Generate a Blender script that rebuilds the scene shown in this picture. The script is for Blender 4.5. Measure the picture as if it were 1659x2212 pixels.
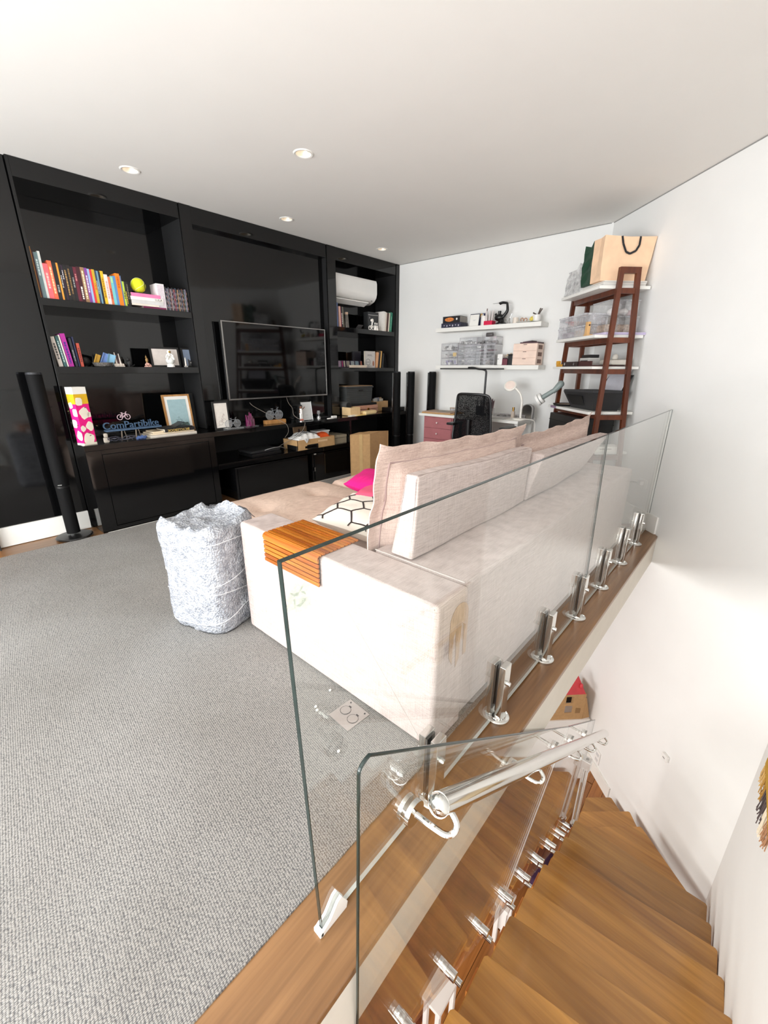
import bpy, bmesh, math, random
from mathutils import Vector, Matrix, Euler
random.seed(7)
S = bpy.context.scene
for o in list(bpy.data.objects): bpy.data.objects.remove(o)
COL = S.collection
R = math.radians

# ------------------------------------------------------------------ camera
F_PX, W_PX = 901.0, 1659.0
pitch, yaw, roll = R(18.955), R(41.435), R(0.2176)
fw = Vector((math.cos(yaw)*math.cos(pitch), math.sin(yaw)*math.cos(pitch), -math.sin(pitch)))
rt0 = Vector((math.sin(yaw), -math.cos(yaw), 0)); up0 = rt0.cross(fw)
rt = rt0*math.cos(roll) + up0*math.sin(roll); up = up0*math.cos(roll) - rt0*math.sin(roll)
cd = bpy.data.cameras.new('camera'); cam = bpy.data.objects.new('camera', cd); COL.objects.link(cam)
m3 = Matrix((rt, up, -fw)).transposed()
cam.matrix_world = Matrix.Translation((0, 0, 1.42)) @ m3.to_4x4()
cd.sensor_fit = 'HORIZONTAL'; cd.sensor_width = 36.0; cd.lens = 36.0*F_PX/W_PX
cd.clip_start = 0.03; cd.clip_end = 60
S.camera = cam

# ------------------------------------------------------------------ world, light, exposure
S.view_settings.view_transform = 'Standard'; S.view_settings.look = 'None'
S.view_settings.gamma = 1.0; S.view_settings.use_curve_mapping = False
S.view_settings.exposure = -0.22
try:
    S.cycles.transparent_max_bounces = 32; S.cycles.max_bounces = 14; S.cycles.diffuse_bounces = 6
    S.cycles.glossy_bounces = 6; S.cycles.sample_clamp_indirect = 6.0
except Exception: pass
wd = bpy.data.worlds.new('world'); S.world = wd; wd.use_nodes = True
wd.node_tree.nodes['Background'].inputs[0].default_value = (0.75, 0.87, 1.0, 1)
wd.node_tree.nodes['Background'].inputs[1].default_value = 1.0

def area(name, loc, size, direction, watts, color=(1, 1, 1)):
    l = bpy.data.lights.new(name, 'AREA'); l.shape = 'RECTANGLE'; l.size, l.size_y = size
    l.energy = watts; l.color = color
    o = bpy.data.objects.new(name, l); COL.objects.link(o); o.location = loc
    o.rotation_euler = Vector(direction).to_track_quat('-Z', 'Y').to_euler()
    return o
# daylight through the big window wall on the left (x = -3) and the stairwell windows behind / below, plus an added ceiling fill
area('window_daylight', (-2.93, 1.9, 1.35), (4.6, 2.2), (1, -0.22, 0.05), 325, (0.96, 0.985, 1.0))
area('ceiling_fill', (-2.9, 1.9, 0.35), (4.4, 0.5), (0.6, -0.1, 1), 150, (1.0, 0.985, 0.96))  # added fill light, aimed upward to brighten the ceiling
area('rear_window_daylight', (-1.9, -0.55, 1.45), (1.9, 1.9), (0.1, 1, 0.6), 95, (0.97, 0.98, 1.0))
area('lower_hall_daylight', (-1.6, -0.05, -1.75), (0.9, 1.9), (1, 0.03, 0.0), 80, (1.0, 0.985, 0.96))
area('lower_room_daylight', (0.6, 4.0, -1.5), (2.5, 1.8), (0.5, -1, -0.1), 190, (1.0, 0.985, 0.96))

# ------------------------------------------------------------------ materials
def lin(c):
    def f(v):
        v /= 255.0
        return v/12.92 if v <= 0.04045 else ((v+0.055)/1.055)**2.4
    return (f(c[0]), f(c[1]), f(c[2]), 1)
MATS = {}
def new_mat(name):
    m = bpy.data.materials.new(name); m.use_nodes = True
    nt = m.node_tree; nt.nodes.clear()
    out = nt.nodes.new('ShaderNodeOutputMaterial')
    return m, nt, out
def coords(nt, scale=(1, 1, 1), rot=(0, 0, 0), kind='Object'):
    tc = nt.nodes.new('ShaderNodeTexCoord'); mp = nt.nodes.new('ShaderNodeMapping')
    mp.inputs['Scale'].default_value = scale; mp.inputs['Rotation'].default_value = rot
    nt.links.new(tc.outputs[kind], mp.inputs['Vector'])
    return mp.outputs[0]
def noise(nt, vec, scale, detail=3, rough=0.55):
    n = nt.nodes.new('ShaderNodeTexNoise'); n.inputs['Scale'].default_value = scale
    n.inputs['Detail'].default_value = detail; n.inputs['Roughness'].default_value = rough
    nt.links.new(vec, n.inputs['Vector']); return n.outputs['Fac']
def ramp(nt, fac, a, b, p0=0.3, p1=0.7):
    r = nt.nodes.new('ShaderNodeValToRGB'); e = r.color_ramp.elements
    e[0].position, e[1].position = p0, p1; e[0].color, e[1].color = a, b
    nt.links.new(fac, r.inputs[0]); return r.outputs[0]
def M(name, rgb, rough=0.5, metal=0.0, var=0.06, nscale=12.0, bump=0.0, bscale=60.0, bdist=0.002, spec=0.5,
      sheen=0.0, coat=0.0, stretch=(1, 1, 1), emit=0.0, ior=1.5):
    if name in MATS: return MATS[name]
    m, nt, out = new_mat(name)
    b = nt.nodes.new('ShaderNodeBsdfPrincipled'); nt.links.new(b.outputs[0], out.inputs[0])
    v = coords(nt, stretch)
    c = lin(rgb); lo = tuple(x*(1-var) for x in c[:3])+(1,); hi = tuple(min(1, x*(1+var)) for x in c[:3])+(1,)
    nt.links.new(ramp(nt, noise(nt, v, nscale), lo, hi), b.inputs['Base Color'])
    b.inputs['Roughness'].default_value = rough; b.inputs['Metallic'].default_value = metal
    b.inputs['IOR'].default_value = ior
    b.inputs['Specular IOR Level'].default_value = spec
    if sheen: b.inputs['Sheen Weight'].default_value = sheen
    if coat: b.inputs['Coat Weight'].default_value = coat; b.inputs['Coat Roughness'].default_value = 0.05
    if emit:
        b.inputs['Emission Color'].default_value = c; b.inputs['Emission Strength'].default_value = emit
    if bump:
        bp = nt.nodes.new('ShaderNodeBump'); bp.inputs['Strength'].default_value = bump
        bp.inputs['Distance'].default_value = bdist
        nt.links.new(noise(nt, v, bscale, 2), bp.inputs['Height']); nt.links.new(bp.outputs[0], b.inputs['Normal'])
    MATS[name] = m; return m
def wood_mat(name, light, dark, axis=0, rough=0.28, scale=1.0, coat=0.0, vary=0.0):
    """straight grain along one local axis"""
    if name in MATS: return MATS[name]
    m, nt, out = new_mat(name)
    b = nt.nodes.new('ShaderNodeBsdfPrincipled'); nt.links.new(b.outputs[0], out.inputs[0])
    st = [9.0*scale]*3; st[axis] = 0.7*scale
    v = coords(nt, st)
    st2 = [70.0*scale]*3; st2[axis] = 2.5*scale
    v2 = coords(nt, st2)
    if vary:                                             # shift the grain from board to board
        oi0 = nt.nodes.new('ShaderNodeObjectInfo'); sc = nt.nodes.new('ShaderNodeMath'); sc.operation = 'MULTIPLY'; sc.inputs[1].default_value = 57.0
        nt.links.new(oi0.outputs['Random'], sc.inputs[0])
        sh = []
        for q in (v, v2):
            va = nt.nodes.new('ShaderNodeVectorMath'); va.operation = 'ADD'; nt.links.new(q, va.inputs[0]); nt.links.new(sc.outputs[0], va.inputs[1]); sh.append(va.outputs[0])
        v, v2 = sh
    n1 = noise(nt, v, 1.3, 4); n2 = noise(nt, v2, 1.0, 3)
    c1 = ramp(nt, n1, lin(dark), lin(light), 0.3, 0.68)
    mx = nt.nodes.new('ShaderNodeMixRGB'); mx.blend_type = 'MULTIPLY'; mx.inputs[0].default_value = 0.5
    nt.links.new(c1, mx.inputs[1])
    nt.links.new(ramp(nt, n2, (0.62, 0.6, 0.58, 1), (1, 1, 1, 1), 0.35, 0.6), mx.inputs[2])
    col = mx.outputs[0]
    if vary:                                            # every board its own tone
        oi = nt.nodes.new('ShaderNodeObjectInfo'); hs = nt.nodes.new('ShaderNodeHueSaturation')
        mr = nt.nodes.new('ShaderNodeMapRange'); mr.inputs['To Min'].default_value = 1-vary; mr.inputs['To Max'].default_value = 1+vary
        nt.links.new(oi.outputs['Random'], mr.inputs['Value']); nt.links.new(mr.outputs[0], hs.inputs['Value']); nt.links.new(col, hs.inputs['Color']); col = hs.outputs[0]
    nt.links.new(col, b.inputs['Base Color'])
    b.inputs['Roughness'].default_value = rough
    if coat: b.inputs['Coat Weight'].default_value = coat; b.inputs['Coat Roughness'].default_value = 0.12
    bp = nt.nodes.new('ShaderNodeBump'); bp.inputs['Strength'].default_value = 0.12; bp.inputs['Distance'].default_value = 0.001
    nt.links.new(n2, bp.inputs['Height']); nt.links.new(bp.outputs[0], b.inputs['Normal'])
    MATS[name] = m; return m
def linen_mat(name, rgb, dark, scale=1.0, bump=0.25):
    """woven cloth: two crossed stretched noises"""
    if name in MATS: return MATS[name]
    m, nt, out = new_mat(name)
    b = nt.nodes.new('ShaderNodeBsdfPrincipled'); nt.links.new(b.outputs[0], out.inputs[0])
    va = coords(nt, (420*scale, 420*scale, 14*scale)); vb = coords(nt, (14*scale, 14*scale, 420*scale))
    vc = coords(nt, (14*scale, 420*scale, 420*scale))
    add = nt.nodes.new('ShaderNodeMath'); add.operation = 'ADD'
    nt.links.new(noise(nt, va, 1.0, 2), add.inputs[0]); nt.links.new(noise(nt, vb, 1.0, 2), add.inputs[1])
    a2 = nt.nodes.new('ShaderNodeMath'); a2.operation = 'MULTIPLY_ADD'; a2.inputs[1].default_value = 1.0
    nt.links.new(noise(nt, vc, 1.0, 2), a2.inputs[0]); nt.links.new(add.outputs[0], a2.inputs[2])
    dv = nt.nodes.new('ShaderNodeMath'); dv.operation = 'DIVIDE'; dv.inputs[1].default_value = 3.0
    nt.links.new(a2.outputs[0], dv.inputs[0])
    nt.links.new(ramp(nt, dv.outputs[0], lin(dark), lin(rgb), 0.38, 0.58), b.inputs['Base Color'])
    b.inputs['Roughness'].default_value = 0.95; b.inputs['Specular IOR Level'].default_value = 0.15
    bp = nt.nodes.new('ShaderNodeBump'); bp.inputs['Strength'].default_value = bump; bp.inputs['Distance'].default_value = 0.001
    nt.links.new(dv.outputs[0], bp.inputs['Height']); nt.links.new(bp.outputs[0], b.inputs['Normal'])
    MATS[name] = m; return m
def glass_mat(name, tint=(0.985, 0.995, 0.99), haze=0.0, hazecol=(1, 1, 1), f0=0.04, rough=0.0):
    """thin sheet glass: straight-through transmission plus a Schlick reflection on each face"""
    if name in MATS: return MATS[name]
    m, nt, out = new_mat(name)
    tr = nt.nodes.new('ShaderNodeBsdfTransparent'); tr.inputs[0].default_value = tint+(1,)
    gl = nt.nodes.new('ShaderNodeBsdfGlossy'); gl.inputs['Roughness'].default_value = rough
    gl.inputs[0].default_value = (1, 1, 1, 1)
    lw = nt.nodes.new('ShaderNodeLayerWeight'); lw.inputs['Blend'].default_value = 0.5
    pw = nt.nodes.new('ShaderNodeMath'); pw.operation = 'POWER'; pw.inputs[1].default_value = 5.0
    nt.links.new(lw.outputs['Facing'], pw.inputs[0])
    ma = nt.nodes.new('ShaderNodeMath'); ma.operation = 'MULTIPLY_ADD'; ma.inputs[1].default_value = 1-f0; ma.inputs[2].default_value = f0
    nt.links.new(pw.outputs[0], ma.inputs[0])
    mx = nt.nodes.new('ShaderNodeMixShader'); nt.links.new(ma.outputs[0], mx.inputs[0])
    src = tr.outputs[0]
    if haze:
        df = nt.nodes.new('ShaderNodeBsdfDiffuse'); df.inputs[0].default_value = hazecol+(1,)
        m2 = nt.nodes.new('ShaderNodeMixShader')
        v = coords(nt, (1, 1, 1)); h = ramp(nt, noise(nt, v, 30, 3), (haze*0.6,)*3+(1,), (min(1, haze*1.4),)*3+(1,))
        nt.links.new(h, m2.inputs[0]); nt.links.new(tr.outputs[0], m2.inputs[1]); nt.links.new(df.outputs[0], m2.inputs[2])
        src = m2.outputs[0]
    nt.links.new(src, mx.inputs[1]); nt.links.new(gl.outputs[0], mx.inputs[2])
    nt.links.new(mx.outputs[0], out.inputs[0])
    MATS[name] = m; return m

# ------------------------------------------------------------------ mesh building
class MB:
    def __init__(s): s.bm = bmesh.new()
    def merge(s, tmp, mt=None):
        if mt is not None: bmesh.ops.transform(tmp, matrix=mt, verts=tmp.verts)
        mp = {}
        for v in tmp.verts: mp[v] = s.bm.verts.new(v.co)
        for f in tmp.faces:
            try: s.bm.faces.new([mp[v] for v in f.verts])
            except ValueError: pass
        tmp.free(); return s
    def box(s, x0, x1, y0, y1, z0, z1, bev=0.0, seg=2, mt=None):
        t = bmesh.new(); bmesh.ops.create_cube(t, size=1)
        for v in t.verts: v.co = Vector(((x0+x1)/2+v.co.x*(x1-x0), (y0+y1)/2+v.co.y*(y1-y0), (z0+z1)/2+v.co.z*(z1-z0)))
        if bev: bmesh.ops.bevel(t, geom=t.edges[:], offset=bev, segments=seg, profile=0.5, affect='EDGES')
        return s.merge(t, mt)
    def prism(s, poly, z0, z1, mt=None, bev=0.0):
        t = bmesh.new()
        a = [t.verts.new((x, y, z0)) for x, y in poly]; b = [t.verts.new((x, y, z1)) for x, y in poly]
        n = len(poly)
        t.faces.new(a[::-1]); t.faces.new(b)
        for i in range(n): t.faces.new([a[i], a[(i+1) % n], b[(i+1) % n], b[i]])
        bmesh.ops.recalc_face_normals(t, faces=t.faces[:])
        if bev: bmesh.ops.bevel(t, geom=t.edges[:], offset=bev, segments=2, profile=0.5, affect='EDGES')
        return s.merge(t, mt)
    def cyl(s, p0, p1, r0, r1=None, n=16, mt=None):
        r1 = r0 if r1 is None else r1
        p0, p1 = Vector(p0), Vector(p1); d = p1-p0; L = d.length
        t = bmesh.new()
        bmesh.ops.create_cone(t, cap_ends=True, segments=n, radius1=r0, radius2=max(r1, 1e-5), depth=L)
        q = Vector((0, 0, 1)).rotation_difference(d.normalized())
        mm = Matrix.Translation((p0+p1)/2) @ q.to_matrix().to_4x4()
        bmesh.ops.transform(t, matrix=mm, verts=t.verts)
        return s.merge(t, mt)
    def sph(s, c, r, sc=(1, 1, 1), n=16, mt=None):
        t = bmesh.new(); bmesh.ops.create_uvsphere(t, u_segments=n, v_segments=max(6, n//2), radius=r)
        for v in t.verts: v.co = Vector((c[0]+v.co.x*sc[0], c[1]+v.co.y*sc[1], c[2]+v.co.z*sc[2]))
        return s.merge(t, mt)
    def lathe(s, prof, c=(0, 0, 0), n=24, mt=None):
        t = bmesh.new(); rings = []
        for r, z in prof:
            rings.append([t.verts.new((c[0]+max(r, 1e-4)*math.cos(2*math.pi*i/n), c[1]+max(r, 1e-4)*math.sin(2*math.pi*i/n), c[2]+z)) for i in range(n)])
        for a, b in zip(rings, rings[1:]):
            for i in range(n): t.faces.new([a[i], a[(i+1) % n], b[(i+1) % n], b[i]])
        t.faces.new(rings[0][::-1]); t.faces.new(rings[-1])
        bmesh.ops.recalc_face_normals(t, faces=t.faces[:])
        return s.merge(t, mt)
    def tube(s, pts, r, n=8, smooth=0, mt=None, closed=False):
        P = [Vector(p) for p in pts]
        for _ in range(smooth):
            Q = [P[0]]
            for a, b in zip(P, P[1:]): Q += [a*0.75+b*0.25, a*0.25+b*0.75]
            Q.append(P[-1]); P = Q
        rr = r if isinstance(r, (list, tuple)) else None
        t = bmesh.new(); rings = []; prev = None
        for i, p in enumerate(P):
            d = (P[min(i+1, len(P)-1)]-P[max(i-1, 0)])
            if d.length < 1e-9: d = Vector((0, 0, 1))
            d.normalize()
            if prev is None:
                u = d.orthogonal().normalized()
            else:
                u = (prev-d*prev.dot(d)); u = u.normalized() if u.length > 1e-6 else d.orthogonal().normalized()
            prev = u; w = d.cross(u)
            q = r if rr is None else rr[0]+(rr[1]-rr[0])*i/(len(P)-1)
            rings.append([t.verts.new(p+(u*math.cos(2*math.pi*k/n)+w*math.sin(2*math.pi*k/n))*q) for k in range(n)])
        for a, b in zip(rings, rings[1:]):
            for k in range(n): t.faces.new([a[k], a[(k+1) % n], b[(k+1) % n], b[k]])
        t.faces.new(rings[0][::-1]); t.faces.new(rings[-1])
        return s.merge(t, mt)
    def hexa(s, a, b, mt=None):
        """a: 4 bottom corners, b: 4 top corners (same order)"""
        t = bmesh.new(); A = [t.verts.new(p) for p in a]; B = [t.verts.new(p) for p in b]
        t.faces.new(A[::-1]); t.faces.new(B)
        for i in range(len(A)): t.faces.new([A[i], A[(i+1) % len(A)], B[(i+1) % len(A)], B[i]])
        bmesh.ops.recalc_face_normals(t, faces=t.faces[:])
        return s.merge(t, mt)
    def poly(s, verts, faces, mt=None):
        t = bmesh.new(); V = [t.verts.new(v) for v in verts]
        for f in faces: t.faces.new([V[i] for i in f])
        return s.merge(t, mt)
    def ribbon(s, pts, w, th, normal=(0, -1, 0), mt=None):
        """flat strip along a polyline lying in the plane with this normal"""
        n = Vector(normal).normalized()
        for a, b in zip(pts, pts[1:]):
            a, b = Vector(a), Vector(b); d = b-a
            if d.length < 1e-6: continue
            d.normalize(); sd = d.cross(n)*w/2
            s.hexa([a-sd, a+sd, b+sd, b-sd], [a-sd+n*th, a+sd+n*th, b+sd+n*th, b-sd+n*th], mt)
        return s
ROOT = {}
def root_of(o):
    while o.parent is not None: o = o.parent
    return o
def obj(name, mb, mat, parent=None, loc=None, smooth=True, kind=None, angle=35):
    """link a mesh; geometry is given in world space (or in thing space when the thing is in ROOT as 'local')"""
    me = bpy.data.meshes.new(name); off = Vector((0, 0, 0))
    if parent is not None:
        off = ROOT[root_of(parent).name]
    elif loc is not None: off = Vector(loc)
    if off.length: bmesh.ops.translate(mb.bm, vec=-off, verts=mb.bm.verts)
    mb.bm.to_mesh(me); mb.bm.free()
    if smooth and len(me.polygons):
        me.polygons.foreach_set('use_smooth', [True]*len(me.polygons)); me.set_sharp_from_angle(angle=R(angle))
    me.materials.append(mat)
    o = bpy.data.objects.new(name, me); COL.objects.link(o)
    if smooth and len(me.polygons) < 4000:
        w = o.modifiers.new('weighted_normals', 'WEIGHTED_NORMAL'); w.keep_sharp = True; w.weight = 80
    if parent is not None: o.parent = parent
    elif loc is not None: o.location = loc
    ROOT[o.name] = off if parent is None else Vector((0, 0, 0))
    if kind: o['kind'] = kind
    return o
def thing(name, label, cat, loc=(0, 0, 0), rz=0.0, group=None, local=False):
    o = bpy.data.objects.new(name, None); COL.objects.link(o); o.location = loc; o.rotation_euler = (0, 0, rz)
    o.empty_display_size = 0.05
    o['label'] = label; o['category'] = cat
    if group: o['group'] = group
    ROOT[o.name] = Vector((0, 0, 0)) if (local or rz) else Vector(loc)
    return o
def tag(o, label, cat, group=None):
    o['label'] = label; o['category'] = cat
    if group: o['group'] = group
    return o
def struct(name, mb, mat, loc=None):
    return obj(name, mb, mat, None, loc, kind='structure', smooth=False)
def dup(root, loc, rz=None, label=None, group=None):
    r = root.copy(); COL.objects.link(r); r.location = loc
    if rz is not None: r.rotation_euler = (0, 0, rz)
    if label: r['label'] = label
    if group: r['group'] = group
    for ch in list(root.children):
        c = ch.copy(); COL.objects.link(c); c.parent = r
        for g in list(ch.children):
            d = g.copy(); COL.objects.link(d); d.parent = c
    return r
def text_mb(body, size, depth, mt, align='LEFT', sx=1.0):
    cu = bpy.data.curves.new('lettering', 'FONT'); cu.body = body; cu.size = size; cu.extrude = depth/2; cu.align_x = align
    cu.resolution_u = 3
    o = bpy.data.objects.new('lettering_tmp', cu); COL.objects.link(o)
    dg = bpy.context.evaluated_depsgraph_get(); me = bpy.data.meshes.new_from_object(o.evaluated_get(dg))
    mb = MB(); mb.bm.from_mesh(me)
    bmesh.ops.transform(mb.bm, matrix=mt @ Matrix.Scale(sx, 4, (1, 0, 0)), verts=mb.bm.verts)
    bpy.data.objects.remove(o); bpy.data.meshes.remove(me)
    return mb
def frame_mt(o, x, y):
    """matrix that maps local x,y,(x cross y) onto world axes at o"""
    x = Vector(x).normalized(); y = Vector(y).normalized(); z = x.cross(y)
    m = Matrix((x, y, z)).transposed().to_4x4(); m.translation = Vector(o); return m
def rot_at(c, ax, ang):
    return Matrix.Translation(c) @ Matrix.Rotation(ang, 4, ax) @ Matrix.Translation(-Vector(c))
# ------------------------------------------------------------------ shared materials
WHITE = M('wall_paint', (236, 236, 234), 0.7, var=0.012, nscale=3, bump=0.05, bscale=180, bdist=0.0006, spec=0.25)
CEILM = M('ceiling_paint', (236, 234, 230), 0.8, var=0.01, nscale=2, spec=0.2)
TRIMW = M('white_trim', (238, 237, 232), 0.45, var=0.01)
BLACKG = M('black_lacquer', (9, 9, 10), 0.06, var=0.05, spec=0.55)
BLACKS = M('black_satin', (17, 17, 18), 0.32, var=0.08)
BLACKM = M('black_matt', (22, 22, 23), 0.65, var=0.1)
BLACKP = M('black_plastic', (26, 26, 28), 0.4, var=0.08)
CHROME = M('polished_steel', (215, 214, 210), 0.09, 1.0, var=0.02)
SATIN = M('satin_steel', (232, 232, 230), 0.35, 0.6, var=0.03)
STEEL = M('brushed_steel', (190, 190, 188), 0.28, 1.0, var=0.08, nscale=60, stretch=(1, 30, 30))
FLOORW = wood_mat('ledge_wood', (152, 112, 73), (112, 77, 46), 0, 0.3)
TREADW = wood_mat('tread_wood', (192, 140, 70), (138, 92, 40), 1, 0.2, .62, coat=0.3, vary=.26)
DARKW = wood_mat('walnut_frame', (112, 56, 30), (70, 30, 15), 2, 0.35)
GLASS = glass_mat('clear_glass')
GEDGE = M('green_glass_edge', (30, 44, 41), 0.12, var=0.25, nscale=25)
PLASTW = M('white_plastic', (240, 239, 236), 0.4, var=0.01)
CARD = M('cardboard', (186, 148, 102), 0.8, var=0.07, nscale=25, bump=0.1, bscale=90)
PAPER = M('white_paper', (238, 236, 230), 0.75, var=0.02)

# ------------------------------------------------------------------ the room
ZC = 2.87; ZL = -3.08
mb = MB(); mb.prism([(-3, 0.475), (4.287, 0.475), (5.39, 1.578), (5.39, 4.9), (-3, 4.9)], -0.27, -0.004)
mb.prism([(-3, -0.62), (-0.87, -0.62), (-0.87, 0.475), (-3, 0.475)], -0.27, -0.004)
struct('floor', mb, FLOORW)
mb = MB(); mb.box(-0.87, 4.26, 0.46, 0.68, -0.03, 0.0, 0.004)
struct('trim_1', mb, FLOORW)                                   # hardwood edge board under the glass
mb = MB(); mb.prism([(-0.87, 0.464), (4.275, 0.464), (4.287, 0.476), (-0.87, 0.476)], -0.265, -0.03)
struct('trim_2', mb, M('slab_face_paint', (206, 199, 188), 0.7, var=.02))                                    # painted face of the slab
# ceiling with four recessed lamp holes
LAMPS = [(1.626, 4.073), (2.345, 2.85), (3.097, 4.083), (4.583, 4.098)]
mb = MB(); mb.prism([(-3.1, -0.75), (3.2, -0.75), (5.6, 1.65), (5.6, 5.1), (-3.1, 5.1)], ZC, ZC+0.12)
ceil = struct('ceiling', mb, CEILM)
cut = MB()
for x, y in LAMPS: cut.cyl((x, y, ZC-0.05), (x, y, ZC+0.07), 0.058, n=28)
cutter = obj('hole_cutter', cut, CEILM)
bo = ceil.modifiers.new('holes', 'BOOLEAN'); bo.operation = 'DIFFERENCE'; bo.object = cutter; bo.solver = 'EXACT'
dg = bpy.context.evaluated_depsgraph_get(); me = bpy.data.meshes.new_from_object(ceil.evaluated_get(dg))
ceil.modifiers.clear(); ceil.data = me; bpy.data.objects.remove(cutter)
# walls
mb = MB(); mb.box(-3.1, 5.5, 4.9, 5.02, ZL, ZC); struct('wall_back', mb, WHITE)
mb = MB(); mb.box(-3.0, 0.925, 4.5, 4.9, 0, ZC); struct('wall_panel_left', mb, BLACKG)
mb = MB(); mb.box(-3.0, 0.925, 4.478, 4.5, 0, 0.165, 0.003); struct('baseboard_left', mb, TRIMW)
mb = MB(); mb.box(5.39, 5.5, 1.5, 4.95, ZL, ZC); struct('wall_right', mb, WHITE)
mb = MB(); mb.prism([(5.39, 1.578), (3.288, -0.524), (3.4, -0.64), (5.5, 1.46)], ZL, ZC); struct('wall_diagonal', mb, WHITE)
mb = MB(); mb.prism([(3.31, -0.512), (-3.1, -0.70), (-3.1, -0.82), (3.42, -0.62)], ZL, ZC); struct('wall_stairwell', mb, WHITE)
mb = MB()
mb.box(-3.12, -3.0, -0.8, 5.0, ZL, 0.2); mb.box(-3.12, -3.0, -0.8, 5.0, 2.5, ZC)
mb.box(-3.12, -3.0, -0.8, -0.45, 0.2, 2.5); mb.box(-3.12, -3.0, 4.3, 5.0, 0.2, 2.5)
struct('wall_window', mb, WHITE)
mb = MB()
for y in (-0.43, 0.74, 1.91, 3.08, 4.27): mb.box(-3.06, -3.0, y-0.02, y+0.02, 0.2, 2.5)
mb.box(-3.06, -3.0, -0.45, 4.3, 0.2, 0.24); mb.box(-3.06, -3.0, -0.45, 4.3, 2.46, 2.5)
struct('window_1', mb, TRIMW)
def dirC(u, v, z=0.0):
    """point measured along the diagonal wall: u from the room corner, v out into the room"""
    return Vector((5.39-u*0.70711-v*0.70711, 1.578-u*0.70711+v*0.70711, z))
def boxC(mb, u0, u1, v0, v1, z0, z1, bev=0.0):
    t = Matrix(((-0.70711, -0.70711, 0, 5.39), (-0.70711, 0.70711, 0, 1.578), (0, 0, 1, 0), (0, 0, 0, 1)))
    tmp = MB(); tmp.box(u0, u1, v0, v1, z0, z1, bev)
    for v in tmp.bm.verts: v.co = t @ v.co
    bmesh.ops.reverse_faces(tmp.bm, faces=tmp.bm.faces[:])
    mb.merge(tmp.bm); return mb
mb = MB(); boxC(mb, 0.0, 1.545, 0.0, 0.015, -0.004, 0.16, 0.002); struct('baseboard_diagonal', mb, TRIMW)
mb = MB(); mb.box(5.375, 5.39, 1.6, 4.88, -0.004, 0.16, 0.002); struct('baseboard_right', mb, TRIMW)
mb = MB(); boxC(mb, -1.0, 1.75, 0.0, 0.015, ZL, ZL+0.16, 0.002); struct('baseboard_lower', mb, TRIMW)
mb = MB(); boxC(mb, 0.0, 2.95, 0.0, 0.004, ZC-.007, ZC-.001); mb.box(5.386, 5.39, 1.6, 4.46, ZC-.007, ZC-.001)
struct('gap_shade_strip', mb, M('painted_gap_shade', (150, 150, 148), .8))         # grey strip painted as the shade in the gap between ceiling and walls
# lower storey
mb = MB(); mb.box(-3.1, 6.5, -0.9, 5.0, ZL-0.1, ZL-0.02)
lowfloor = struct('floor_lower', mb, DARKW)
FLW = wood_mat('lower_floor_wood', (176, 116, 62), (130, 80, 40), 0, 0.25, vary=.15)
pm = MB(); pm.box(0, 1.2, 0, 0.118, -0.02, 0.0, 0.002)
p0 = obj('floor_board', pm, FLW, lowfloor)
first = True
for i in range(9):
    for j in range(4):
        o = p0 if first else p0.copy()
        if not first: COL.objects.link(o)
        first = False; o.parent = lowfloor
        o.location = (0.6+j*1.21+(i % 2)*0.5, -0.2+i*0.121, ZL)

# ------------------------------------------------------------------ ceiling lamps
GLOW = M('warm_lamp_glow', (255, 232, 196), 0.5, emit=3.0)
for i, (x, y) in enumerate(LAMPS):
    nm = ['nearest the bookshelf with the tennis ball', 'out in the middle of the ceiling', 'above the television wall', 'closest to the far corner'][i]
    t = thing('ceiling_downlight', 'round recessed ceiling spotlight with white ring '+nm, 'lamp', (x, y, ZC), group='recessed ceiling spotlights')
    mb = MB()
    n = 32; prof = [(0.055, 0.004), (0.055, -0.004), (0.066, -0.006), (0.074, -0.001), (0.0745, 0.0)]
    vs, fs = [], []
    for r, z in prof:
        for k in range(n): vs.append((x+r*math.cos(2*math.pi*k/n), y+r*math.sin(2*math.pi*k/n), ZC+z))
    for a in range(len(prof)-1):
        for k in range(n): fs.append((a*n+k, a*n+(k+1) % n, (a+1)*n+(k+1) % n, (a+1)*n+k))
    mb.poly(vs, fs); obj('trim_ring', mb, TRIMW, t)
    vs, fs = [], []; prof = [(0.056, 0.001), (0.05, 0.03), (0.03, 0.052), (0.001, 0.056)]
    for r, z in prof:
        for k in range(n): vs.append((x+r*math.cos(2*math.pi*k/n), y+r*math.sin(2*math.pi*k/n), ZC+z))
    for a in range(len(prof)-1):
        for k in range(n): fs.append((a*n+k, (a+1)*n+k, (a+1)*n+(k+1) % n, a*n+(k+1) % n))
    mb = MB(); mb.poly(vs, fs); obj('reflector', mb, M('lamp_reflector', (250, 240, 225), 0.3, 0.3), t)
    mb = MB(); mb.sph((x, y, ZC+0.036), 0.017, (1, 1, 0.8), 14); obj('bulb', mb, GLOW, t)
    l = bpy.data.lights.new('spot', 'SPOT'); l.energy = 14; l.color = (1, 0.83, 0.64); l.spot_size = R(95); l.spot_blend = 0.8; l.shadow_soft_size = 0.03
    o = bpy.data.objects.new('lamp_light', l); COL.objects.link(o); o.location = (x, y, ZC-0.012)

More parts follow.
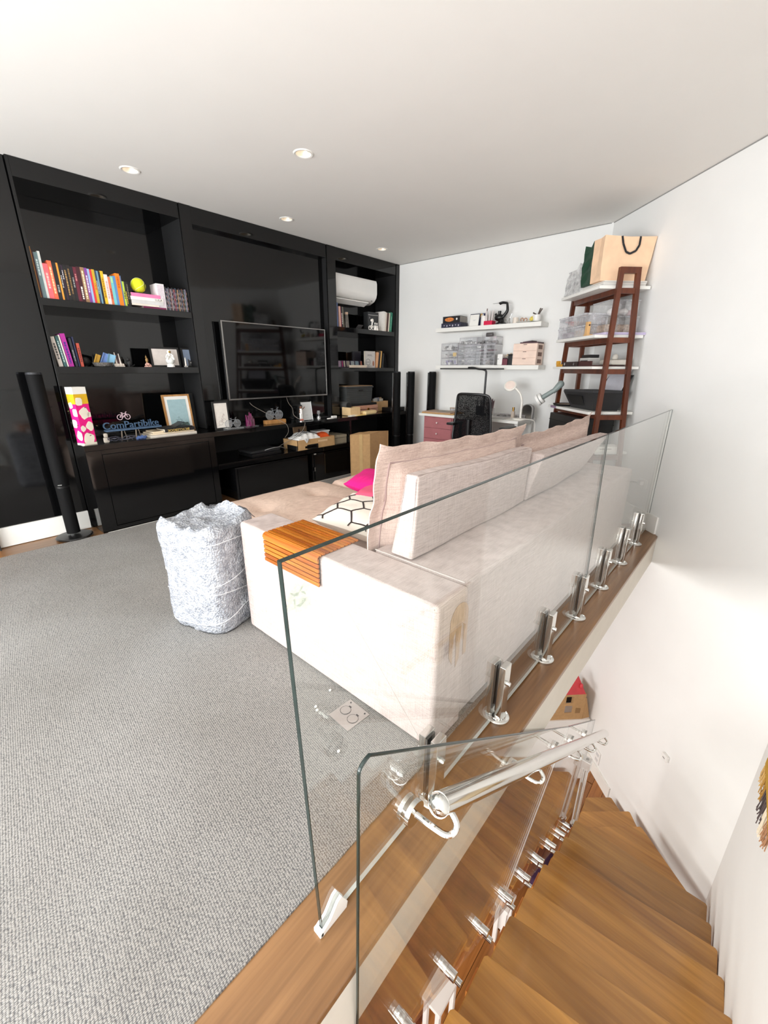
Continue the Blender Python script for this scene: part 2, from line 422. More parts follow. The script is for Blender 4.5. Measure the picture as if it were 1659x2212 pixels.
# ------------------------------------------------------------------ carpet
m, nt, out = new_mat('woven_carpet')
b = nt.nodes.new('ShaderNodeBsdfPrincipled'); nt.links.new(b.outputs[0], out.inputs[0])
v = coords(nt, (138, 245, 1), (0, 0, R(4)))
vo = nt.nodes.new('ShaderNodeTexVoronoi'); vo.feature = 'F1'; vo.inputs['Scale'].default_value = 1.0; vo.inputs['Randomness'].default_value = 0.35
nt.links.new(v, vo.inputs['Vector'])
big = noise(nt, coords(nt, (1, 1, 1)), 1.1, 3)
base = ramp(nt, big, lin((162, 158, 152)), lin((178, 175, 170)), 0.35, 0.65)
dk = nt.nodes.new('ShaderNodeMixRGB'); dk.blend_type = 'MULTIPLY'; dk.inputs[0].default_value = 1.0
nt.links.new(base, dk.inputs[1])
nt.links.new(ramp(nt, vo.outputs['Distance'], (1, 1, 1, 1), (0.30, 0.31, 0.34, 1), 0.28, 0.62), dk.inputs[2])
nt.links.new(dk.outputs[0], b.inputs['Base Color']); b.inputs['Roughness'].default_value = 0.95; b.inputs['Specular IOR Level'].default_value = 0.1
bp = nt.nodes.new('ShaderNodeBump'); bp.inputs['Strength'].default_value = 0.6; bp.inputs['Distance'].default_value = 0.004; bp.invert = True
nt.links.new(vo.outputs['Distance'], bp.inputs['Height']); nt.links.new(bp.outputs[0], b.inputs['Normal'])
RUG = m
t = thing('carpet', 'large flat woven grey-beige carpet covering the floor between sofa and black shelving', 'carpet', (0.8, 2.4, 0))
mb = MB(); mb.prism([(-2.6, 0.668), (4.12, 0.668), (4.12, 4.19), (0.98, 4.19), (0.25, 4.225), (-2.6, 4.26)], -0.004, 0.007, bev=0.002); obj('woven_pile', mb, RUG, t)
mb = MB(); mb.prism([(0.98, 4.19), (4.12, 4.19), (4.12, 4.2), (0.98, 4.2)], -0.004, 0.008); obj('edge_binding', mb, M('carpet_binding', (205, 202, 196), 0.8), t)

# ------------------------------------------------------------------ upper glass balustrade
YG = 0.58
t = thing('glass_balustrade', 'frameless clear glass balustrade on steel clamps behind the sofa', 'balustrade', (2.4, YG, 0))
def glass_poly(pts, y0, y1): # pts (x,z)
    mb = MB(); mb.hexa([(x, y0, z) for x, z in pts], [(x, y1, z) for x, z in pts]); return mb
XJ = 2.43
quads = [[(0.41, 0.012), (XJ+0.10, 0.012), (XJ-0.004, 1.098), (0.378, 1.098)],
         [(XJ+0.106, 0.012), (4.384, 0.012), (4.384, 1.098), (XJ+0.002, 1.098)]]
for qd in quads:
    g = obj('glass_panel', glass_poly(qd, YG-0.005, YG+0.005), GLASS, t, smooth=False)
    for a, bb in (((2, 3), (3, 0), (0, 1)) if qd is quads[0] else ((1, 2), (2, 3), (3, 0), (0, 1))):
        (xa, za), (xb, zb) = qd[a], qd[bb]
        d = Vector((xb-xa, 0, zb-za)).normalized(); nn = Vector((d.z, 0, -d.x))*0.0014
        A, B2 = Vector((xa, 0, za)), Vector((xb, 0, zb))
        mb = MB(); mb.hexa([A-nn+Vector((0, YG-0.0056, 0)), A+nn*0.5+Vector((0, YG-0.0056, 0)), B2+nn*0.5+Vector((0, YG-0.0056, 0)), B2-nn+Vector((0, YG-0.0056, 0))],
                           [A-nn+Vector((0, YG+0.0056, 0)), A+nn*0.5+Vector((0, YG+0.0056, 0)), B2+nn*0.5+Vector((0, YG+0.0056, 0)), B2-nn+Vector((0, YG+0.0056, 0))])
        obj('glass_edge', mb, GEDGE if a else M('bright_glass_edge', (196, 200, 196), .25, var=.05), g, smooth=False)
mb = MB()
for k in range(7):                                            # torn remains of a sticker
    a0 = k*.9; cx, cz, rr = .412+.022*math.cos(a0)*(k > 0), 1.012+.02*math.sin(a0)*(k > 0), (.016, .011, .013, .009, .012, .010, .013)[k]
    mb.hexa([(cx+rr*(1+.3*math.sin(3*q+k))*math.cos(q*.785), YG-.0056, cz+rr*(1+.3*math.cos(2*q+k))*math.sin(q*.785)) for q in range(8)], [(cx+rr*(1+.3*math.sin(3*q+k))*math.cos(q*.785), YG-.0052, cz+rr*(1+.3*math.cos(2*q+k))*math.sin(q*.785)) for q in range(8)])
obj('sticker_residue', mb, glass_mat('sticker_film', (.9, .93, .9), .35, (.78, .82, .76), .03, .2), t, smooth=False)
mb = MB(); boxC(mb, 1.392, 1.418, 0.0, 0.02, 0.0, 1.1); obj('wall_channel', mb, TRIMW, t)
for x, h in ((0.905, 0.28), (1.385, 0.28), (1.895, 0.282), (2.405, 0.287), (2.895, 0.29), (3.405, 0.295), (3.9, 0.288)):
    c = obj('clamp_plate', MB().box(x-0.028, x+0.028, YG-0.037, YG-0.010, 0.02, h, 0.003), CHROME, t)
    obj('back_plate', MB().box(x-0.028, x+0.028, YG+0.010, YG+0.037, 0.02, h, 0.003), CHROME, c)
    mb = MB(); mb.box(x-0.022, x+0.022, YG-0.0098, YG-0.006, 0.05, h-0.01); mb.box(x-0.022, x+0.022, YG+0.006, YG+0.0098, 0.05, h-0.01); obj('rubber_pad', mb, BLACKM, c)
    obj('flange', MB().lathe([(0.05, 0.0), (0.05, 0.012), (0.046, 0.016), (0.036, 0.018), (0.034, 0.024), (0.0, 0.026)], (x, YG-0.012, 0.0), 36), CHROME, c)
    mb = MB(); mb.cyl((x, YG-0.037, h-0.085), (x, YG-0.051, h-0.085), 0.011, 0.009, 18); mb.cyl((x, YG+0.037, h-0.085), (x, YG+0.051, h-0.085), 0.011, 0.009, 18); obj('bolt', mb, CHROME, c)
mb = MB(); pts = [(0.400, 0.0), (0.49, 0.0), (0.495, 0.02), (0.474, 0.068), (0.460, 0.062), (0.432, 0.026), (0.400, 0.012)]
mb.hexa([(x, YG-0.014, z) for x, z in pts], [(x, YG-0.006, z) for x, z in pts])
mb.hexa([(x, YG+0.006, z) for x, z in pts], [(x, YG+0.014, z) for x, z in pts])
mb.box(0.396, 0.409, YG-0.014, YG+0.014, 0.0, 0.016, 0.002)
tag(obj('corner_guard', mb, PLASTW, loc=(0.45, YG, 0)), 'white plastic guard clipped on the bottom corner of the balustrade glass', 'guard')

# ------------------------------------------------------------------ staircase
def GY(z): return 0.45-0.028*z
Ls = [(3.096, .451), (2.759, .448), (2.478, .442), (2.202, .454), (1.882, .489), (1.571, .506), (1.242, .518), (0.912, .525), (0.60, .53), (0.29, .53), (-0.01, .53), (-0.31, .53), (-0.6, .53)]
Rs = [(3.109, -.498), (2.839, -.510), (2.571, -.526), (2.300, -.539), (2.019, -.555), (1.73, -.560), (1.41, -.570), (1.08, -.578), (0.77, -.587), (0.46, -.596), (0.15, -.605), (-0.15, -.614), (-0.45, -.622)]
st = thing('staircase', 'open wooden staircase of honey-brown treads winding down beside the glass', 'staircase', (2.0, 0, ZL))
nos = []
for i, (l, r) in enumerate(zip(Ls, Rs)):
    z = -2.36+0.18*i; yl = min(l[1], GY(z)-0.05); k = (yl-r[1])/(l[1]-r[1])
    nos.append((Vector((r[0]+(l[0]-r[0])*k, yl, z)), Vector((r[0], r[1], z))))
back = [(nos[i+1][0]+Vector((0.035, 0, 0)), nos[i+1][1]+Vector((0.035, 0, 0))) for i in range(len(nos)-1)]+[(Vector((-0.85, 0.41, 0)), Vector((-0.85, -0.62, 0)))]
def chamfer(pl, c=0.012):
    o = []; n = len(pl)
    for i in range(n):
        p, q, s_ = Vector(pl[i]), Vector(pl[i-1]), Vector(pl[(i+1) % n])
        o.append(tuple(p+(q-p).normalized()*c)); o.append(tuple(p+(s_-p).normalized()*c))
    return o
tread_polys = []
for i, ((l, r), (bl, br)) in enumerate(zip(nos, back)):
    tread_polys.append(([(l.x, l.y), (bl.x, bl.y), (br.x, br.y), (r.x, r.y)], l.z))
tread_polys += [([(3.18, .451), (2.95, .44), (3.05, -.497), (3.16, -.50), (3.58, 0.0)], -2.54),
                ([(3.511, .48), (3.05, .45), (3.42, -.17), (3.52, -.12), (3.832, .119)], -2.72),
                ([(3.852, .512), (3.40, .47), (3.73, 0.0), (3.80, .04), (4.033, .309)], -2.90)]
for pl, z in tread_polys:
    c2 = chamfer(pl)
    area2 = sum(a[0]*b2[1]-b2[0]*a[1] for a, b2 in zip(c2, c2[1:]+c2[:1]))
    if area2 < 0: c2 = c2[::-1]
    obj('tread', MB().prism(c2, z-0.045, z, bev=0.006), TREADW, st)
ORW = wood_mat('support_wood', (205, 135, 62), (170, 100, 40), 0, 0.35)
for l, r in nos[:9]:
    obj('support_block', MB().box(l.x-0.16, l.x-0.05, l.y-0.05, l.y+0.012, l.z-0.095, l.z-0.045, 0.002), ORW, st)
# wall strip behind the winders (plaster string closing the gap to the wall)
# ------------------------------------------------------------------ stair glass, handrail, fixings
sg = thing('stair_balustrade', 'sloping clear glass stair panel with polished steel handrail', 'balustrade', (1.8, 0.5, -1.0))
def gpoly(pts, off=0.0, th=0.005):
    mb = MB(); n = Vector((0, 1, 0.028)).normalized()
    P = [Vector((x, GY(z), z)) for x, z in pts]
    mb.hexa([p-n*th for p in P], [p+n*th for p in P]); return mb
arc = [(0.417+0.03-0.03*math.cos(a), 0.678+0.024*math.sin(a)) for a in [math.pi/2*k/5 for k in range(6)]]
pan1 = [(0.417, -0.66)]+arc+[(2.250, -0.656), (1.510, -1.465)]
pan2 = [(1.518, -1.47), (2.257, -0.661), (3.254, -1.377), (3.34, -2.86)]
for pn, vis in ((pan1, [(0, 1), (1, 2), (2, 3), (3, 4), (4, 5), (5, 6), (6, 7)]), (pan2, [(1, 2), (2, 3), (0, 1)])):
    g = obj('glass_panel', gpoly(pn), GLASS, sg, smooth=False)
    tb = [tuple(Vector((pn[a][0], GY(pn[a][1]), pn[a][1]))) for a, _ in vis]+[tuple(Vector((pn[vis[-1][1]][0], GY(pn[vis[-1][1]][1]), pn[vis[-1][1]][1])))]
    if pn is pan1:
        obj('glass_edge', MB().tube(tb, 0.0042, 6), GEDGE, g)
        obj('joint_edge', MB().tube([(x, GY(z), z) for x, z in (pan1[-2], pan1[-1])], 0.003, 6), M('joint_edge', (225, 228, 226), 0.2), g)
    else:
        obj('glass_edge', MB().tube([(x, GY(z), z) for x, z in (pan2[1], pan2[2], pan2[3])], 0.0042, 6), GEDGE, g)
def rail_z(x): return 0.43-0.7065*(x-0.635)
YR = 0.372
obj('handrail', MB().tube([(0.622, YR, rail_z(0.622)), (0.632, YR, rail_z(0.632)), (3.02, YR, rail_z(3.02)), (3.03, YR, rail_z(3.03))], 0.028, 20).sph((0.625, YR, rail_z(0.625)), 0.0285, (0.8, 1, 1), 20).sph((3.028, YR, rail_z(3.028)), 0.0285, (0.8, 1, 1), 20), CHROME, sg)
for x in (0.60, 1.291, 1.99, 2.40, 2.88):
    zb = rail_z(x+0.03)-0.05; g = GY(zb)
    b_ = obj('rail_bracket', MB().tube([(x, g-0.01, zb), (x+0.01, YR+0.01, zb-0.012), (x+0.022, YR-0.035, zb-0.022), (x+0.045, YR-0.045, zb-0.004), (x+0.055, YR-0.02, zb+0.012), (x+0.058, YR, rail_z(x+0.058)-0.026)], 0.0075, 10, smooth=2), CHROME, sg)
    obj('glass_disc', MB().cyl((x, g-0.018, zb), (x, g-0.0055, zb), 0.033, n=28).cyl((x, g+0.0055, zb), (x, g+0.016, zb), 0.033, n=28).cyl((x, g+0.016, zb), (x, g+0.022, zb), 0.009, n=12), CHROME, b_)
    obj('saddle_plate', MB().hexa([(x+0.03, YR-0.011, rail_z(x+0.03)-0.031), (x+0.03, YR+0.011, rail_z(x+0.03)-0.031), (x+0.10, YR+0.011, rail_z(x+0.10)-0.031), (x+0.10, YR-0.011, rail_z(x+0.10)-0.031)],
                                  [(x+0.03, YR-0.011, rail_z(x+0.03)-0.027), (x+0.03, YR+0.011, rail_z(x+0.03)-0.027), (x+0.10, YR+0.011, rail_z(x+0.10)-0.027), (x+0.10, YR-0.011, rail_z(x+0.10)-0.027)]), CHROME, b_)
for (x, z) in ((.645, -.72), (.94, -.925), (1.262, -1.145), (1.585, -1.36), (1.91, -1.62), (2.225, -1.855), (2.575, -2.125), (2.89, -2.36), (3.2, -2.62)):
    g = GY(z)
    obj('standoff', MB().cyl((x, g-0.045, z), (x, g-0.006, z), 0.02, n=20).cyl((x, g+0.006, z), (x, g+0.018, z), 0.021, n=20).cyl((x, g+0.018, z), (x, g+0.024, z), 0.021, 0.015, 20).cyl((x, g-0.008, z), (x, g+0.008, z), 0.008, n=10), CHROME, sg)
    obj('lower_standoff', MB().cyl((x+0.05, g-0.05, z-0.13), (x+0.05, g-0.006, z-0.13), 0.014, n=16).cyl((x+0.05, g+0.006, z-0.13), (x+0.05, g+0.016, z-0.13), 0.015, n=16), CHROME, sg)
# post closing the stair glass at the turn
np_ = thing('newel_post', 'slim polished steel post with clamp head where the stairs turn', 'post', (3.16, 0.465, -2.54))
x, y = 3.16, 0.465
obj('foot', MB().cyl((x, y, -2.54), (x, y, -2.50), 0.033, n=24).cyl((x, y, -2.50), (x, y, -2.48), 0.026, n=24), CHROME, np_)
obj('shaft', MB().box(x-0.036, x+0.036, y-0.02, y-0.008, -2.48, -1.80, 0.002).box(x-0.036, x+0.036, y+0.008, y+0.02, -2.48, -1.80, 0.002), SATIN, np_)
obj('clamp_head', MB().box(x-0.034, x+0.034, y-0.034, y+0.034, -1.82, -1.72, 0.006), SATIN, np_)
obj('screw', MB().cyl((x, y, -1.72), (x, y, -1.714), 0.012, n=16), STEEL, np_)
obj('glass_strip', MB().box(x-0.06, x+0.02, y-0.005, y+0.005, -2.45, -1.83), GLASS, np_)
# ------------------------------------------------------------------ black media wall
def bx(name, parent, mat, *a, bev=0.002): return obj(name, MB().box(*a, bev), mat, parent)
t = thing('bookcase', 'tall black lacquered bookcase bay left of the television', 'bookcase', (1.6, 4.47, 0))
bx('side_panel', t, BLACKG, 0.93, 0.951, 4.47, 4.885, 0.0, 2.868); bx('header', t, BLACKG, 0.951, 2.155, 4.47, 4.885, 2.742, 2.868)
bx('pillar', t, BLACKG, 2.162, 2.272, 4.465, 4.885, 0.795, 2.868); bx('pillar_joint', t, BLACKM, 2.155, 2.162, 4.48, 4.885, 0.795, 2.868)
bx('back_panel', t, BLACKG, 0.951, 2.155, 4.872, 4.885, 0.795, 2.742)
bx('shelf', t, BLACKG, 0.951, 2.155, 4.475, 4.872, 1.89, 1.945); bx('shelf', t, BLACKG, 0.951, 2.155, 4.475, 4.872, 1.37, 1.427)
t = thing('television_niche', 'black lacquered wall niche framing the television', 'niche', (3.1, 4.47, 0.8))
bx('header', t, BLACKG, 2.274, 3.955, 4.47, 4.885, 2.722, 2.868); bx('back_panel', t, BLACKG, 2.274, 3.955, 4.55, 4.57, 0.795, 2.722)
t = thing('bookcase', 'tall black lacquered bookcase bay holding the air conditioner', 'bookcase', (4.7, 4.47, 0.8))
bx('pillar', t, BLACKG, 3.965, 4.108, 4.465, 4.885, 0.795, 2.868); bx('pillar_joint', t, BLACKM, 3.957, 3.965, 4.48, 4.885, 0.795, 2.868)
bx('header', t, BLACKG, 4.108, 5.30, 4.47, 4.885, 2.722, 2.868); bx('side_panel', t, BLACKG, 5.31, 5.386, 4.465, 4.885, 0.795, 2.868)
bx('panel_joint', t, BLACKM, 5.30, 5.31, 4.48, 4.885, 0.795, 2.868)
bx('back_panel', t, BLACKG, 4.108, 5.30, 4.872, 4.885, 0.795, 2.722)
bx('shelf', t, BLACKG, 4.108, 5.30, 4.475, 4.872, 1.89, 1.95); bx('shelf', t, BLACKG, 4.108, 5.30, 4.475, 4.872, 1.382, 1.433)
t = thing('worktop', 'long black lacquered worktop running under the television', 'worktop', (3.1, 4.22, 0.735))
bx('slab', t, BLACKG, 0.945, 5.375, 4.22, 4.885, 0.742, 0.792, bev=0.003)
t = thing('cabinet', 'low black lacquered cabinet under the bookcase beside the floor speaker', 'cabinet', (1.5, 4.22, 0))
bx('body', t, BLACKG, 0.95, 2.10, 4.24, 4.88, 0.0, 0.741)
for a in ((0.95, 1.066, 0.0, 0.741), (2.036, 2.10, 0.0, 0.741), (1.066, 2.036, 0.0, 0.042), (1.066, 2.036, 0.705, 0.741)): bx('front_frame', t, BLACKG, a[0], a[1], 4.22, 4.242, a[2], a[3], bev=0.0015)
bx('door', t, BLACKG, 1.071, 2.031, 4.222, 4.238, 0.047, 0.70)
t = thing('media_bench', 'black low open shelf unit under the television worktop', 'cabinet', (3.1, 4.22, 0))
bx('shelf', t, BLACKG, 2.104, 4.04, 4.21, 4.87, 0.39, 0.445); bx('back_panel', t, BLACKM, 2.104, 5.37, 4.87, 4.888, 0.0, 0.741)
bx('upright', t, BLACKG, 4.042, 4.08, 4.21, 4.868, 0.0, 0.741); bx('upright', t, BLACKG, 5.33, 5.37, 4.25, 4.868, 0.0, 0.741)
t = thing('low_cabinet', 'black gloss drawer block under the left half of the open shelf', 'cabinet', (2.8, 4.2, 0))
bx('body', t, BLACKG, 2.285, 3.30, 4.215, 4.8, 0.004, 0.375, bev=0.008); bx('drawer_front', t, BLACKG, 2.315, 3.28, 4.203, 4.214, 0.03, 0.36)
t = thing('low_cabinet', 'black gloss box with silver corner under the right half of the open shelf', 'cabinet', (3.7, 4.2, 0))
bx('body', t, BLACKG, 3.37, 4.035, 4.215, 4.8, 0.004, 0.375, bev=0.006); bx('door', t, BLACKG, 3.40, 4.03, 4.20, 4.214, 0.03, 0.36)
obj('corner_cap', MB().cyl((3.385, 4.2, 0.372), (3.42, 4.2, 0.372), 0.010, n=14), CHROME, t); bx('silver_label', t, STEEL, 3.388, 3.40, 4.196, 4.2, 0.15, 0.2, bev=0)

# television
t = thing('television', 'large black flat television with thin silver frame in front of the black panel', 'television', (3.15, 4.45, 1.08))
bx('casing', t, BLACKP, 2.445, 3.868, 4.462, 4.50, 1.083, 1.893, bev=0.006)
SILV = M('silver_frame', (168, 166, 164), 0.25, 1.0, var=0.04)
for nm, a in (('frame_side', (2.44, 2.456, 1.08, 1.896)), ('frame_side', (3.862, 3.874, 1.08, 1.896)), ('frame_rail', (2.456, 3.862, 1.884, 1.896)), ('frame_rail', (2.456, 3.862, 1.08, 1.096))):
    bx(nm, t, SILV, a[0], a[1], 4.446, 4.47, a[2], a[3], bev=0.002)
bx('screen', t, M('dark_screen', (6, 6, 7), 0.045, var=0.02), 2.456, 3.862, 4.452, 4.463, 1.096, 1.884, bev=0)
bx('wall_bracket', t, BLACKM, 2.9, 3.4, 4.5, 4.549, 1.3, 1.7)

# air conditioner
t = thing('air_conditioner', 'white split air conditioner mounted high in the right bookcase bay', 'air conditioner', (4.53, 4.6, 2.3))
pr = [(4.872, 2.30), (4.872, 2.60), (4.60, 2.612), (4.53, 2.60), (4.515, 2.56), (4.515, 2.43), (4.53, 2.38), (4.57, 2.335), (4.66, 2.30)]
mb = MB(); mb.hexa([(4.125, y, z) for y, z in pr], [(4.945, y, z) for y, z in pr])
bmesh.ops.bevel(mb.bm, geom=[e for e in mb.bm.edges if len(e.link_faces) == 2 and e.calc_face_angle(0) > 1.2], offset=0.012, segments=3, affect='EDGES')
obj('housing', mb, PLASTW, t)
obj('flap', MB().hexa([(4.15, 4.545, 2.305), (4.80, 4.545, 2.305), (4.80, 4.64, 2.262), (4.15, 4.64, 2.262)], [(4.15, 4.548, 2.315), (4.80, 4.548, 2.315), (4.80, 4.645, 2.272), (4.15, 4.645, 2.272)]), PLASTW, t)
mb = MB()
for i in range(4): mb.box(4.16, 4.79, 4.585+i*0.02, 4.590+i*0.02, 2.296, 2.318-i*0.004)
obj('air_vent', mb, M('grey_slot', (120, 120, 118), 0.6), t)
bx('badge', t, M('dark_badge', (60, 60, 62), 0.4), 4.87, 4.885, 4.555, 4.565, 2.338, 2.345, bev=0)

# floor speakers
SPK = M('speaker_cloth', (7, 7, 8), 0.75, spec=0.2, var=0.1, bump=0.2, bscale=900)
def speaker(label, x, y, rz, first=None):
    t = thing('floor_speaker', label, 'speaker', (x, y, 0), rz, 'slim black tower speakers', local=True)
    obj('base', MB().lathe([(0.135, 0.007), (0.138, 0.012), (0.13, 0.02), (0.06, 0.026), (0.0, 0.027)], n=40), BLACKS, t)
    obj('glass_neck', MB().cyl((0, 0, 0.026), (0, 0, 0.045), 0.04, n=24), GLASS, t)
    obj('lower_column', MB().cyl((0, 0, 0.045), (0, 0, 0.455), 0.05, n=28), SPK, t)
    obj('grille', MB().cyl((0, 0, 0.47), (0, 0, 1.368), 0.0525, n=28), SPK, t)
    obj('collar', MB().cyl((0, 0, 0.455), (0, 0, 0.47), 0.05, n=28), BLACKS, t)
    obj('top_cap', MB().cyl((0, 0, 1.368), (0, 0, 1.383), 0.053, 0.05, 28), M('speaker_cap', (60, 61, 64), 0.15, 0.6), t)
    obj('maker_plate', MB().box(-0.014, 0.014, -0.0536, -0.052, 0.483, 0.487), STEEL, t)
    obj('spine', MB().box(-0.02, 0.02, 0.045, 0.072, 0.045, 1.37, 0.006), BLACKG, t)
    return t
s0 = speaker('slim black tower speaker on round base left of the bookcase', 0.755, 4.325, R(-25))
for i, (lab, x, y) in enumerate((('slim black tower speaker against the right edge of the media wall', 4.905, 4.085), ('black tower speaker standing clear between media wall and desk', 5.13, 4.0), ('black tower speaker tucked behind the left end of the desk', 5.25, 3.70))):
    o = dup(s0, (x, y, 0), R(50), lab)

# ------------------------------------------------------------------ books
def cmat(rgb, rough=0.5): return M('ink_%02x%02x%02x' % tuple(rgb), rgb, rough, var=0.05, nscale=30)
PAGES = M('page_block', (226, 216, 196), 0.85, var=0.05, nscale=200, stretch=(1, 1, 0.02))
def book(label, x0, x1, z, h, rgb, y0=4.5, depth=0.15, lean=0.0, group='books on the top left shelf', title=None, name='book', vert=True, pages=PAGES, rzv=0.0):
    w = x1-x0
    t = thing(name, label, 'book', ((x0+x1)/2, y0, z), 0, group, local=True)
    rm = Matrix.Rotation(lean, 4, 'Y') @ Matrix.Rotation(rzv, 4, 'Z')
    c = min(0.002, w*0.2); hw = w/2-0.0004
    mb = MB(); mb.box(-hw, hw, 0, 0.003, 0, h, 0, mt=rm); mb.box(-hw, -hw+c, 0.003, depth, 0, h, 0, mt=rm); mb.box(hw-c, hw, 0.003, depth, 0, h, 0, mt=rm)
    obj('cover', mb, cmat(rgb), t, smooth=False)
    obj('pages', MB().box(-hw+c, hw-c, 0.003, depth-0.004, 0.003, h-0.004, mt=rm), pages, t, smooth=False)
    if title:
        a, b, rg = title; mb = MB(); rnd = random.Random(int(x0*10000)); zz = h*a
        while zz < h*b:
            l = rnd.uniform(0.006, 0.022); mb.box(-w*0.2, w*0.2, -0.0012, 0.0003, zz, min(zz+l, h*b), 0, mt=rm); zz += l+0.004
        obj('spine_lettering', mb, cmat(rg), t, smooth=False)
    return t
ROW = [(0.953, 0.963, 0.356, (188, 128, 52), 'thin golden brown', None), (0.963, 0.973, 0.333, (70, 34, 40), 'thin maroon', None), (0.973, 0.999, 0.322, (108, 132, 136), 'tall grey blue', (.5, .85, (200, 212, 214))),
 (0.999, 1.016, 0.333, (206, 210, 206), 'tall pale grey', None), (1.016, 1.049, 0.252, (236, 104, 112), 'coral pink', (.3, .75, (248, 190, 180))), (1.049, 1.077, 0.277, (232, 104, 70), 'orange red', (.15, .85, (250, 200, 160))),
 (1.077, 1.105, 0.269, (30, 28, 32), 'black novel', (.2, .4, (150, 150, 150))), (1.105, 1.118, 0.269, (232, 152, 56), 'thin amber', None), (1.118, 1.134, 0.26, (24, 24, 28), 'black slim', (.35, .7, (180, 180, 180))),
 (1.134, 1.147, 0.259, (46, 28, 46), 'dark plum', (.6, .85, (220, 220, 220))), (1.147, 1.172, 0.264, (26, 25, 27), 'black tan-lettered', (.15, .85, (170, 134, 84))), (1.172, 1.196, 0.264, (34, 30, 28), 'black brown-lettered', (.2, .9, (140, 108, 66))),
 (1.196, 1.216, 0.258, (28, 26, 32), 'charcoal', (.4, .7, (150, 150, 150))), (1.216, 1.24, 0.258, (96, 30, 48), 'wine red', (.6, .8, (190, 120, 120))), (1.24, 1.268, 0.264, (62, 26, 34), 'deep maroon', (.08, .45, (226, 220, 214))),
 (1.268, 1.296, 0.264, (150, 116, 84), 'tan', (.1, .9, (232, 216, 186))), (1.296, 1.317, 0.263, (126, 66, 150), 'purple', (.3, .8, (220, 210, 230))), (1.317, 1.334, 0.259, (150, 176, 214), 'light blue', None),
 (1.334, 1.35, 0.257, (208, 52, 56), 'red', None), (1.35, 1.371, 0.26, (196, 164, 46), 'mustard yellow', (.4, .6, (230, 90, 40))), (1.371, 1.384, 0.255, (52, 66, 92), 'navy blue', (.3, .7, (190, 200, 210))),
 (1.384, 1.397, 0.253, (110, 150, 172), 'steel blue', None), (1.397, 1.412, 0.251, (26, 28, 32), 'thin black', None), (1.412, 1.435, 0.257, (232, 182, 40), 'bright yellow', (.2, .8, (150, 110, 20))),
 (1.435, 1.464, 0.235, (234, 216, 214), 'pale pink', (.2, .8, (200, 170, 170))), (1.464, 1.483, 0.221, (214, 116, 76), 'terracotta', (.2, .6, (150, 40, 60))), (1.483, 1.506, 0.228, (112, 190, 196), 'turquoise', (.78, .95, (200, 230, 120))),
 (1.506, 1.526, 0.233, (88, 132, 186), 'sky blue', None), (1.526, 1.56, 0.256, (238, 128, 30), 'large orange', (.55, .9, (190, 88, 10))), (1.56, 1.571, 0.242, (92, 112, 150), 'thin slate blue', None),
 (1.571, 1.587, 0.199, (176, 200, 72), 'lime green', (.3, .6, (40, 40, 40))), (1.587, 1.601, 0.199, (40, 38, 38), 'short yellow-lettered', (.1, .6, (214, 190, 60))), (1.601, 1.619, 0.201, (24, 24, 26), 'short black', (.3, .9, (120, 110, 90)))]
prev = 'shelf end'
for x0, x1, h, rgb, nm, ti in ROW:
    dsc = nm+' book' if 'book' not in nm else nm
    book('%s book right of the %s, top left shelf row' % (nm, prev), x0, x1, 1.946, h, rgb, title=ti, depth=0.17 if h > .3 else 0.14); prev = nm+' one'
# flat stack below the ball
def flat_book(label, x0, x1, y0, y1, z0, z1, rgb, lettering=None, letcol=(40, 40, 40), rot=0.0, group=None, flip=False, lsize=None, cat='book'):
    c = ((x0+x1)/2, (y0+y1)/2, z0)
    t = thing('book', label, cat, c, 0, group, local=True); mt = Matrix.Rotation(rot, 4, 'Z')
    hx, hy, h = (x1-x0)/2, (y1-y0)/2, z1-z0; k = min(0.003, h*0.16)
    mb = MB(); mb.box(-hx, hx, -hy, hy, 0, k, mt=mt); mb.box(-hx, hx, -hy, hy, h-k, h-0.0005, mt=mt); mb.box(-hx, hx, -hy, -hy+0.003, k, h-k, mt=mt)
    obj('cover', mb, cmat(rgb), t, smooth=False)
    obj('pages', MB().box(-hx+0.004, hx-0.004, -hy+0.003, hy-0.004, k, h-k, mt=mt), PAGES, t, smooth=False)
    if lettering:
        s = lsize or h*0.8
        m4 = mt @ (frame_mt((hx-0.01, -hy-0.0006, h*0.18), (1, 0, 0), (0, 0, 1)) if not flip else frame_mt((-hx*0.1, -hy-0.0006, h*0.82), (-1, 0, 0), (0, 0, -1)))
        tb = text_mb(lettering, s, 0.0008, m4, 'RIGHT' if not flip else 'CENTER')
        obj('spine_lettering', tb, cmat(letcol), t, smooth=False)
    return t
flat_book('magenta and navy book at the very bottom of the flat stack', 1.72, 1.925, 4.495, 4.64, 1.946, 1.962, (120, 36, 80))
flat_book('cream book with yellow corner low in the flat stack', 1.625, 1.86, 4.49, 4.65, 1.9625, 1.978, (228, 218, 206))
flat_book('grey white book in the middle of the flat stack', 1.625, 1.905, 4.492, 4.65, 1.9785, 2.008, (206, 206, 206), None)
flat_book('white book titled LULA under the pink book', 1.622, 1.905, 4.492, 4.65, 2.0085, 2.036, (236, 232, 228), 'LULA', (40, 34, 34), lsize=.027)
flat_book('pink book on top of the flat stack', 1.632, 1.885, 4.495, 4.65, 2.0365, 2.066, (232, 128, 176), None)
t = thing('tennis_ball', 'oversized yellow felt tennis ball resting on the flat stack of books', 'ball', (1.728, 4.56, 2.0665), 0, local=True)
obj('stand', MB().lathe([(0.05, 0.0), (0.05, 0.006), (0.03, 0.012), (0.02, 0.012)], n=28), BLACKS, t)
obj('felt', MB().sph((0, 0, 0.071), 0.062, n=32), M('yellow_felt', (214, 222, 40), 0.95, var=0.1, nscale=30, bump=0.3, bscale=300), t)
pts = []
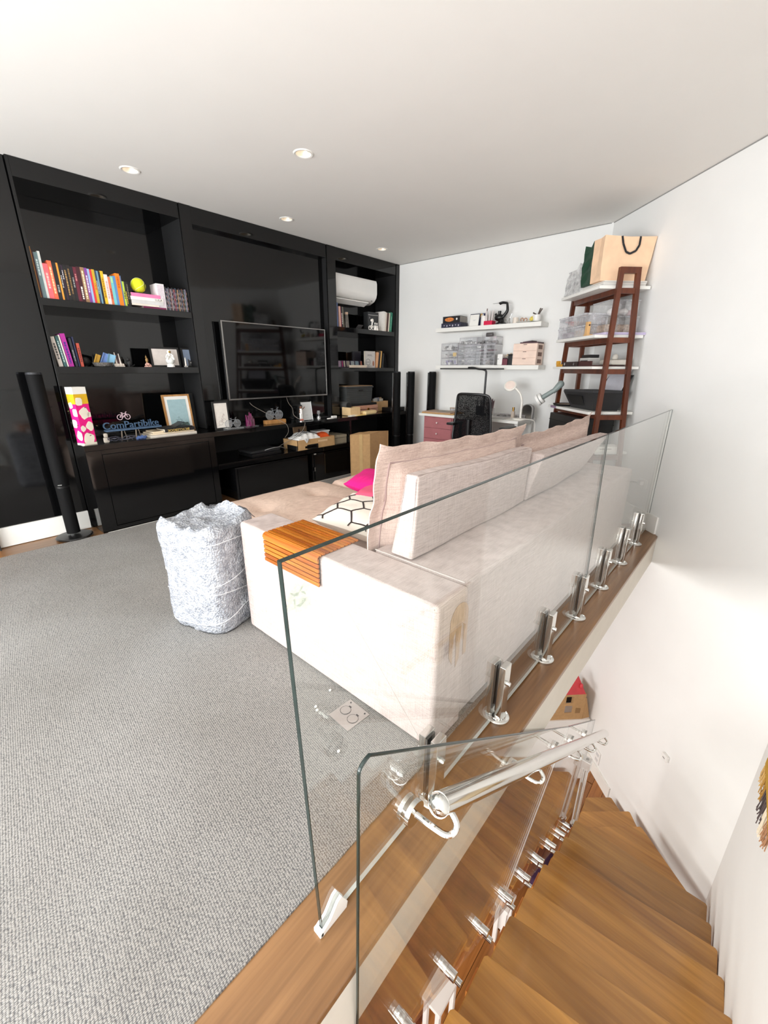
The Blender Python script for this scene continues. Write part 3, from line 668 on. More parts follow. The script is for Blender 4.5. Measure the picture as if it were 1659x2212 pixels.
for k in range(65):
    a = 2*math.pi*k/64; A, B_ = 0.72, 0.28
    p = Vector((A*math.cos(a)+B_*math.cos(3*a), A*math.sin(a)-B_*math.sin(3*a), 2*math.sqrt(A*B_)*math.sin(2*a))).normalized()*0.0621
    p = Euler((0.4, 0.9, 0.3)).to_matrix() @ p; pts.append(p+Vector((0, 0, 0.071)))
obj('seam', MB().tube(pts, 0.0016, 6), M('ball_seam', (226, 230, 190), 0.9), t)
mk = [Vector((0.062*math.sin(a)*math.cos(b), -0.0622*math.cos(a)*math.cos(b), 0.071+0.062*math.sin(b))) for a, b in [(0.75+0.12*math.sin(k*0.9), 0.75-0.16*k) for k in range(9)]]
obj('printed_mark', MB().tube(mk, 0.004, 6, smooth=1), BLACKM, t)
t = thing('box_set', 'thick white slip-cased box set between stacked books and DVD cases', 'box', (1.90, 4.5, 1.946), 0, local=True)
obj('slip_case', MB().box(-0.038, 0.034, 0, 0.14, 0, 0.222, 0.002), M('slipcase_white', (232, 230, 232), 0.5), t)
obj('disc_spines', MB().box(-0.03, 0.026, -0.0015, 0.001, 0.01, 0.21), M('spine_band', (214, 206, 214), 0.6, var=0.12, nscale=80), t)
dvdc = [(40, 36, 40), (70, 72, 96), (120, 116, 120), (48, 52, 60), (96, 64, 74), (150, 140, 136), (36, 36, 40), (92, 60, 86), (130, 60, 62), (60, 74, 88), (44, 40, 42), (164, 132, 90), (52, 44, 60), (88, 92, 92), (40, 46, 66), (110, 80, 66), (40, 38, 40), (76, 96, 90), (130, 120, 140), (44, 40, 46)]
dvdn = ['charcoal', 'slate', 'stone', 'ink', 'rosewood', 'silver', 'jet', 'violet', 'brick', 'steel', 'umber', 'sand', 'aubergine', 'sage', 'midnight', 'cocoa', 'soot', 'fern', 'lavender', 'coal']
for i, c in enumerate(dvdc):
    x0 = 1.938+i*0.0105
    t = thing('dvd_case', 'slim %s DVD case right of the %s on the top left shelf' % (dvdn[i], dvdn[i-1]+' one' if i else 'white box set'), 'dvd', (x0+0.005, 4.5, 1.946), 0, 'DVD cases on the top left shelf', local=True)
    obj('case', MB().box(-0.0047, 0.0047, 0, 0.135, 0, 0.19+0.012*((i*7) % 3 == 0), 0.0008), cmat(c, 0.3), t, smooth=False)
    mb = MB(); rnd = random.Random(i); zz = 0.02
    while zz < 0.17: l = rnd.uniform(0.008, 0.03); mb.box(-0.0018, 0.0018, -0.0008, 0.0002, zz, zz+l); zz += l+0.022
    obj('spine_lettering', mb, cmat([(170, 162, 170), (170, 130, 100), (130, 140, 160)][i % 3]), t, smooth=False)
# second shelf, leaning books
G2 = 'leaning books on the middle left shelf'
for x0, x1, h, rgb, nm, lean, ti in ((0.975, 1.006, .235, (222, 214, 204), 'cream book with dark lettering leaning at the left end', -.19, (.25, .8, (90, 84, 80))), (1.012, 1.032, .238, (64, 104, 106), 'teal book with white lettering leaning on the cream one', -.19, (.15, .85, (190, 210, 208))),
    (1.035, 1.045, .250, (236, 230, 222), 'thin ivory book leaning between teal and magenta', -.18, None), (1.048, 1.083, .262, (176, 42, 150), 'magenta and purple book leaning beside the ivory one', -.17, (.1, .75, (70, 40, 130))),
    (1.094, 1.112, .23, (40, 44, 52), 'dark grey book leaning beside the magenta one', -.12, (.2, .6, (140, 140, 140))), (1.117, 1.129, .24, (36, 40, 70), 'thin navy book leaning beside the dark grey one', -.10, None), (1.134, 1.156, .19, (176, 74, 58), 'small terracotta book last in the leaning group', -.05, (.2, .8, (90, 40, 40)))):
    book(nm, x0, x1, 1.428, h, rgb, 4.52, 0.15, lean=lean*0.45, group=G2, title=ti)
# ornaments on the middle shelf
t = thing('sphere_ornament', 'small dark round ornament beside the leaning books', 'ornament', (1.195, 4.62, 1.428), local=True)
obj('ball', MB().sph((0, 0, 0.045), 0.042, (1, 1, .95), 18), BLACKM, t); obj('foot', MB().cyl((0, 0, 0), (0, 0, 0.008), 0.025, n=18), BLACKS, t)
t = thing('glass_bowl', 'low cut crystal bowl holding folded blue cards', 'bowl', (1.315, 4.56, 1.428), local=True)
mb = MB(); n = 36; prof = [(0.05, 0.0), (0.07, 0.004), (0.084, 0.034), (0.087, 0.036), (0.081, 0.034), (0.066, 0.01), (0.0, 0.008)]
mb.lathe([(r*1.0, z) for r, z in prof], n=n); obj('bowl', mb, M('crystal', (120, 116, 112), 0.12, 0.3, var=0.5, nscale=120), t)
def card_thing(label, x, y, z, w, h, rgb, rz, ry, rx=0.25):
    t = thing('card', label, 'card', (x, y, z), 0, local=True)
    mt = Euler((rx, ry, rz)).to_matrix().to_4x4()
    obj('sheet', MB().box(-w/2, w/2, -0.0012, 0.0012, 0, h, mt=mt), cmat(rgb, .7), t); obj('fold', MB().box(-w/2, -w/2+0.004, -0.012, 0.0, 0, h, mt=mt), cmat(tuple(int(c*.86) for c in rgb), .7), t)
card_thing('yellow folded card standing in the crystal bowl', 1.262, 4.57, 1.452, 0.042, 0.085, (218, 170, 70), .3, .3)
card_thing('periwinkle blue folded card in the crystal bowl', 1.325, 4.56, 1.452, 0.07, 0.095, (120, 148, 206), .2, .35)
card_thing('pale sky blue folded card in the crystal bowl', 1.37, 4.555, 1.45, 0.06, 0.09, (130, 178, 206), -.1, .3)
t = thing('twin_figurine', 'white twin spired figurine with dark centre on a knobbly base', 'figurine', (1.443, 4.56, 1.428), local=True)
mb = MB(); mb.box(-0.042, 0.042, -0.03, 0.03, 0, 0.010, 0.004)
for k in range(9): mb.sph((-0.034+k*0.0085, -0.012+0.012*((k*5) % 3)/2, 0.018), 0.012, (1, 1, .9), 8)
obj('base', mb, M('bone_white', (216, 206, 196), 0.7, var=0.15, nscale=80), t)
mb = MB(); mb.cyl((-0.016, 0, 0.02), (-0.022, 0, 0.125), 0.009, 0.003, 10); mb.cyl((0.018, 0, 0.02), (0.010, 0, 0.115), 0.008, 0.003, 10); obj('spire', mb, M('bone_white', (216, 206, 196)), t)
obj('dark_core', MB().cyl((0, 0.004, 0.02), (-0.006, 0.004, 0.108), 0.011, 0.006, 10), M('brown_core', (70, 48, 50), 0.6), t)
t = thing('cat_figurine', 'small black seated cat figurine', 'figurine', (1.533, 4.56, 1.428), local=True)
mb = MB(); mb.sph((0, 0, 0.03), 0.024, (1, 1, 1.25), 14); mb.sph((-0.008, -0.006, 0.066), 0.017, (1, 1, .95), 12); mb.cyl((-0.018, -0.006, 0.076), (-0.021, -0.006, 0.093), 0.006, 0.001, 6); mb.cyl((0.0, -0.006, 0.076), (0.003, -0.006, 0.093), 0.006, 0.001, 6); mb.cyl((-0.01, -0.018, 0), (-0.01, -0.014, 0.03), 0.007, 0.008, 8)
obj('body', mb, BLACKM, t); obj('tail', MB().tube([(0.018, 0.01, 0.008), (0.034, 0, 0.012), (0.038, -0.012, 0.02)], 0.005, 8, 2), BLACKM, t)
t = thing('seated_figurine', 'small golden figurine sitting on a pinkish rock base', 'figurine', (1.693, 4.55, 1.428), local=True)
mb = MB(); mb.cyl((0, 0, 0), (0, 0, 0.010), 0.034, 0.03, 14)
for k, (x, y, z) in enumerate(((-.018, -.01, .02), (.0, -.014, .024), (.014, -.008, .016), (-.004, .006, .03), (.022, .004, .012))): mb.sph((x, y, z), 0.013, n=8)
obj('base', mb, M('pink_stone', (198, 156, 142), 0.6, var=0.2, nscale=60), t)
mb = MB(); mb.sph((-.004, 0, 0.062), 0.014, (.9, .8, 1.7), 10); mb.sph((-.008, -0.002, 0.09), 0.008, n=10); mb.cyl((-.008, 0, 0.09), (-.008, 0, 0.108), 0.003, 0.001, 6); obj('body', mb, M('dull_gold', (150, 118, 72), 0.45, 0.3), t)
def picture_frame(label, x0, x1, y, z0, z1, fw_, fmat, mat_rgb=None, matw=0.0, art_rgb=(225, 220, 214), tilt=0.08, depth=0.018, art=None, name='picture_frame', cat='picture', ry=0.0, glassy=False):
    t = thing(name, label, cat, ((x0+x1)/2, y, z0), 0, local=True)
    w, h = (x1-x0)/2, z1-z0; mt = Matrix.Rotation(ry, 4, 'Z') @ Matrix.Rotation(-tilt, 4, 'X')
    mb = MB(); mb.box(-w, -w+fw_, 0, depth, 0, h, .0015, mt=mt); mb.box(w-fw_, w, 0, depth, 0, h, .0015, mt=mt); mb.box(-w+fw_, w-fw_, 0, depth, 0, fw_, .0015, mt=mt); mb.box(-w+fw_, w-fw_, 0, depth, h-fw_, h, .0015, mt=mt)
    obj('frame', mb, fmat, t)
    if mat_rgb: obj('mount', MB().box(-w+fw_*.9, w-fw_*.9, 0.006, depth-.004, fw_*.9, h-fw_*.9, mt=mt), cmat(mat_rgb, .8), t)
    pic = obj('print', MB().box(-w+fw_+matw, w-fw_-matw, 0.0048, depth-.005, fw_+matw, h-fw_-matw, mt=mt), cmat(art_rgb, .7), t)
    if art: art(pic, w-fw_-matw, fw_+matw, h-fw_-matw, mt)
    obj('easel_back', MB().box(-.02, .02, depth, depth+.003, 0.01, h*.6, mt=mt @ Matrix.Rotation(-.0, 4, 'X')), BLACKM, t)
    return t
def lines(pic, segs, mt, rgb, w=0.0016):
    mb = MB()
    for s in segs: mb.ribbon([(x, 0.0047, z) for x, z in s], w, 0.0005, (0, -1, 0), mt)
    obj('drawing', mb, cmat(rgb, .8), pic, smooth=False)
def circ(cx, cz, r, n=18, a0=0, a1=2*math.pi): return [(cx+r*math.cos(a0+(a1-a0)*k/n), cz+r*math.sin(a0+(a1-a0)*k/n)) for k in range(n+1)]
BFR = M('black_frame', (30, 30, 30), 0.45, var=0.1)
def art_a(p, w, z0, z1, mt):
    lines(p, [[(-.09, z1-.02), (-.05, z1-.028), (-.01, z1-.022)], [(.05, z1-.03), (.09, z1-.024), (.10, z1-.022)], circ(.045, z1-.032, .010), [(.06, z0+.03), (.09, z0+.028)]], mt, (190, 180, 172), .0012)
picture_frame('black framed pale drawing behind the astronaut on the middle shelf', 1.752, 2.036, 4.60, 1.428, 1.618, 0.018, BFR, None, 0, (216, 208, 202), .1, art=art_a)
def art_b(p, w, z0, z1, mt):
    mb = MB(); mb.hexa([(-.03, .0045, z0), (.075, .0045, z0), (.075, .0045, z0+.07), (.05, .0045, z0+.05), (.02, .0045, z0+.085), (-.005, .0045, z0+.05), (-.03, .0045, z0+.07)], [(-.03, .005, z0), (.075, .005, z0), (.075, .005, z0+.07), (.05, .005, z0+.05), (.02, .005, z0+.085), (-.005, .005, z0+.05), (-.03, .005, z0+.07)], mt)
    obj('dark_silhouette', mb, cmat((66, 66, 68), .8), p, smooth=False)
    mb = MB(); mb.sph((0, .0045, z0+.03), .006, (1, .15, 1), 10, mt); obj('pale_dot', mb, PAPER, p)
picture_frame('black framed grey-blue picture with mountain silhouette half hidden by the pillar', 2.068, 2.24, 4.62, 1.428, 1.618, 0.016, BFR, None, 0, (132, 146, 168), .1, art=art_b)
t = thing('astronaut_figurine', 'white astronaut figurine with gold visor sitting on a white globe', 'figurine', (1.905, 4.54, 1.428), local=True)
PORC = M('white_porcelain', (238, 236, 232), 0.25, var=0.02)
obj('base', MB().lathe([(.036, 0), (.037, .003), (.035, .028), (.03, .03)], n=28), PORC, t); obj('globe', MB().sph((0, 0, .062), .040, (1, 1, .95), 24), M('matt_globe', (222, 224, 220), 0.5), t)
mb = MB(); mb.sph((-.004, .004, .112), .020, (1, .85, 1.0), 14); mb.tube([(-.02, 0, .12), (-.036, -.008, .10), (-.038, -.012, .085)], .007, 8, 1); mb.tube([(.014, 0, .12), (.026, -.01, .112), (.03, -.014, .10)], .007, 8, 1); mb.tube([(-.012, -.012, .10), (-.03, -.03, .09), (-.036, -.03, .068)], .008, 8, 1); mb.tube([(.008, -.014, .098), (.02, -.034, .09), (.026, -.036, .07)], .008, 8, 1); mb.sph((-.002, 0, .142), .019, n=16)
obj('suit', mb, PORC, t); obj('visor', MB().sph((-.001, -.010, .142), .0135, (1.1, .75, .9), 16), M('gold_visor', (212, 170, 84), 0.12, 1.0), t)
t = thing('mini_obelisk', 'tiny white obelisk ornament between the two framed pictures', 'ornament', (2.052, 4.53, 1.428), local=True)
obj('foot', MB().box(-.014, .014, -.014, .014, 0, .014, .001), M('grey_stone', (170, 168, 164), .7), t); obj('shaft', MB().cyl((0, 0, .014), (0, 0, .082), .010, .006, 4).cyl((0, 0, .082), (0, 0, .096), .006, .0005, 4), M('bone_white', (216, 206, 196)), t)

# ------------------------------------------------------------------ things on the worktop (left)
ZW = 0.7925
t = thing('gift_bag', 'tall pink and white floral gift bag at the left end of the worktop', 'bag', (0.965, 4.245, ZW), local=True)
PK = M('bag_pink', (232, 20, 128), 0.45); CRM = M('bag_cream', (240, 232, 214), 0.5)
mt = Matrix.Rotation(R(20), 4, 'Z')
Hb = 0.475
mb = MB(); mb.box(-.002, .108, 0, .085, 0, Hb, .001, mt=mt); obj('bag_body', mb, PK, t)
obj('top_band', MB().box(-.0028, .1088, -.0009, .0858, Hb-.055, Hb+.001, 0, mt=mt), PAPER, t)
obj('yellow_band', MB().box(-.0026, .1086, -.0007, .0856, Hb-.135, Hb-.05, 0, mt=mt), M('bag_yellow', (226, 178, 30), .5), t)
obj('cream_band', MB().box(-.0027, .1087, -.0008, .0857, 0, .018, 0, mt=mt), CRM, t)
def blossom(cx, cz, r, face, k):
    rnd = random.Random(k); P = []
    for a in range(14):
        q = r*(0.98+0.10*math.sin(a*1.8+k)+rnd.uniform(-.05, .05)); P.append((cx+q*math.cos(a*math.pi/7), cz+q*1.15*math.sin(a*math.pi/7)))
    mb = MB()
    if face == 'f':
        P = [(min(.106, max(0, x)), min(Hb-.06, max(.0, z))) for x, z in P]; mb.hexa([(x, -.0003, z) for x, z in P], [(x, -.0016, z) for x, z in P], mt)
    else:
        P = [(min(.084, max(0, x)), min(Hb-.06, max(.0, z))) for x, z in P]; mb.hexa([(-.0020, x, z) for x, z in P], [(-.0034, x, z) for x, z in P], mt)
    obj('blossom', mb, CRM, t, smooth=False)
for k, (x, z, r) in enumerate(((.05, .05, .046), (.08, .155, .034), (.018, .14, .022), (.055, .265, .042), (.095, .25, .02), (.03, .36, .03))): blossom(x, z, r, 'f', k)
for k, (x, z, r) in enumerate(((.03, .08, .036), (.06, .18, .032), (.025, .27, .03), (.06, .33, .024))): blossom(x, z, r, 's', k+9)
mb = MB()
for k, (x, z) in enumerate(((.085, .055), (.06, .10), (.085, .185), (.03, .17), (.07, .31), (.09, .05), (.02, .3))): mb.box(x-.006, x+.008, -.0026, -.0017, z-.003, z+.003, mt=mt @ Matrix.Rotation(.3*((k % 3)-1), 4, 'Y'))
obj('leaf_print', mb, cmat((110, 96, 60)), t, smooth=False)
# wooden sign
t = thing('name_sign', 'blue grey cut-out wooden sign with raised lettering and a small bicycle', 'sign', (1.38, 4.33, ZW), local=True)
BLUE = M('sign_blue', (60, 84, 110), 0.7, var=0.12, nscale=40); rm = Matrix.Rotation(R(3), 4, 'Z')
obj('sign_base', MB().box(-.225, .255, -.03, .03, .088, .105, .002, mt=rm), BLUE, t)
lt = text_mb('ComPartibike', .088, .016, rm @ frame_mt((-.24, -.004, .108), (1, 0, 0), (0, 0, 1)), 'LEFT', 0.98); 
obj('lettering', lt, BLUE, t, smooth=False)
mb = MB()
for cx in (-.085, -.02): mb.tube([(x, 0, z) for x, z in circ(cx, .205, .022, 20)], .003, 6, mt=rm)
for a, b in (((-.085, .205), (-.06, .235)), ((-.06, .235), (-.03, .235)), ((-.03, .235), (-.053, .205)), ((-.053, .205), (-.085, .205)), ((-.02, .205), (-.034, .245)), ((-.034, .245), (-.024, .25)), ((-.053, .205), (-.066, .243)), ((-.074, .243), (-.058, .243))): mb.tube([(a[0], 0, a[1]), (b[0], 0, b[1])], .003, 6, mt=rm)
obj('bicycle_cutout', mb, M('bike_pink', (196, 170, 178), .6), t)
mb = MB()
for x in (-.10, .02): mb.tube([(x, 0, .0), (x+.01, 0, .09)], .006, 8); mb.tube([(x+.05, .02, 0), (x+.03, 0, .09)], .004, 8)
obj('wire_feet', mb, M('beige_wire', (130, 118, 104), .5), t)
# cables and plug
t = thing('cable_tangle', 'tangle of dark cables with a pale plug on the worktop', 'cable', (1.2, 4.27, ZW), local=True)
rnd = random.Random(5); mb = MB()
for k in range(5):
    pts = [(-.04+.03*rnd.random(), -.01+.02*rnd.random(), .01)]
    for j in range(7): pts.append((-.05+.034*j+rnd.uniform(-.02, .02), rnd.uniform(-.035, .03), rnd.uniform(.006, .05)))
    mb.tube(pts, .003, 6, 2)
obj('cable', mb, M('cable_grey', (62, 62, 74), .4), t)
obj('plug', MB().box(-.085, -.04, -.02, .012, .0, .05, .012).box(-.08, -.05, -.03, .0, .05, .085, .008), M('plug_beige', (168, 160, 148), .5), t)
t = thing('blue_cloth', 'small crumpled blue cloth beside the cable tangle', 'cloth', (1.425, 4.27, ZW), local=True)
mb = MB(); mb.sph((0, 0, .014), .03, (1.7, .8, .5), 18)
for v in mb.bm.verts: v.co += Vector((0, 0, 0.006*math.sin(v.co.x*190)+.004*math.sin(v.co.y*230)))
for v in mb.bm.verts: v.co.z = max(v.co.z, 0)
obj('cloth', mb, M('blue_cloth', (70, 92, 140), .9, var=.2, nscale=60), t)
t = thing('picture_frame', 'oak framed pale blue bicycle print standing on the worktop', 'picture', (1.93, 4.56, ZW), local=True)
OAK = wood_mat('oak_frame', (196, 146, 88), (160, 110, 58), 2, .45, 2)
pf = t; w, h = .14, .37; mt = Matrix.Rotation(R(-7), 4, 'X')
mb = MB()
for a in ((-w, -w+.018, 0, h), (w-.018, w, 0, h), (-w+.018, w-.018, 0, .018), (-w+.018, w-.018, h-.018, h)): mb.box(a[0], a[1], 0, .022, a[2], a[3], .0015, mt=mt)
obj('frame', mb, OAK, t); obj('mount', MB().box(-w+.017, w-.017, .006, .018, .017, h-.017, mt=mt), PAPER, t)
pp = obj('print', MB().box(-w+.045, w-.045, .0045, .01, .05, h-.05, mt=mt), cmat((160, 190, 196), .7), t)
lines(pp, [circ(-.008, .135, .008), [(-.045, .115), (.03, .115)], [(-.03, .115), (-.03, .09)], [(.005, .128), (.02, .10)], circ(-.028, .09, .012), circ(.018, .09, .012)], mt, (70, 84, 88), .0022)
mb = MB(); mb.hexa([(.0, .0044, .056), (.088, .0044, .056), (.08, .0044, .085), (.03, .0044, .082)], [(.0, .005, .056), (.088, .005, .056), (.08, .005, .085), (.03, .005, .082)], mt); obj('green_shape', mb, cmat((70, 92, 88)), pp, smooth=False)
mb = MB(); mb.box(-.093, .093, .0042, .005, .05, .062, mt=mt); obj('ground_band', mb, cmat((96, 128, 128)), pp, smooth=False)
picture_frame('dark framed picture in shadow behind the oak frame', 2.03, 2.15, 4.66, ZW, 1.16, .016, BFR, None, 0, (44, 50, 54), .08)
# book pile with tablet
flat_book('large white book at the bottom of the worktop pile', 1.50, 1.945, 4.265, 4.50, ZW, ZW+.022, (206, 198, 186), rot=.02)
flat_book('cream paperback second in the worktop pile', 1.52, 1.93, 4.285, 4.50, ZW+.0225, ZW+.036, (222, 206, 180), rot=.03)
flat_book('black book with upside-down yellow and white spine title', 1.64, 1.935, 4.275, 4.48, ZW+.0365, ZW+.068, (28, 26, 28), 'BICYCLEBOOK', (208, 176, 92), rot=.02, flip=True, lsize=.032)
flat_book('pale open pamphlet behind the black titled book', 1.54, 1.64, 4.30, 4.48, ZW+.0365, ZW+.05, (226, 208, 178))
t = thing('tablet', 'black tablet lying on the book pile', 'tablet', (1.77, 4.37, ZW+.0685), R(4), local=True)
obj('body', MB().box(-.16, .15, -.09, .10, 0, .008, .003), BLACKM, t); obj('stand_flap', MB().box(-.02, .10, -.02, .10, .0, .004, .001, mt=Matrix.Translation((-.01, -.05, .008)) @ Matrix.Rotation(R(-22), 4, 'Y')), BLACKP, t)
# ------------------------------------------------------------------ things under the television
ACR = glass_mat('acrylic_haze', (0.94, 0.95, 0.96), 0.12, (0.75, 0.78, 0.8), 0.08)
def art_c(p, w, z0, z1, mt):
    lines(p, [circ(-.018, z0+.05, .022), circ(.022, z0+.07, .022), [(-.018, z0+.05), (-.002, z0+.085), (.022, z0+.07)], [(-.002, z0+.085), (-.006, z0+.10), (.014, z0+.10)], [(-.03, z0+.03), (-.05, z0+.02)], [(.0, z0+.11), (.03, z0+.14)], [(.03, z0+.14), (.036, z0+.12)], [(.012, z0+.10), (.024, z0+.15)]], mt, (120, 92, 84), .0018)
picture_frame('black framed white line drawing of a bicycle below the television corner', 2.185, 2.365, 4.335, ZW, 1.085, 0.018, BFR, None, 0, (224, 218, 210), .05, art=art_c)
def acrylic_bike(label, x, y, base, s=1.0, mat=None, stand='acrylic'):
    t = thing('bicycle_ornament', label, 'ornament', (x, y, ZW), 0, local=True)
    mat = mat or ACR
    if stand == 'acrylic':
        obj('stand', MB().box(-.10, .11, -.035, .035, 0, .014, .002), ACR, t); z = .014
    else:
        obj('stand', MB().box(-.142, .142, -.03, .03, 0, .045, .003), OAK, t); z = .046
    mb = MB()
    for cx in (-.058*s, .058*s):
        mb.cyl((cx, -.003, z+.05*s), (cx, .003, z+.05*s), .05*s, n=28)
    obj('wheel_disc', mb, mat, t)
    mb = MB()
    for cx in (-.058*s, .058*s): mb.tube([(a, -.004, b) for a, b in circ(cx, z+.05*s, .049*s, 28)], .0018, 6)
    for a, b in (((-.058, .05), (-.02, .1)), ((-.02, .1), (.04, .10)), ((.04, .10), (.0, .05)), ((0, .05), (-.058, .05)), ((.058, .05), (.036, .118)), ((.036, .118), (.056, .126)), ((0, .05), (-.026, .115)), ((-.04, .117), (-.012, .117))):
        mb.tube([(a[0]*s, -.002, z+a[1]*s), (b[0]*s, -.002, z+b[1]*s)], .0032*s, 6)
    obj('bicycle_outline', mb, M('frosted_edge', (112, 116, 120), .3, var=.05), t)
    return t
acrylic_bike('clear acrylic bicycle ornament on an acrylic base beside the small frame', 2.365, 4.29, 0, .85)
acrylic_bike('frosted bicycle ornament on a light wooden block', 2.95, 4.36, 0, 1.1, stand='wood')
t = thing('geode', 'dark purple crystal cluster on a thin clear plate', 'ornament', (2.60, 4.33, ZW), local=True)
rnd = random.Random(3); mb = MB()
for k in range(16):
    a = rnd.uniform(0, 6.28); r = rnd.uniform(0, .05); h = rnd.uniform(.05, .14)*(1-r*6)+.03
    mb.cyl((r*math.cos(a), r*.6*math.sin(a), .005), (r*1.25*math.cos(a), r*.75*math.sin(a), h), .018, .006, 6)
obj('crystals', mb, M('amethyst', (96, 14, 66), .12, var=.5, nscale=40), t); obj('plate', MB().box(-.085, .085, -.03, .03, 0, .005, .001), ACR, t)
t = thing('boy_figurine', 'white and dark standing figurine raising a hand beside the desk calendar', 'figurine', (3.30, 4.30, ZW), local=True)
obj('stand', MB().cyl((0, 0, 0), (0, 0, .006), .035, n=20), STEEL, t)
obj('clothes', MB().cyl((-.010, 0, .03), (-.008, 0, .10), .010, .012, 10).cyl((.010, 0, .03), (.008, 0, .10), .010, .012, 10).cyl((0, 0, .09), (0, 0, .155), .022, .016, 12), PORC, t)
obj('skin', MB().sph((0, -.002, .175), .019, n=14).tube([(.014, 0, .145), (.04, -.004, .155), (.055, -.006, .175)], .005, 8, 1).tube([(-.014, 0, .145), (-.026, -.004, .12), (-.024, -.008, .10)], .005, 8, 1), M('brown_skin', (120, 80, 58), .5), t)
obj('hair', MB().sph((0, .004, .186), .022, (1, 1, .8), 14), BLACKM, t); obj('shoes', MB().sph((-.011, -.006, .018), .013, (1, 1.4, .9), 10).sph((.011, -.006, .018), .013, (1, 1.4, .9), 10), M('red_shoe', (206, 96, 72), .5), t)
t = thing('desk_calendar', 'white tent desk calendar in a thin metal stand', 'calendar', (3.415, 4.33, ZW), local=True)
obj('sheet', MB().hexa([(-.078, -.012, .006), (.078, -.012, .006), (.078, -.006, .006), (-.078, -.006, .006)], [(-.078, .012, .225), (.078, .012, .225), (.078, .018, .225), (-.078, .018, .225)]), M('calendar_grey', (206, 208, 208), .7), t)
obj('wire_stand', MB().tube([(-.082, -.015, .0), (-.082, .014, .23), (.082, .014, .23), (.082, -.015, 0), (.082, .07, 0), (.082, .02, .22)], .002, 6), STEEL, t)
lm = frame_mt((0, 0, 0), (1, 0, 0), (0, .11, 1)); 
mb = MB()
for k, w in ((.07, .04), (.058, .05), (.03, .055)): mb.box(-w/2-.01, w/2-.01, -.0098+k*.1-.0042, -.0090+k*.1-.0042, k, k+.003)
obj('faint_print', mb, cmat((170, 170, 168)), t, smooth=False)
t = thing('hourglass', 'small glass hourglass with white sand next to the calendar', 'hourglass', (3.575, 4.29, ZW), local=True)
obj('bulbs', MB().lathe([(.018, .008), (.024, .024), (.020, .042), (.004, .056), (.020, .072), (.025, .090), (.016, .106)], n=24), M('hourglass_glass', (150, 150, 152), .08, .4), t)
obj('sand', MB().lathe([(.017, .006), (.025, .022), (.018, .034), (.0, .040)], n=20), PAPER, t); obj('end_cap', MB().cyl((0, 0, 0), (0, 0, .008), .022, n=20).cyl((0, 0, .106), (0, 0, .112), .02, n=20), M('grey_cap', (140, 140, 142), .3, .5), t)
def wire(label, pts, r=.003, rgb=(120, 112, 104), cat='cable', sm=2):
    P = [Vector(p) for p in pts]; lo = P[0]
    return tag(obj('power_cable', MB().tube(P, r, 6, sm), M('cable_%d%d%d' % rgb, rgb, .45), loc=lo), label, cat)
wire('thin cable hanging from the television over the worktop edge behind the wooden block', [(2.72, 4.5, 1.04), (2.74, 4.47, 1.0), (2.86, 4.40, .92), (2.98, 4.24, .815), (3.02, 4.205, .78), (3.04, 4.22, .69), (3.035, 4.3, .62)])
wire('thin cable looping down beside the figurine to the open shelf', [(3.24, 4.5, 1.08), (3.24, 4.46, 1.0), (3.27, 4.42, .95), (3.22, 4.36, .86), (3.29, 4.24, .80), (3.29, 4.205, .77), (3.22, 4.23, .64), (3.05, 4.4, .52), (2.96, 4.45, .456)])
t = thing('charger', 'white phone charger with looped white cable on the worktop', 'charger', (3.82, 4.28, ZW), local=True)
obj('brick', MB().box(-.03, .045, -.02, .02, 0, .03, .005), PLASTW, t); obj('cable', MB().tube([(-.03, 0, .006), (-.09, -.02, .006), (-.14, -.03, .006), (-.15, -.05, .006), (-.10, -.055, .006), (-.04, -.045, .006)], .006, 8, 2), PLASTW, t)
t = thing('remote_control', 'black remote control lying on the worktop behind the charger', 'remote', (3.78, 4.38, ZW), R(-5), local=True)
obj('body', MB().box(-.12, .09, -.02, .02, 0, .018, .004), BLACKP, t); obj('button_strip', MB().box(-.09, .06, -.012, .012, .018, .020), M('dark_buttons', (54, 54, 58), .5), t)
# right half of the worktop
t = thing('cylinder_speaker', 'grey fabric cylinder lying on its side under the right bookcase', 'speaker', (4.22, 4.45, ZW), local=True)
GREYF = M('grey_fabric', (74, 74, 74), .9, bump=.2, bscale=500)
obj('shell', MB().cyl((0, -.05, .13), (0, .13, .13), .052, n=28), GREYF, t); obj('front_disc', MB().cyl((0, -.052, .13), (0, -.049, .13), .043, n=28), BLACKM, t); obj('foot', MB().box(-.04, .04, -.03, .1, 0, .085, .004), BLACKM, t)
t = thing('document_box', 'cream cardboard magazine box on the worktop', 'box', (4.30, 4.36, ZW), local=True)
CREAM = M('cream_card', (226, 194, 146), .75)
obj('box', MB().box(-.17, .02, -.09, -.085, 0, .115, .001).box(-.17, .02, .08, .085, 0, .115, .001).box(-.17, -.165, -.085, .08, 0, .115).box(.015, .02, -.085, .08, 0, .115).box(-.17, .02, -.09, .085, 0, .005), CREAM, t)
obj('inserts', MB().box(-.15, .0, -.07, -.06, .006, .10).box(-.15, .0, -.03, -.02, .006, .095), PAPER, t)
for nm, a in (('yellow paper sheets spread in front of the cream box', (4.30, 4.262, .26, .11, .004, (236, 206, 130))), ('white envelope at the worktop edge under the yellow papers', (4.17, 4.25, .16, .08, .012, (232, 226, 214)))):
    t = thing('paper_sheet', nm, 'paper', (a[0], a[1], ZW), R(6), local=True)
    obj('sheets', MB().box(-a[2]/2, a[2]/2, -a[3]/2+.02, a[3]/2, 0, a[4], .0008).box(-a[2]/2+.03, a[2]/2-.05, -a[3]/2+.025, a[3]/2-.02, a[4], a[4]+.006, .0008), cmat(a[5], .7), t)
t = thing('tissue_bag', 'cream paper bag lying on the worktop in front of the pink case', 'bag', (4.50, 4.30, ZW), R(5), local=True)
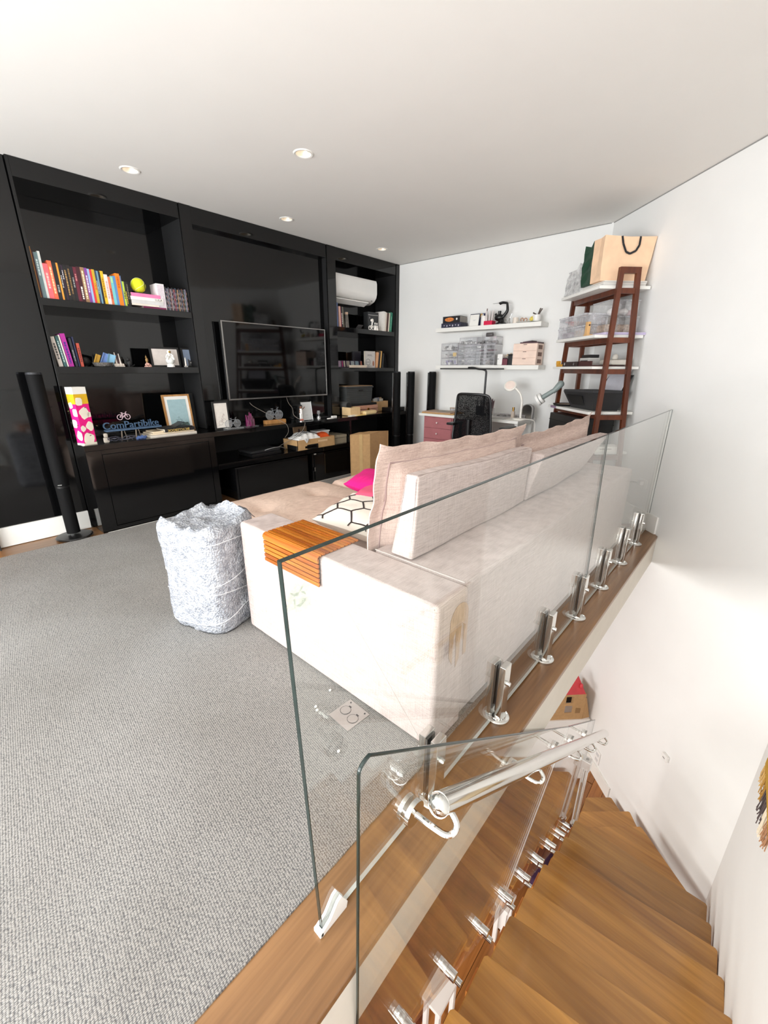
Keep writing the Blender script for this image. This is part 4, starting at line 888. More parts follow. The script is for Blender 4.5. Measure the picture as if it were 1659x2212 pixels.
mb = MB(); mb.box(-.11, .14, -.06, .055, 0, .05, .016, 3); obj('bag', mb, M('cream_bag', (238, 212, 158), .7, bump=.5, bscale=25, bdist=.006), t); obj('rolled_end', MB().cyl((.135, -.05, .03), (.135, .045, .03), .022, n=14), M('cream_bag', (238, 212, 158)), t)
t = thing('vanity_case', 'pale pink hard case with gold latch on the worktop', 'case', (4.62, 4.56, ZW), local=True)
PKC = M('case_pink', (196, 146, 124), .45)
obj('lower_shell', MB().box(-.30, .22, -.16, .16, 0, .055, .01), PKC, t); obj('lid', MB().box(-.30, .22, -.16, .16, .058, .115, .01), PKC, t); obj('latch', MB().box(-.02, .02, -.166, -.158, .045, .075, .003).cyl((-.0, -.17, .06), (0, -.164, .06), .010, n=14), M('gold_latch', (222, 186, 110), .2, 1.0), t)
t = thing('laptop', 'black closed laptop lying on the pink case under the woven basket', 'laptop', (4.56, 4.58, ZW+.1155), local=True)
obj('base', MB().box(-.34, .26, -.17, .16, 0, .016, .003), BLACKS, t); obj('lid', MB().box(-.34, .26, -.17, .16, .017, .03, .003), BLACKM, t)
t = thing('basket', 'dark grey woven plastic storage basket with tan lid', 'basket', (4.53, 4.60, ZW+.146), local=True)
BAS = M('basket_grey', (62, 64, 64), .6)
A = [(-.30, -.15), (.24, -.15), (.24, .15), (-.30, .15)]; zt = .235
mb = MB(); mb.hexa([(x*.94, y*.92, 0) for x, y in A], [(x, y, zt) for x, y in A]); obj('tub', mb, BAS, t)
mb = MB()
for i in range(7):
    z = .03+i*.026; f = .94+.06*z/zt
    mb.box(-.298*f, .238*f, -.15*(.92+.08*z/zt)-.004, -.15*(.92+.08*z/zt)+.01, z, z+.016, .002); mb.box(-.30*f-.004, -.30*f+.01, -.14, .14, z, z+.016, .002)
obj('woven_bands', mb, BAS, t); obj('rim', MB().box(-.312, .252, -.162, .162, zt-.02, zt+.004, .006), BAS, t); obj('lid', MB().box(-.30, .24, -.15, .15, zt+.004, zt+.012, .003), M('tan_lid', (156, 126, 94), .6), t)
obj('handle_slot', MB().box(-.06, .02, -.1665, -.160, zt-.065, zt-.04, .002), BLACKM, t)
t = thing('parts_box', 'open tan cardboard box of packets at the right end of the worktop', 'box', (4.98, 4.56, ZW), local=True)
obj('carton', MB().box(-.13, .16, -.10, -.095, 0, .15).box(-.13, -.125, -.1, .1, 0, .15).box(.155, .16, -.1, .1, 0, .15).box(-.13, .16, .095, .1, 0, .15).box(-.13, .16, -.1, .1, 0, .004), CARD, t)
for k, (x, y, w, h, c) in enumerate(((-.08, -.04, .09, .19, (170, 168, 164)), (.0, .0, .10, .20, (120, 128, 140)), (.07, -.03, .07, .185, (186, 176, 160)), (.11, .03, .06, .2, (150, 120, 90)))):
    obj('packet', MB().box(x-w/2, x+w/2, y-.012, y+.012, .006, h, .004), cmat(c, .4), t)
t = thing('router', 'flat black box at the far right end of the worktop', 'router', (5.12, 4.36, ZW), local=True)
obj('case', MB().box(-.13, .2, -.09, .1, 0, .06, .006), BLACKS, t); obj('lid_seam', MB().box(-.131, .201, -.091, .101, .038, .041), BLACKM, t)
# open shelf under the worktop
ZS = .4455
t = thing('set_top_box', 'black set-top box with silver face edge on the open low shelf', 'box', (3.31, 4.31, ZS), R(-3), local=True)
obj('case', MB().box(-.16, .18, -.085, .12, 0, .058, .004), BLACKS, t); obj('face_edge', MB().box(-.163, -.145, -.09, -.084, 0, .06, .001), SILV, t); obj('display', MB().box(-.12, .15, -.0866, -.0846, .015, .042), M('dark_screen', (6, 6, 7)), t)
t = thing('games_console', 'flat black console in the dark left part of the open shelf', 'console', (2.75, 4.42, ZS), local=True)
obj('lower_body', MB().box(-.20, .20, -.15, .15, 0, .035, .006), BLACKS, t); obj('upper_body', MB().box(-.20, .20, -.13, .15, .037, .065, .006), BLACKM, t)
wire('pale cable end lying on the black console', [(2.72, 4.27, .51), (2.80, 4.26, .525), (2.92, 4.30, .52), (3.02, 4.36, .50), (3.1, 4.4, .46)], .0045, (150, 150, 150))
t = thing('towel_tray', 'shallow cardboard tray holding folded towels, handle slot in front', 'tray', (3.56, 4.36, ZS), local=True)
mb = MB()
hx0, hx1, hy0, hy1, hh = -.40, .22, -.135, .16, .125
mb.box(hx0, hx1, hy0, hy1, 0, .005); mb.box(hx0, hx0+.005, hy0, hy1, .005, hh); mb.box(hx1-.005, hx1, hy0, hy1, .005, hh); mb.box(hx0, hx1, hy1-.005, hy1, .005, hh)
for a in ((hx0, -.07, .005, hh), (.09, hx1, .005, hh), (-.07, .09, .005, .07), (-.07, .09, .10, hh)): mb.box(a[0], a[1], hy0, hy0+.005, a[2], a[3])
obj('carton', mb, CARD, t); obj('slot_lining', MB().box(-.07, .09, hy0+.0005, hy0+.0045, .072, .098), M('pale_tan', (214, 180, 140), .8), t)
def drape(name, mat, parent, cx, cy, z0, lx, ly, h, waves=6, amp=.008):
    mb = MB(); n, mth = 22, 10; vs, fs = [], []
    for i in range(n+1):
        for j in range(mth+1):
            u, v_ = i/n*2-1, j/mth*2-1
            z = z0+h*max(0, (1-abs(u)**3))*max(0, (1-abs(v_)**4))**.5+amp*math.sin(u*waves*1.7+v_*2)*(1-abs(u)**4)
            vs.append((cx+u*lx/2, cy+v_*ly/2, max(z, z0-.02)))
    for i in range(n):
        for j in range(mth): fs.append((i*(mth+1)+j, (i+1)*(mth+1)+j, (i+1)*(mth+1)+j+1, i*(mth+1)+j+1))
    k = len(vs); vs += [(x, y, z0-.05) for x, y, _ in vs]; fs += [tuple(a+k for a in f[::-1]) for f in fs]
    bnd = [i*(mth+1) for i in range(n+1)]+[n*(mth+1)+j for j in range(1, mth+1)]+[i*(mth+1)+mth for i in range(n-1, -1, -1)]+[j for j in range(mth-1, 0, -1)]
    for a, b2 in zip(bnd, bnd[1:]+bnd[:1]): fs.append((b2, a, a+k, b2+k))
    mb.poly(vs, fs); return obj(name, mb, mat, parent)
t = thing('towel', 'white folded towels with dark stripes spilling over the cardboard tray', 'towel', (3.36, 4.36, ZS+.06), local=True)
tw = drape('cloth', M('towel_white', (232, 230, 226), .95, bump=.3, bscale=300), t, 0, -.02, .08, .34, .22, .06, 7, .010)
mb = MB()
for k in range(3): mb.tube([(-.15+.06*j, -.10+k*.04, .085+.06*(1-abs(-.85+.34*j)**3)*.95+.004) for j in range(6)], .003, 6, 1)
obj('dark_stripe', mb, cmat((60, 60, 66)), t)
obj('heart_motif', MB().sph((-.075, -.145, .065), .02, (1, .25, 1), 12).sph((-.047, -.145, .065), .02, (1, .25, 1), 12).hexa([(-.093, -.148, .06), (-.03, -.148, .06), (-.03, -.144, .06), (-.093, -.144, .06)], [(-.063, -.148, .022), (-.060, -.148, .022), (-.060, -.144, .022), (-.063, -.144, .022)]), M('heart_grey', (200, 200, 200), .8), t)
t = thing('orange_pouch', 'orange cloth pouch in the cardboard tray', 'pouch', (3.64, 4.34, ZS+.06), local=True)
drape('cloth', M('orange_cloth', (226, 84, 22), .8), t, 0, 0, .06, .18, .16, .055, 3, .004)
t = thing('plastic_tub', 'white plastic tub with rim in the cardboard tray', 'tub', (3.70, 4.42, ZS+.06), local=True)
obj('tub', MB().hexa([(-.10, -.05, 0), (.09, -.05, 0), (.09, .05, 0), (-.10, .05, 0)], [(-.12, -.06, .12), (.10, -.06, .12), (.10, .06, .12), (-.12, .06, .12)]), PLASTW, t); obj('rim', MB().box(-.128, .108, -.068, .068, .108, .128, .004), PLASTW, t)
t = thing('photo_block', 'tan picture block with dark footprints standing behind the towels', 'picture', (3.50, 4.56, ZS), local=True)
mt = Matrix.Rotation(R(-8), 4, 'X')
obj('block', MB().box(-.11, .10, 0, .03, 0, .255, .003, mt=mt), M('tan_block', (140, 112, 84), .7), t); obj('foot_prints', MB().sph((-.03, 0, .17), .03, (.6, .06, 1.5), 12, mt).sph((.035, 0, .16), .03, (.55, .06, 1.3), 12, mt), cmat((56, 40, 36)), t)
t = thing('carton_lid', 'grey-brown open carton with folded flap right of the towel tray', 'box', (3.93, 4.42, ZS), local=True)
GB = M('grey_card', (150, 138, 116), .8)
obj('carton', MB().box(-.14, .10, -.16, .14, 0, .075, .002), GB, t); obj('lid', MB().box(-.15, .10, -.165, .14, .08, .115, .002), GB, t); obj('flap', MB().box(-.14, .02, -.05, .12, .117, .123, mt=Matrix.Rotation(R(-9), 4, 'Y')), GB, t)

# tall carton in front of the right cupboards
t = thing('cardboard_box', 'tall brown cardboard carton with yellow-lit open top on the carpet', 'box', (4.05, 3.83, .007), local=True)
P = [Vector((3.79, 3.94, 0)), Vector((4.02, 3.80, 0)), Vector((4.42, 3.83, 0)), Vector((4.20, 3.99, 0))]
o_ = Vector((4.05, 3.83, 0)); P = [p-o_ for p in P]; hh = .60
def wall_(mb, a, b, z0, z1, th=.006): 
    d = (b-a).normalized(); n = Vector((-d.y, d.x, 0))*th
    mb.hexa([a+Vector((0, 0, z0)), b+Vector((0, 0, z0)), b+n+Vector((0, 0, z0)), a+n+Vector((0, 0, z0))], [a+Vector((0, 0, z1)), b+Vector((0, 0, z1)), b+n+Vector((0, 0, z1)), a+n+Vector((0, 0, z1))])
mb = MB()
for a, b in zip(P, P[1:]+P[:1]): wall_(mb, a, b, 0, hh)
mb.hexa([p for p in P], [p+Vector((0, 0, .006)) for p in P]); obj('carton', mb, CARD, t)
c = sum(P, Vector())/4
fl = [p+Vector((0, 0, hh-.004)) for p in P]
obj('top_flap', MB().hexa([fl[0], fl[1], fl[1].lerp(fl[2], .48)+Vector((0, 0, .01)), fl[0].lerp(fl[3], .48)+Vector((0, 0, .01))], [p+Vector((0, 0, .005)) for p in (fl[0], fl[1], fl[1].lerp(fl[2], .48)+Vector((0, 0, .01)), fl[0].lerp(fl[3], .48)+Vector((0, 0, .01)))]), CARD, t)
obj('top_flap', MB().hexa([fl[3], fl[2], fl[2].lerp(fl[1], .48)+Vector((0, 0, .004)), fl[3].lerp(fl[0], .48)+Vector((0, 0, .004))], [p+Vector((0, 0, .004)) for p in (fl[3], fl[2], fl[2].lerp(fl[1], .48)+Vector((0, 0, .004)), fl[3].lerp(fl[0], .48)+Vector((0, 0, .004)))]), CARD, t)
TAPE = M('packing_tape', (196, 164, 116), .25)
a, b = P[0].lerp(P[1], .45), P[0].lerp(P[1], .62); nn = Vector((-.0012, -.0016, 0))
obj('tape', MB().hexa([a+nn, b+nn, b+nn*1.8, a+nn*1.8], [a+nn+Vector((0, 0, hh)), b+nn+Vector((0, 0, hh)), b+nn*1.8+Vector((0, 0, hh)), a+nn*1.8+Vector((0, 0, hh))]), TAPE, t)

# ------------------------------------------------------------------ right bookcase bay
G3 = 'books on the upper shelf of the right bookcase'
for nm, x0, x1, h, rgb, ln, dy in (('tall periwinkle blue folder at the left end under the air conditioner', 4.115, 4.182, .295, (112, 132, 178), -.02, .02), ('pale pink book beside the blue folder', 4.186, 4.212, .252, (220, 176, 160), -.04, 0), ('thin crimson book beside the pale pink one', 4.213, 4.222, .25, (150, 40, 70), -.05, 0), ('black book with white lettering beside the crimson one', 4.226, 4.252, .25, (40, 38, 42), -.06, 0), ('thin grey green book last of the left group under the air conditioner', 4.256, 4.270, .25, (126, 122, 106), -.07, 0)):
    book(nm, x0, x1, 1.951, h, rgb, 4.50+dy, .16, lean=ln, group=G3, title=(.15, .7, (220, 216, 210)) if 'white lettering' in nm else None)
t = thing('bottle', 'slim clear bottle with cork standing beside the books', 'bottle', (4.34, 4.53, 1.951), local=True)
obj('glass', MB().lathe([(.034, 0), (.036, .006), (.026, .15), (.024, .165)], n=24), M('bottle_glass', (96, 92, 86), .1, .3, var=.3, nscale=30), t); obj('cork', MB().cyl((0, 0, .165), (0, 0, .195), .024, n=18), M('cork_pale', (176, 150, 130), .8), t)
t = thing('glass_bottle', 'dim grey flask half hidden behind the clear bottle', 'bottle', (4.345, 4.64, 1.951), local=True)
obj('glass', MB().lathe([(.04, 0), (.042, .01), (.04, .12), (.02, .15), (.02, .17)], n=20), M('flask_grey', (66, 66, 66), .2), t); obj('stopper', MB().cyl((0, 0, .17), (0, 0, .185), .016, n=14), BLACKM, t)
t = thing('phone_stand', 'small dark tilted stand on the upper right shelf', 'stand', (4.62, 4.56, 1.951), local=True)
obj('foot', MB().box(-.05, .05, -.04, .04, 0, .008, .002), BLACKM, t); obj('plate', MB().box(-.055, .045, 0, .004, 0, .07, mt=Matrix.Translation((0, .02, .008)) @ Matrix.Rotation(R(50), 4, 'X')), M('grey_plate', (126, 124, 124), .3, .5), t)
t = thing('family_figurine', 'white cut-out figurine of a cyclist with balloons and two people', 'figurine', (4.85, 4.50, 1.951), local=True)
mb = MB(); mb.sph((-.02, 0, .13), .022, (1, .5, 1), 14); mb.sph((-.042, 0, .128), .018, (1, .5, 1), 12); mb.sph((-.012, 0, .115), .016, (1, .5, 1), 12); mb.cyl((-.028, 0, .07), (-.028, 0, .11), .012, .008, 10)
obj('balloons', mb, PORC, t)
mb = MB()
for cx in (-.075, -.005): mb.tube([(x, 0, z) for x, z in circ(cx, .028, .025, 18)], .004, 6)
mb.tube([(-.075, 0, .028), (-.055, 0, .06), (-.02, 0, .055), (-.005, 0, .028)], .004, 6); mb.tube([(-.028, 0, .07), (-.045, 0, .04), (-.04, 0, .02)], .006, 8); obj('bicycle', mb, PORC, t)
mb = MB()
for x, h in ((.035, .09), (.075, .088)): mb.cyl((x, 0, .0), (x, 0, h*.75), .024, .010, 12); mb.sph((x, 0, h), .012, (1, .8, 1.4), 12)
obj('couple', mb, PORC, t); obj('base', MB().box(-.10, .10, -.012, .012, -.0, .004, .001), PORC, t)
for nm, x0, x1, h, rgb, ln, d_, y0 in (('large black box file facing out on the upper right shelf', 4.87, 5.035, .255, (52, 54, 56), .0, .02, 4.60),):
    t = thing('box_file', nm, 'box', ((x0+x1)/2, y0, 1.951), R(-6), local=True)
    w = (x1-x0)/2+.02; obj('case', MB().box(-w, w, 0, .10, 0, h, .002), M('file_black', (48, 50, 52), .5), t)
    obj('white_rule', MB().box(-w+.01, w-.005, -.001, .0002, h-.042, h-.038).box(-w+.09, w-.005, -.001, .0002, .072, .075), PAPER, t, smooth=False)
    obj('small_emblem', MB().box(-w+.03, -w+.04, -.001, .0002, h-.09, h-.065), cmat((150, 150, 150)), t)
for nm, x0, x1, h, rgb in (('wide white book first right of the black box file', 5.05, 5.098, .27, (232, 228, 222)), ('cream book second right of the black box file', 5.10, 5.128, .262, (216, 206, 192)), ('dark maroon book between cream and white spines', 5.132, 5.168, .26, (76, 40, 36)), ('thin white book next to the green book', 5.174, 5.198, .262, (226, 218, 200)), ('green and mint book last on the upper right shelf', 5.205, 5.256, .272, (44, 124, 100))):
    book(nm, x0, x1, 1.951, h, rgb, 4.50, .17, lean=.10, group=G3, title=(.1, .8, (110, 176, 150)) if 'mint' in nm else None)
# lower shelf of the bay
ZB = 1.434
t = thing('standing_card', 'thin pale greeting card leaning at the left end of the lower right shelf', 'card', (4.145, 4.53, ZB), local=True)
obj('front', MB().box(-.002, .002, 0, .12, 0, .21, mt=Matrix.Rotation(-.12, 4, 'Y')), cmat((170, 160, 150)), t); obj('red_corner', MB().box(-.004, .006, -.004, .06, 0, .05), cmat((176, 60, 70)), t)
for k, (x, w, c, nm) in enumerate(((4.215, .08, (150, 128, 150), 'lilac'), (4.275, .035, (150, 20, 90), 'magenta'), (4.315, .04, (176, 168, 150), 'sand'), (4.385, .08, (132, 124, 114), 'taupe'), (4.475, .08, (132, 140, 142), 'grey blue'), (4.565, .085, (104, 124, 134), 'steel blue'), (4.655, .045, (150, 78, 40), 'rust'))):
    t = thing('photo_card', '%s small picture card in the row on the lower right shelf' % nm, 'card', (x, 4.56, ZB), 0, 'small picture cards on the lower right shelf', local=True)
    mt = Matrix.Rotation(-.12, 4, 'X'); obj('card', MB().box(-w/2, w/2, 0, .006, 0, .095, .001, mt=mt), cmat((52, 44, 66)), t); obj('picture', MB().box(-w/2+.008, w/2-.008, -.0012, .0004, .01, .088, mt=mt), M('photo_%s' % nm.replace(' ', '_'), c, .5, var=.35, nscale=70), t)
t = thing('white_box', 'long low cream box in front of the row of picture cards', 'box', (4.515, 4.50, ZB), local=True)
obj('tray', MB().box(-.155, .165, -.02, .02, 0, .022, .001), cmat((214, 198, 178), .6), t); obj('lid', MB().box(-.158, .168, -.023, .023, .0225, .033, .001), cmat((222, 208, 190), .6), t)
t = thing('framed_photo', 'dark unlit photo frame behind the grey book on the lower right shelf', 'picture', (4.70, 4.70, ZB), local=True); obj('frame', MB().box(-.09, .09, 0, .02, 0, .23, .003), M('frame_charcoal', (34, 34, 40), .4), t); obj('photo', MB().box(-.075, .075, -.001, .001, .015, .215), M('photo_dark', (44, 42, 50), .3), t)
t = thing('book', 'pale grey book facing out with round emblem on the lower right shelf', 'book', (4.83, 4.55, ZB), R(-8), 'books on the lower right shelf', local=True)
obj('cover', MB().box(-.095, .095, 0, .003, 0, .232).box(-.095, .095, .03, .033, 0, .232).box(.092, .095, .003, .03, 0, .232), cmat((188, 184, 180), .6), t); obj('pages', MB().box(-.093, .092, .003, .03, .002, .229), PAGES, t)
mb = MB(); mb.tube([(x, -.0005, z) for x, z in circ(-.04, .08, .042, 24)], .0025, 6); mb.box(-.075, -.01, -.0012, .0002, .076, .082); mb.box(-.05, .03, -.0012, .0002, .175, .182); mb.box(-.055, .05, -.0012, .0002, .163, .166); mb.box(-.05, .02, -.0012, .0002, .02, .024); obj('cover_print', mb, cmat((96, 96, 98)), t, smooth=False)
obj('rust_motif', MB().sph((.06, 0, .06), .03, (.6, .04, 1.3), 10), cmat((150, 96, 72)), t)
for nm, x0, x1, h, rgb in (('peach striped book right of the grey emblem book', 4.935, 4.965, .222, (206, 156, 116)), ('black slim book before the tan edged one', 4.972, 5.0, .235, (30, 30, 34)), ('tan edged leaning book on the lower right shelf', 5.012, 5.034, .24, (206, 160, 92)), ('dim charcoal book in the shadowed right corner', 5.06, 5.085, .21, (36, 38, 40))):
    book(nm, x0, x1, ZB, h, rgb, 4.52, .15, lean=.13, group='books on the lower right shelf')
t = thing('leaning_frame', 'dim black frame leaning in the right corner of the lower shelf', 'picture', (5.18, 4.6, ZB), local=True); obj('frame', MB().box(-.09, .09, 0, .015, 0, .20, .002, mt=Matrix.Rotation(-.15, 4, 'X')), M('frame_charcoal', (34, 34, 40)), t); obj('glass_face', MB().box(-.07, .07, -.001, .0, .015, .185, mt=Matrix.Rotation(-.15, 4, 'X')), BLACKS, t)
# ------------------------------------------------------------------ wall shelves above the desk
XW = 5.388
for nm, y0, y1, z0, z1 in (('upper white floating shelf on the far wall', 2.14, 3.62, 1.898, 1.948), ('lower white floating shelf above the desk', 2.115, 3.60, 1.418, 1.468)):
    t = thing('wall_shelf', nm, 'shelf', (XW, (y0+y1)/2, z0), 0, 'white floating shelves')
    obj('board', MB().box(5.17, XW, y0, y1, z0, z1, .002), TRIMW, t); obj('wall_rail', MB().box(5.372, XW, y0+.1, y1-.1, z0-.006, z0), TRIMW, t)
def onwall(label, name, cat, y, z, x=5.28, rz=0.0, group=None): return thing(name, label, cat, (x, y, z), rz, group, local=True)
# local axes here: x into the wall, y to the left of the picture, z up
U = 1.9485; D = 1.4685
t = onwall('dark box with orange oval picture on top of the pair at the shelf left end', 'book_box', 'box', 3.39, U+.058)
obj('case', MB().box(-.09, .08, -.135, .135, 0, .082, .002), M('darkbox', (34, 32, 36), .35), t); obj('page_side', MB().box(-.086, .078, -.137, -.134, .006, .076), M('greypages', (150, 146, 140), .8), t)
obj('oval_picture', MB().sph((-.0905, .03, .042), .05, (.02, 1.45, .5), 20), M('bread_orange', (214, 128, 62), .5, var=.35, nscale=40), t); obj('small_badge', MB().sph((-.0905, -.085, .045), .012, (.05, 1, 1.2), 10), PAPER, t)
t = onwall('dark blue patterned box under the oval picture box', 'book_box', 'box', 3.39, U)
obj('case', MB().box(-.10, .08, -.155, .15, 0, .057, .002), M('navybox', (46, 46, 66), .4, var=.6, nscale=60), t)
for k in range(6): obj('white_motif', MB().box(-.102, -.0995, -.13+k*.045, -.115+k*.045, .012+.01*(k % 2), .034), cmat((190, 186, 196)), t, smooth=False)
t = onwall('white card in thin dark frame beside the dark boxes', 'framed_card', 'picture', 3.06, U, 5.22)
mt = Matrix.Rotation(R(10), 4, 'Y')
obj('frame', MB().box(0, .008, -.072, .072, 0, .152, .001, mt=mt), M('slate_frame', (72, 74, 84), .4), t); obj('card', MB().box(-.0015, .001, -.062, .068, .002, .142, mt=mt), PAPER, t); obj('faint_lettering', MB().box(-.002, -.001, -.02, .02, .075, .079, mt=mt).box(-.002, -.001, -.012, .014, .066, .069, mt=mt), cmat((190, 190, 190)), t)
t = onwall('navy and gold envelope peeking out behind the white card', 'envelope', 'envelope', 2.99, U, 5.26); obj('envelope', MB().box(0, .004, -.05, .07, 0, .155, mt=mt), cmat((54, 56, 96)), t); obj('gold_flap', MB().box(-.002, .0, -.012, .03, .11, .152, mt=mt), cmat((226, 176, 96)), t)
def pot(label, y, r, h, rgb, z=U, x=5.25, cat='cup', name='cup', items=(), group=None):
    t = onwall(label, name, cat, y, z, x)
    obj('body', MB().lathe([(r*.9, 0), (r, .004), (r, h), (r*.92, h), (r*.92, .012), (0, .010)], n=26), M('pot_%d_%d_%d' % rgb, rgb, .35), t)
    for nm, its, m_ in items:
        mb = MB()
        for a, b, rr in its: mb.cyl(a, b, rr, n=8)
        obj(nm, mb, m_, t)
    return t
pot('white mug holding a dark brush on the upper wall shelf', 2.93, .042, .115, (236, 234, 230), items=(('brush', [((0, -.015, .012), (.01, -.03, .20), .006)], M('brush_brown', (96, 62, 50), .5)), ('white_pens', [((.01, .01, .012), (.0, .02, .14), .006), ((-.01, 0.02, .012), (-.015, .03, .13), .005)], PAPER)))
t = onwall('crimson box holding upright white tubes on the upper wall shelf', 'pen_box', 'box', 2.845, U, 5.24)
obj('box', MB().box(-.05, .05, -.06, .055, 0, .05, .002), M('crimson', (214, 24, 72), .4), t)
for k in range(9): obj('tube', MB().cyl((-.03+.03*(k % 3), -.045+.012*k, .05), (-.035+.03*(k % 3), -.06+.016*k, .165-.006*(k % 3)), .0085, n=10), M('tube_white', (226, 218, 216), .4), t)
t = onwall('black coiled metal machine with long flat beak on the upper wall shelf', 'desk_machine', 'machine', 2.70, U, 5.27)
obj('foot', MB().lathe([(.075, 0), (.075, .012), (.04, .03), (.034, .06)], n=24), BLACKS, t)
obj('belly', MB().sph((0, .03, .085), .05, (1, 1.25, .85), 18), BLACKS, t)
obj('neck', MB().tube([(0, -.02, .09), (0, -.075, .15), (0, -.07, .20), (0, -.06, .245)], [.022, .012], 12, 2), BLACKS, t); obj('head', MB().tube([(0, -.06, .243), (0, .0, .255), (0, .035, .245)], [.012, .018], 12, 2).sph((0, .02, .25), .024, (1, 1.4, .6), 14), BLACKS, t)
obj('beak', MB().box(-.012, .012, .03, .13, .249, .252), STEEL, t); obj('spout', MB().cyl((0, .06, .10), (0, .085, .13), .014, n=12).cyl((0, .03, .12), (0, .03, .16), .016, .02, 12), BLACKS, t); obj('spring_coil', MB().tube([(0, -.055-.012*math.cos(a*.8), .05+.004*a) for a in range(28)], .003, 6), STEEL, t)
t = onwall('tiny silver tripod between black machine and candle', 'mini_tripod', 'tripod', 2.575, U, 5.24)
mb = MB(); mb.cyl((0, 0, .06), (-.02, .02, 0), .004, n=8); mb.cyl((0, 0, .06), (-.02, -.02, 0), .004, n=8); mb.cyl((0, 0, .06), (.02, 0, 0), .004, n=8); mb.cyl((0, 0, .055), (0, -.025, .115), .004, n=8); obj('legs', mb, STEEL, t); obj('head', MB().sph((0, 0, .06), .010, n=10), STEEL, t)
pot('cream candle jar on the upper wall shelf', 2.50, .034, .068, (226, 216, 204), items=(('wax', [((0, 0, .012), (0, 0, .055), .031)], M('wax', (240, 232, 220), .5)),), name='candle', cat='candle')
t = onwall('flat white dish with looped brown ornament on the upper wall shelf', 'dish', 'dish', 2.395, U, 5.25); obj('plate', MB().lathe([(.06, 0), (.085, .012), (.087, .014), (.06, .006), (0, .005)], n=30), PORC, t)
t = onwall('brown twisted loop ornament standing in the white dish', 'loop_ornament', 'ornament', 2.395, U+.0125, 5.25)
mb = MB(); mb.tube([(0, -.035+.0, .0), (0, -.045, .03), (0, -.02, .045), (0, .0, .02), (0, .015, .05), (0, .04, .035), (0, .03, 0)], .006, 8, 2); obj('loop', mb, M('pretzel_brown', (176, 136, 112), .6), t); obj('knot', MB().sph((0, 0, .016), .010, n=10), M('pretzel_brown', (176, 136, 112)), t)
t = onwall('white cup with lemons and dark twigs at the right end of the upper shelf', 'cup', 'cup', 2.235, U, 5.25)
obj('cup', MB().lathe([(.034, .008), (.044, .03), (.05, .08), (.045, .08), (.035, .02), (0, .015)], n=24), PORC, t); obj('saucer', MB().cyl((0, .02, 0), (0, .02, .008), .055, n=24), M('green_felt', (86, 96, 80), .8), t)
obj('lemon', MB().sph((-.03, .05, .035), .024, (1, 1, .9), 14), M('lemon', (228, 206, 96), .5), t); obj('lemon', MB().sph((.0, .055, .05), .022, (1, 1.1, .9), 14), M('lemon', (228, 206, 96)), t)
mb = MB()
for a, b in (((0, -.02, .08), (0, -.055, .145)), ((0, -.01, .08), (0, -.035, .15)), ((0, .0, .08), (0, .05, .105)), ((0, -.02, .08), (0, -.03, .125))): mb.cyl(a, b, .006, .008, 8)
obj('twigs', mb, M('twig', (84, 72, 66), .7), t)
# lower wall shelf
CLR = glass_mat('clear_drawer', (0.985, 0.985, 0.988), 0.045, (.86, .86, .86), .08)
CLRF = glass_mat('frosted_bin', (0.95, 0.95, 0.96), 0.26, (.86, .86, .88), .05)
JUNK = [M('junk_a', (190, 184, 184), .6, var=.5, nscale=90), M('junk_b', (226, 222, 218), .6, var=.4, nscale=70), M('junk_c', (128, 124, 124), .6, var=.8, nscale=80), M('junk_lilac', (170, 160, 190), .6, var=.4, nscale=60)]
def hollow(mb, x0, x1, y0, y1, z0, z1, th=.004, top=True):
    mb.box(x0, x1, y0, y1, z0, z0+th); mb.box(x0, x0+th, y0, y1, z0+th, z1); mb.box(x1-th, x1, y0, y1, z0+th, z1); mb.box(x0+th, x1-th, y0, y0+th, z0+th, z1); mb.box(x0+th, x1-th, y1-th, y1, z0+th, z1)
    if top: mb.box(x0+th, x1-th, y0+th, y1-th, z1-th, z1)
    return mb
EDG = M('acrylic_edge', (176, 172, 178), .3)
def rimmed(name, par, x0, x1, y0, y1, z0, z1, m=None, edge=True):
    o = obj(name, hollow(MB(), x0, x1, y0, y1, z0, z1), m or CLR, par, smooth=False)
    if edge:
        mb = MB(); e = .0022
        for z in (z0, z1):
            mb.box(x0-e, x0+e, y0, y1, z-e, z+e); mb.box(x0, x1, y0-e, y0+e, z-e, z+e)
        for y in (y0, y1): mb.box(x0-e, x0+e, y-e, y+e, z0, z1)
        obj('clear_rim', mb, EDG, o, smooth=False)
    return o
def fill(par, x0, x1, y0, y1, z0, z1, seed, mats=None, n=9):
    rnd = random.Random(seed)
    for k in range(2):
        mb = MB()
        for i in range(n):
            cx, cy, h = rnd.uniform(x0, x1), rnd.uniform(y0, y1), rnd.uniform(.3, 1)*(z1-z0); w, d = rnd.uniform(.006, .03), rnd.uniform(.006, .03)
            mb.box(max(x0, cx-w), min(x1, cx+w), max(y0, cy-d), min(y1, cy+d), z0+rnd.uniform(0, .2)*(z1-z0), z0+h, mt=None)
        obj('contents', mb, (mats or JUNK)[(seed+k) % len(mats or JUNK)], par, smooth=False)
for k in range(3):
    t = onwall(['clear plastic bin with lilac tubes at the foot of the left stack', 'clear plastic bin with yellow item in the middle of the left stack', 'clear plastic bin with glossy bags on top of the left stack'][k], 'storage_bin', 'box', 3.385, D+.094*k, group='clear bins stacked at the left end of the lower wall shelf')
    rimmed('bin', t, -.095, .08, -.125, .135, 0, .092); fill(t, -.085, .07, -.115, .125, .006, .07, k+3, [JUNK[3], JUNK[1]] if k == 0 else None)
    if k == 1: obj('yellow_item', MB().box(-.09, -.07, -.10, -.05, .02, .07, .004), M('yellow_item', (226, 190, 96), .6), t)
t = onwall('wide clear acrylic organiser with many shallow drawers on the lower wall shelf', 'drawer_organiser', 'organiser', 2.98, D)
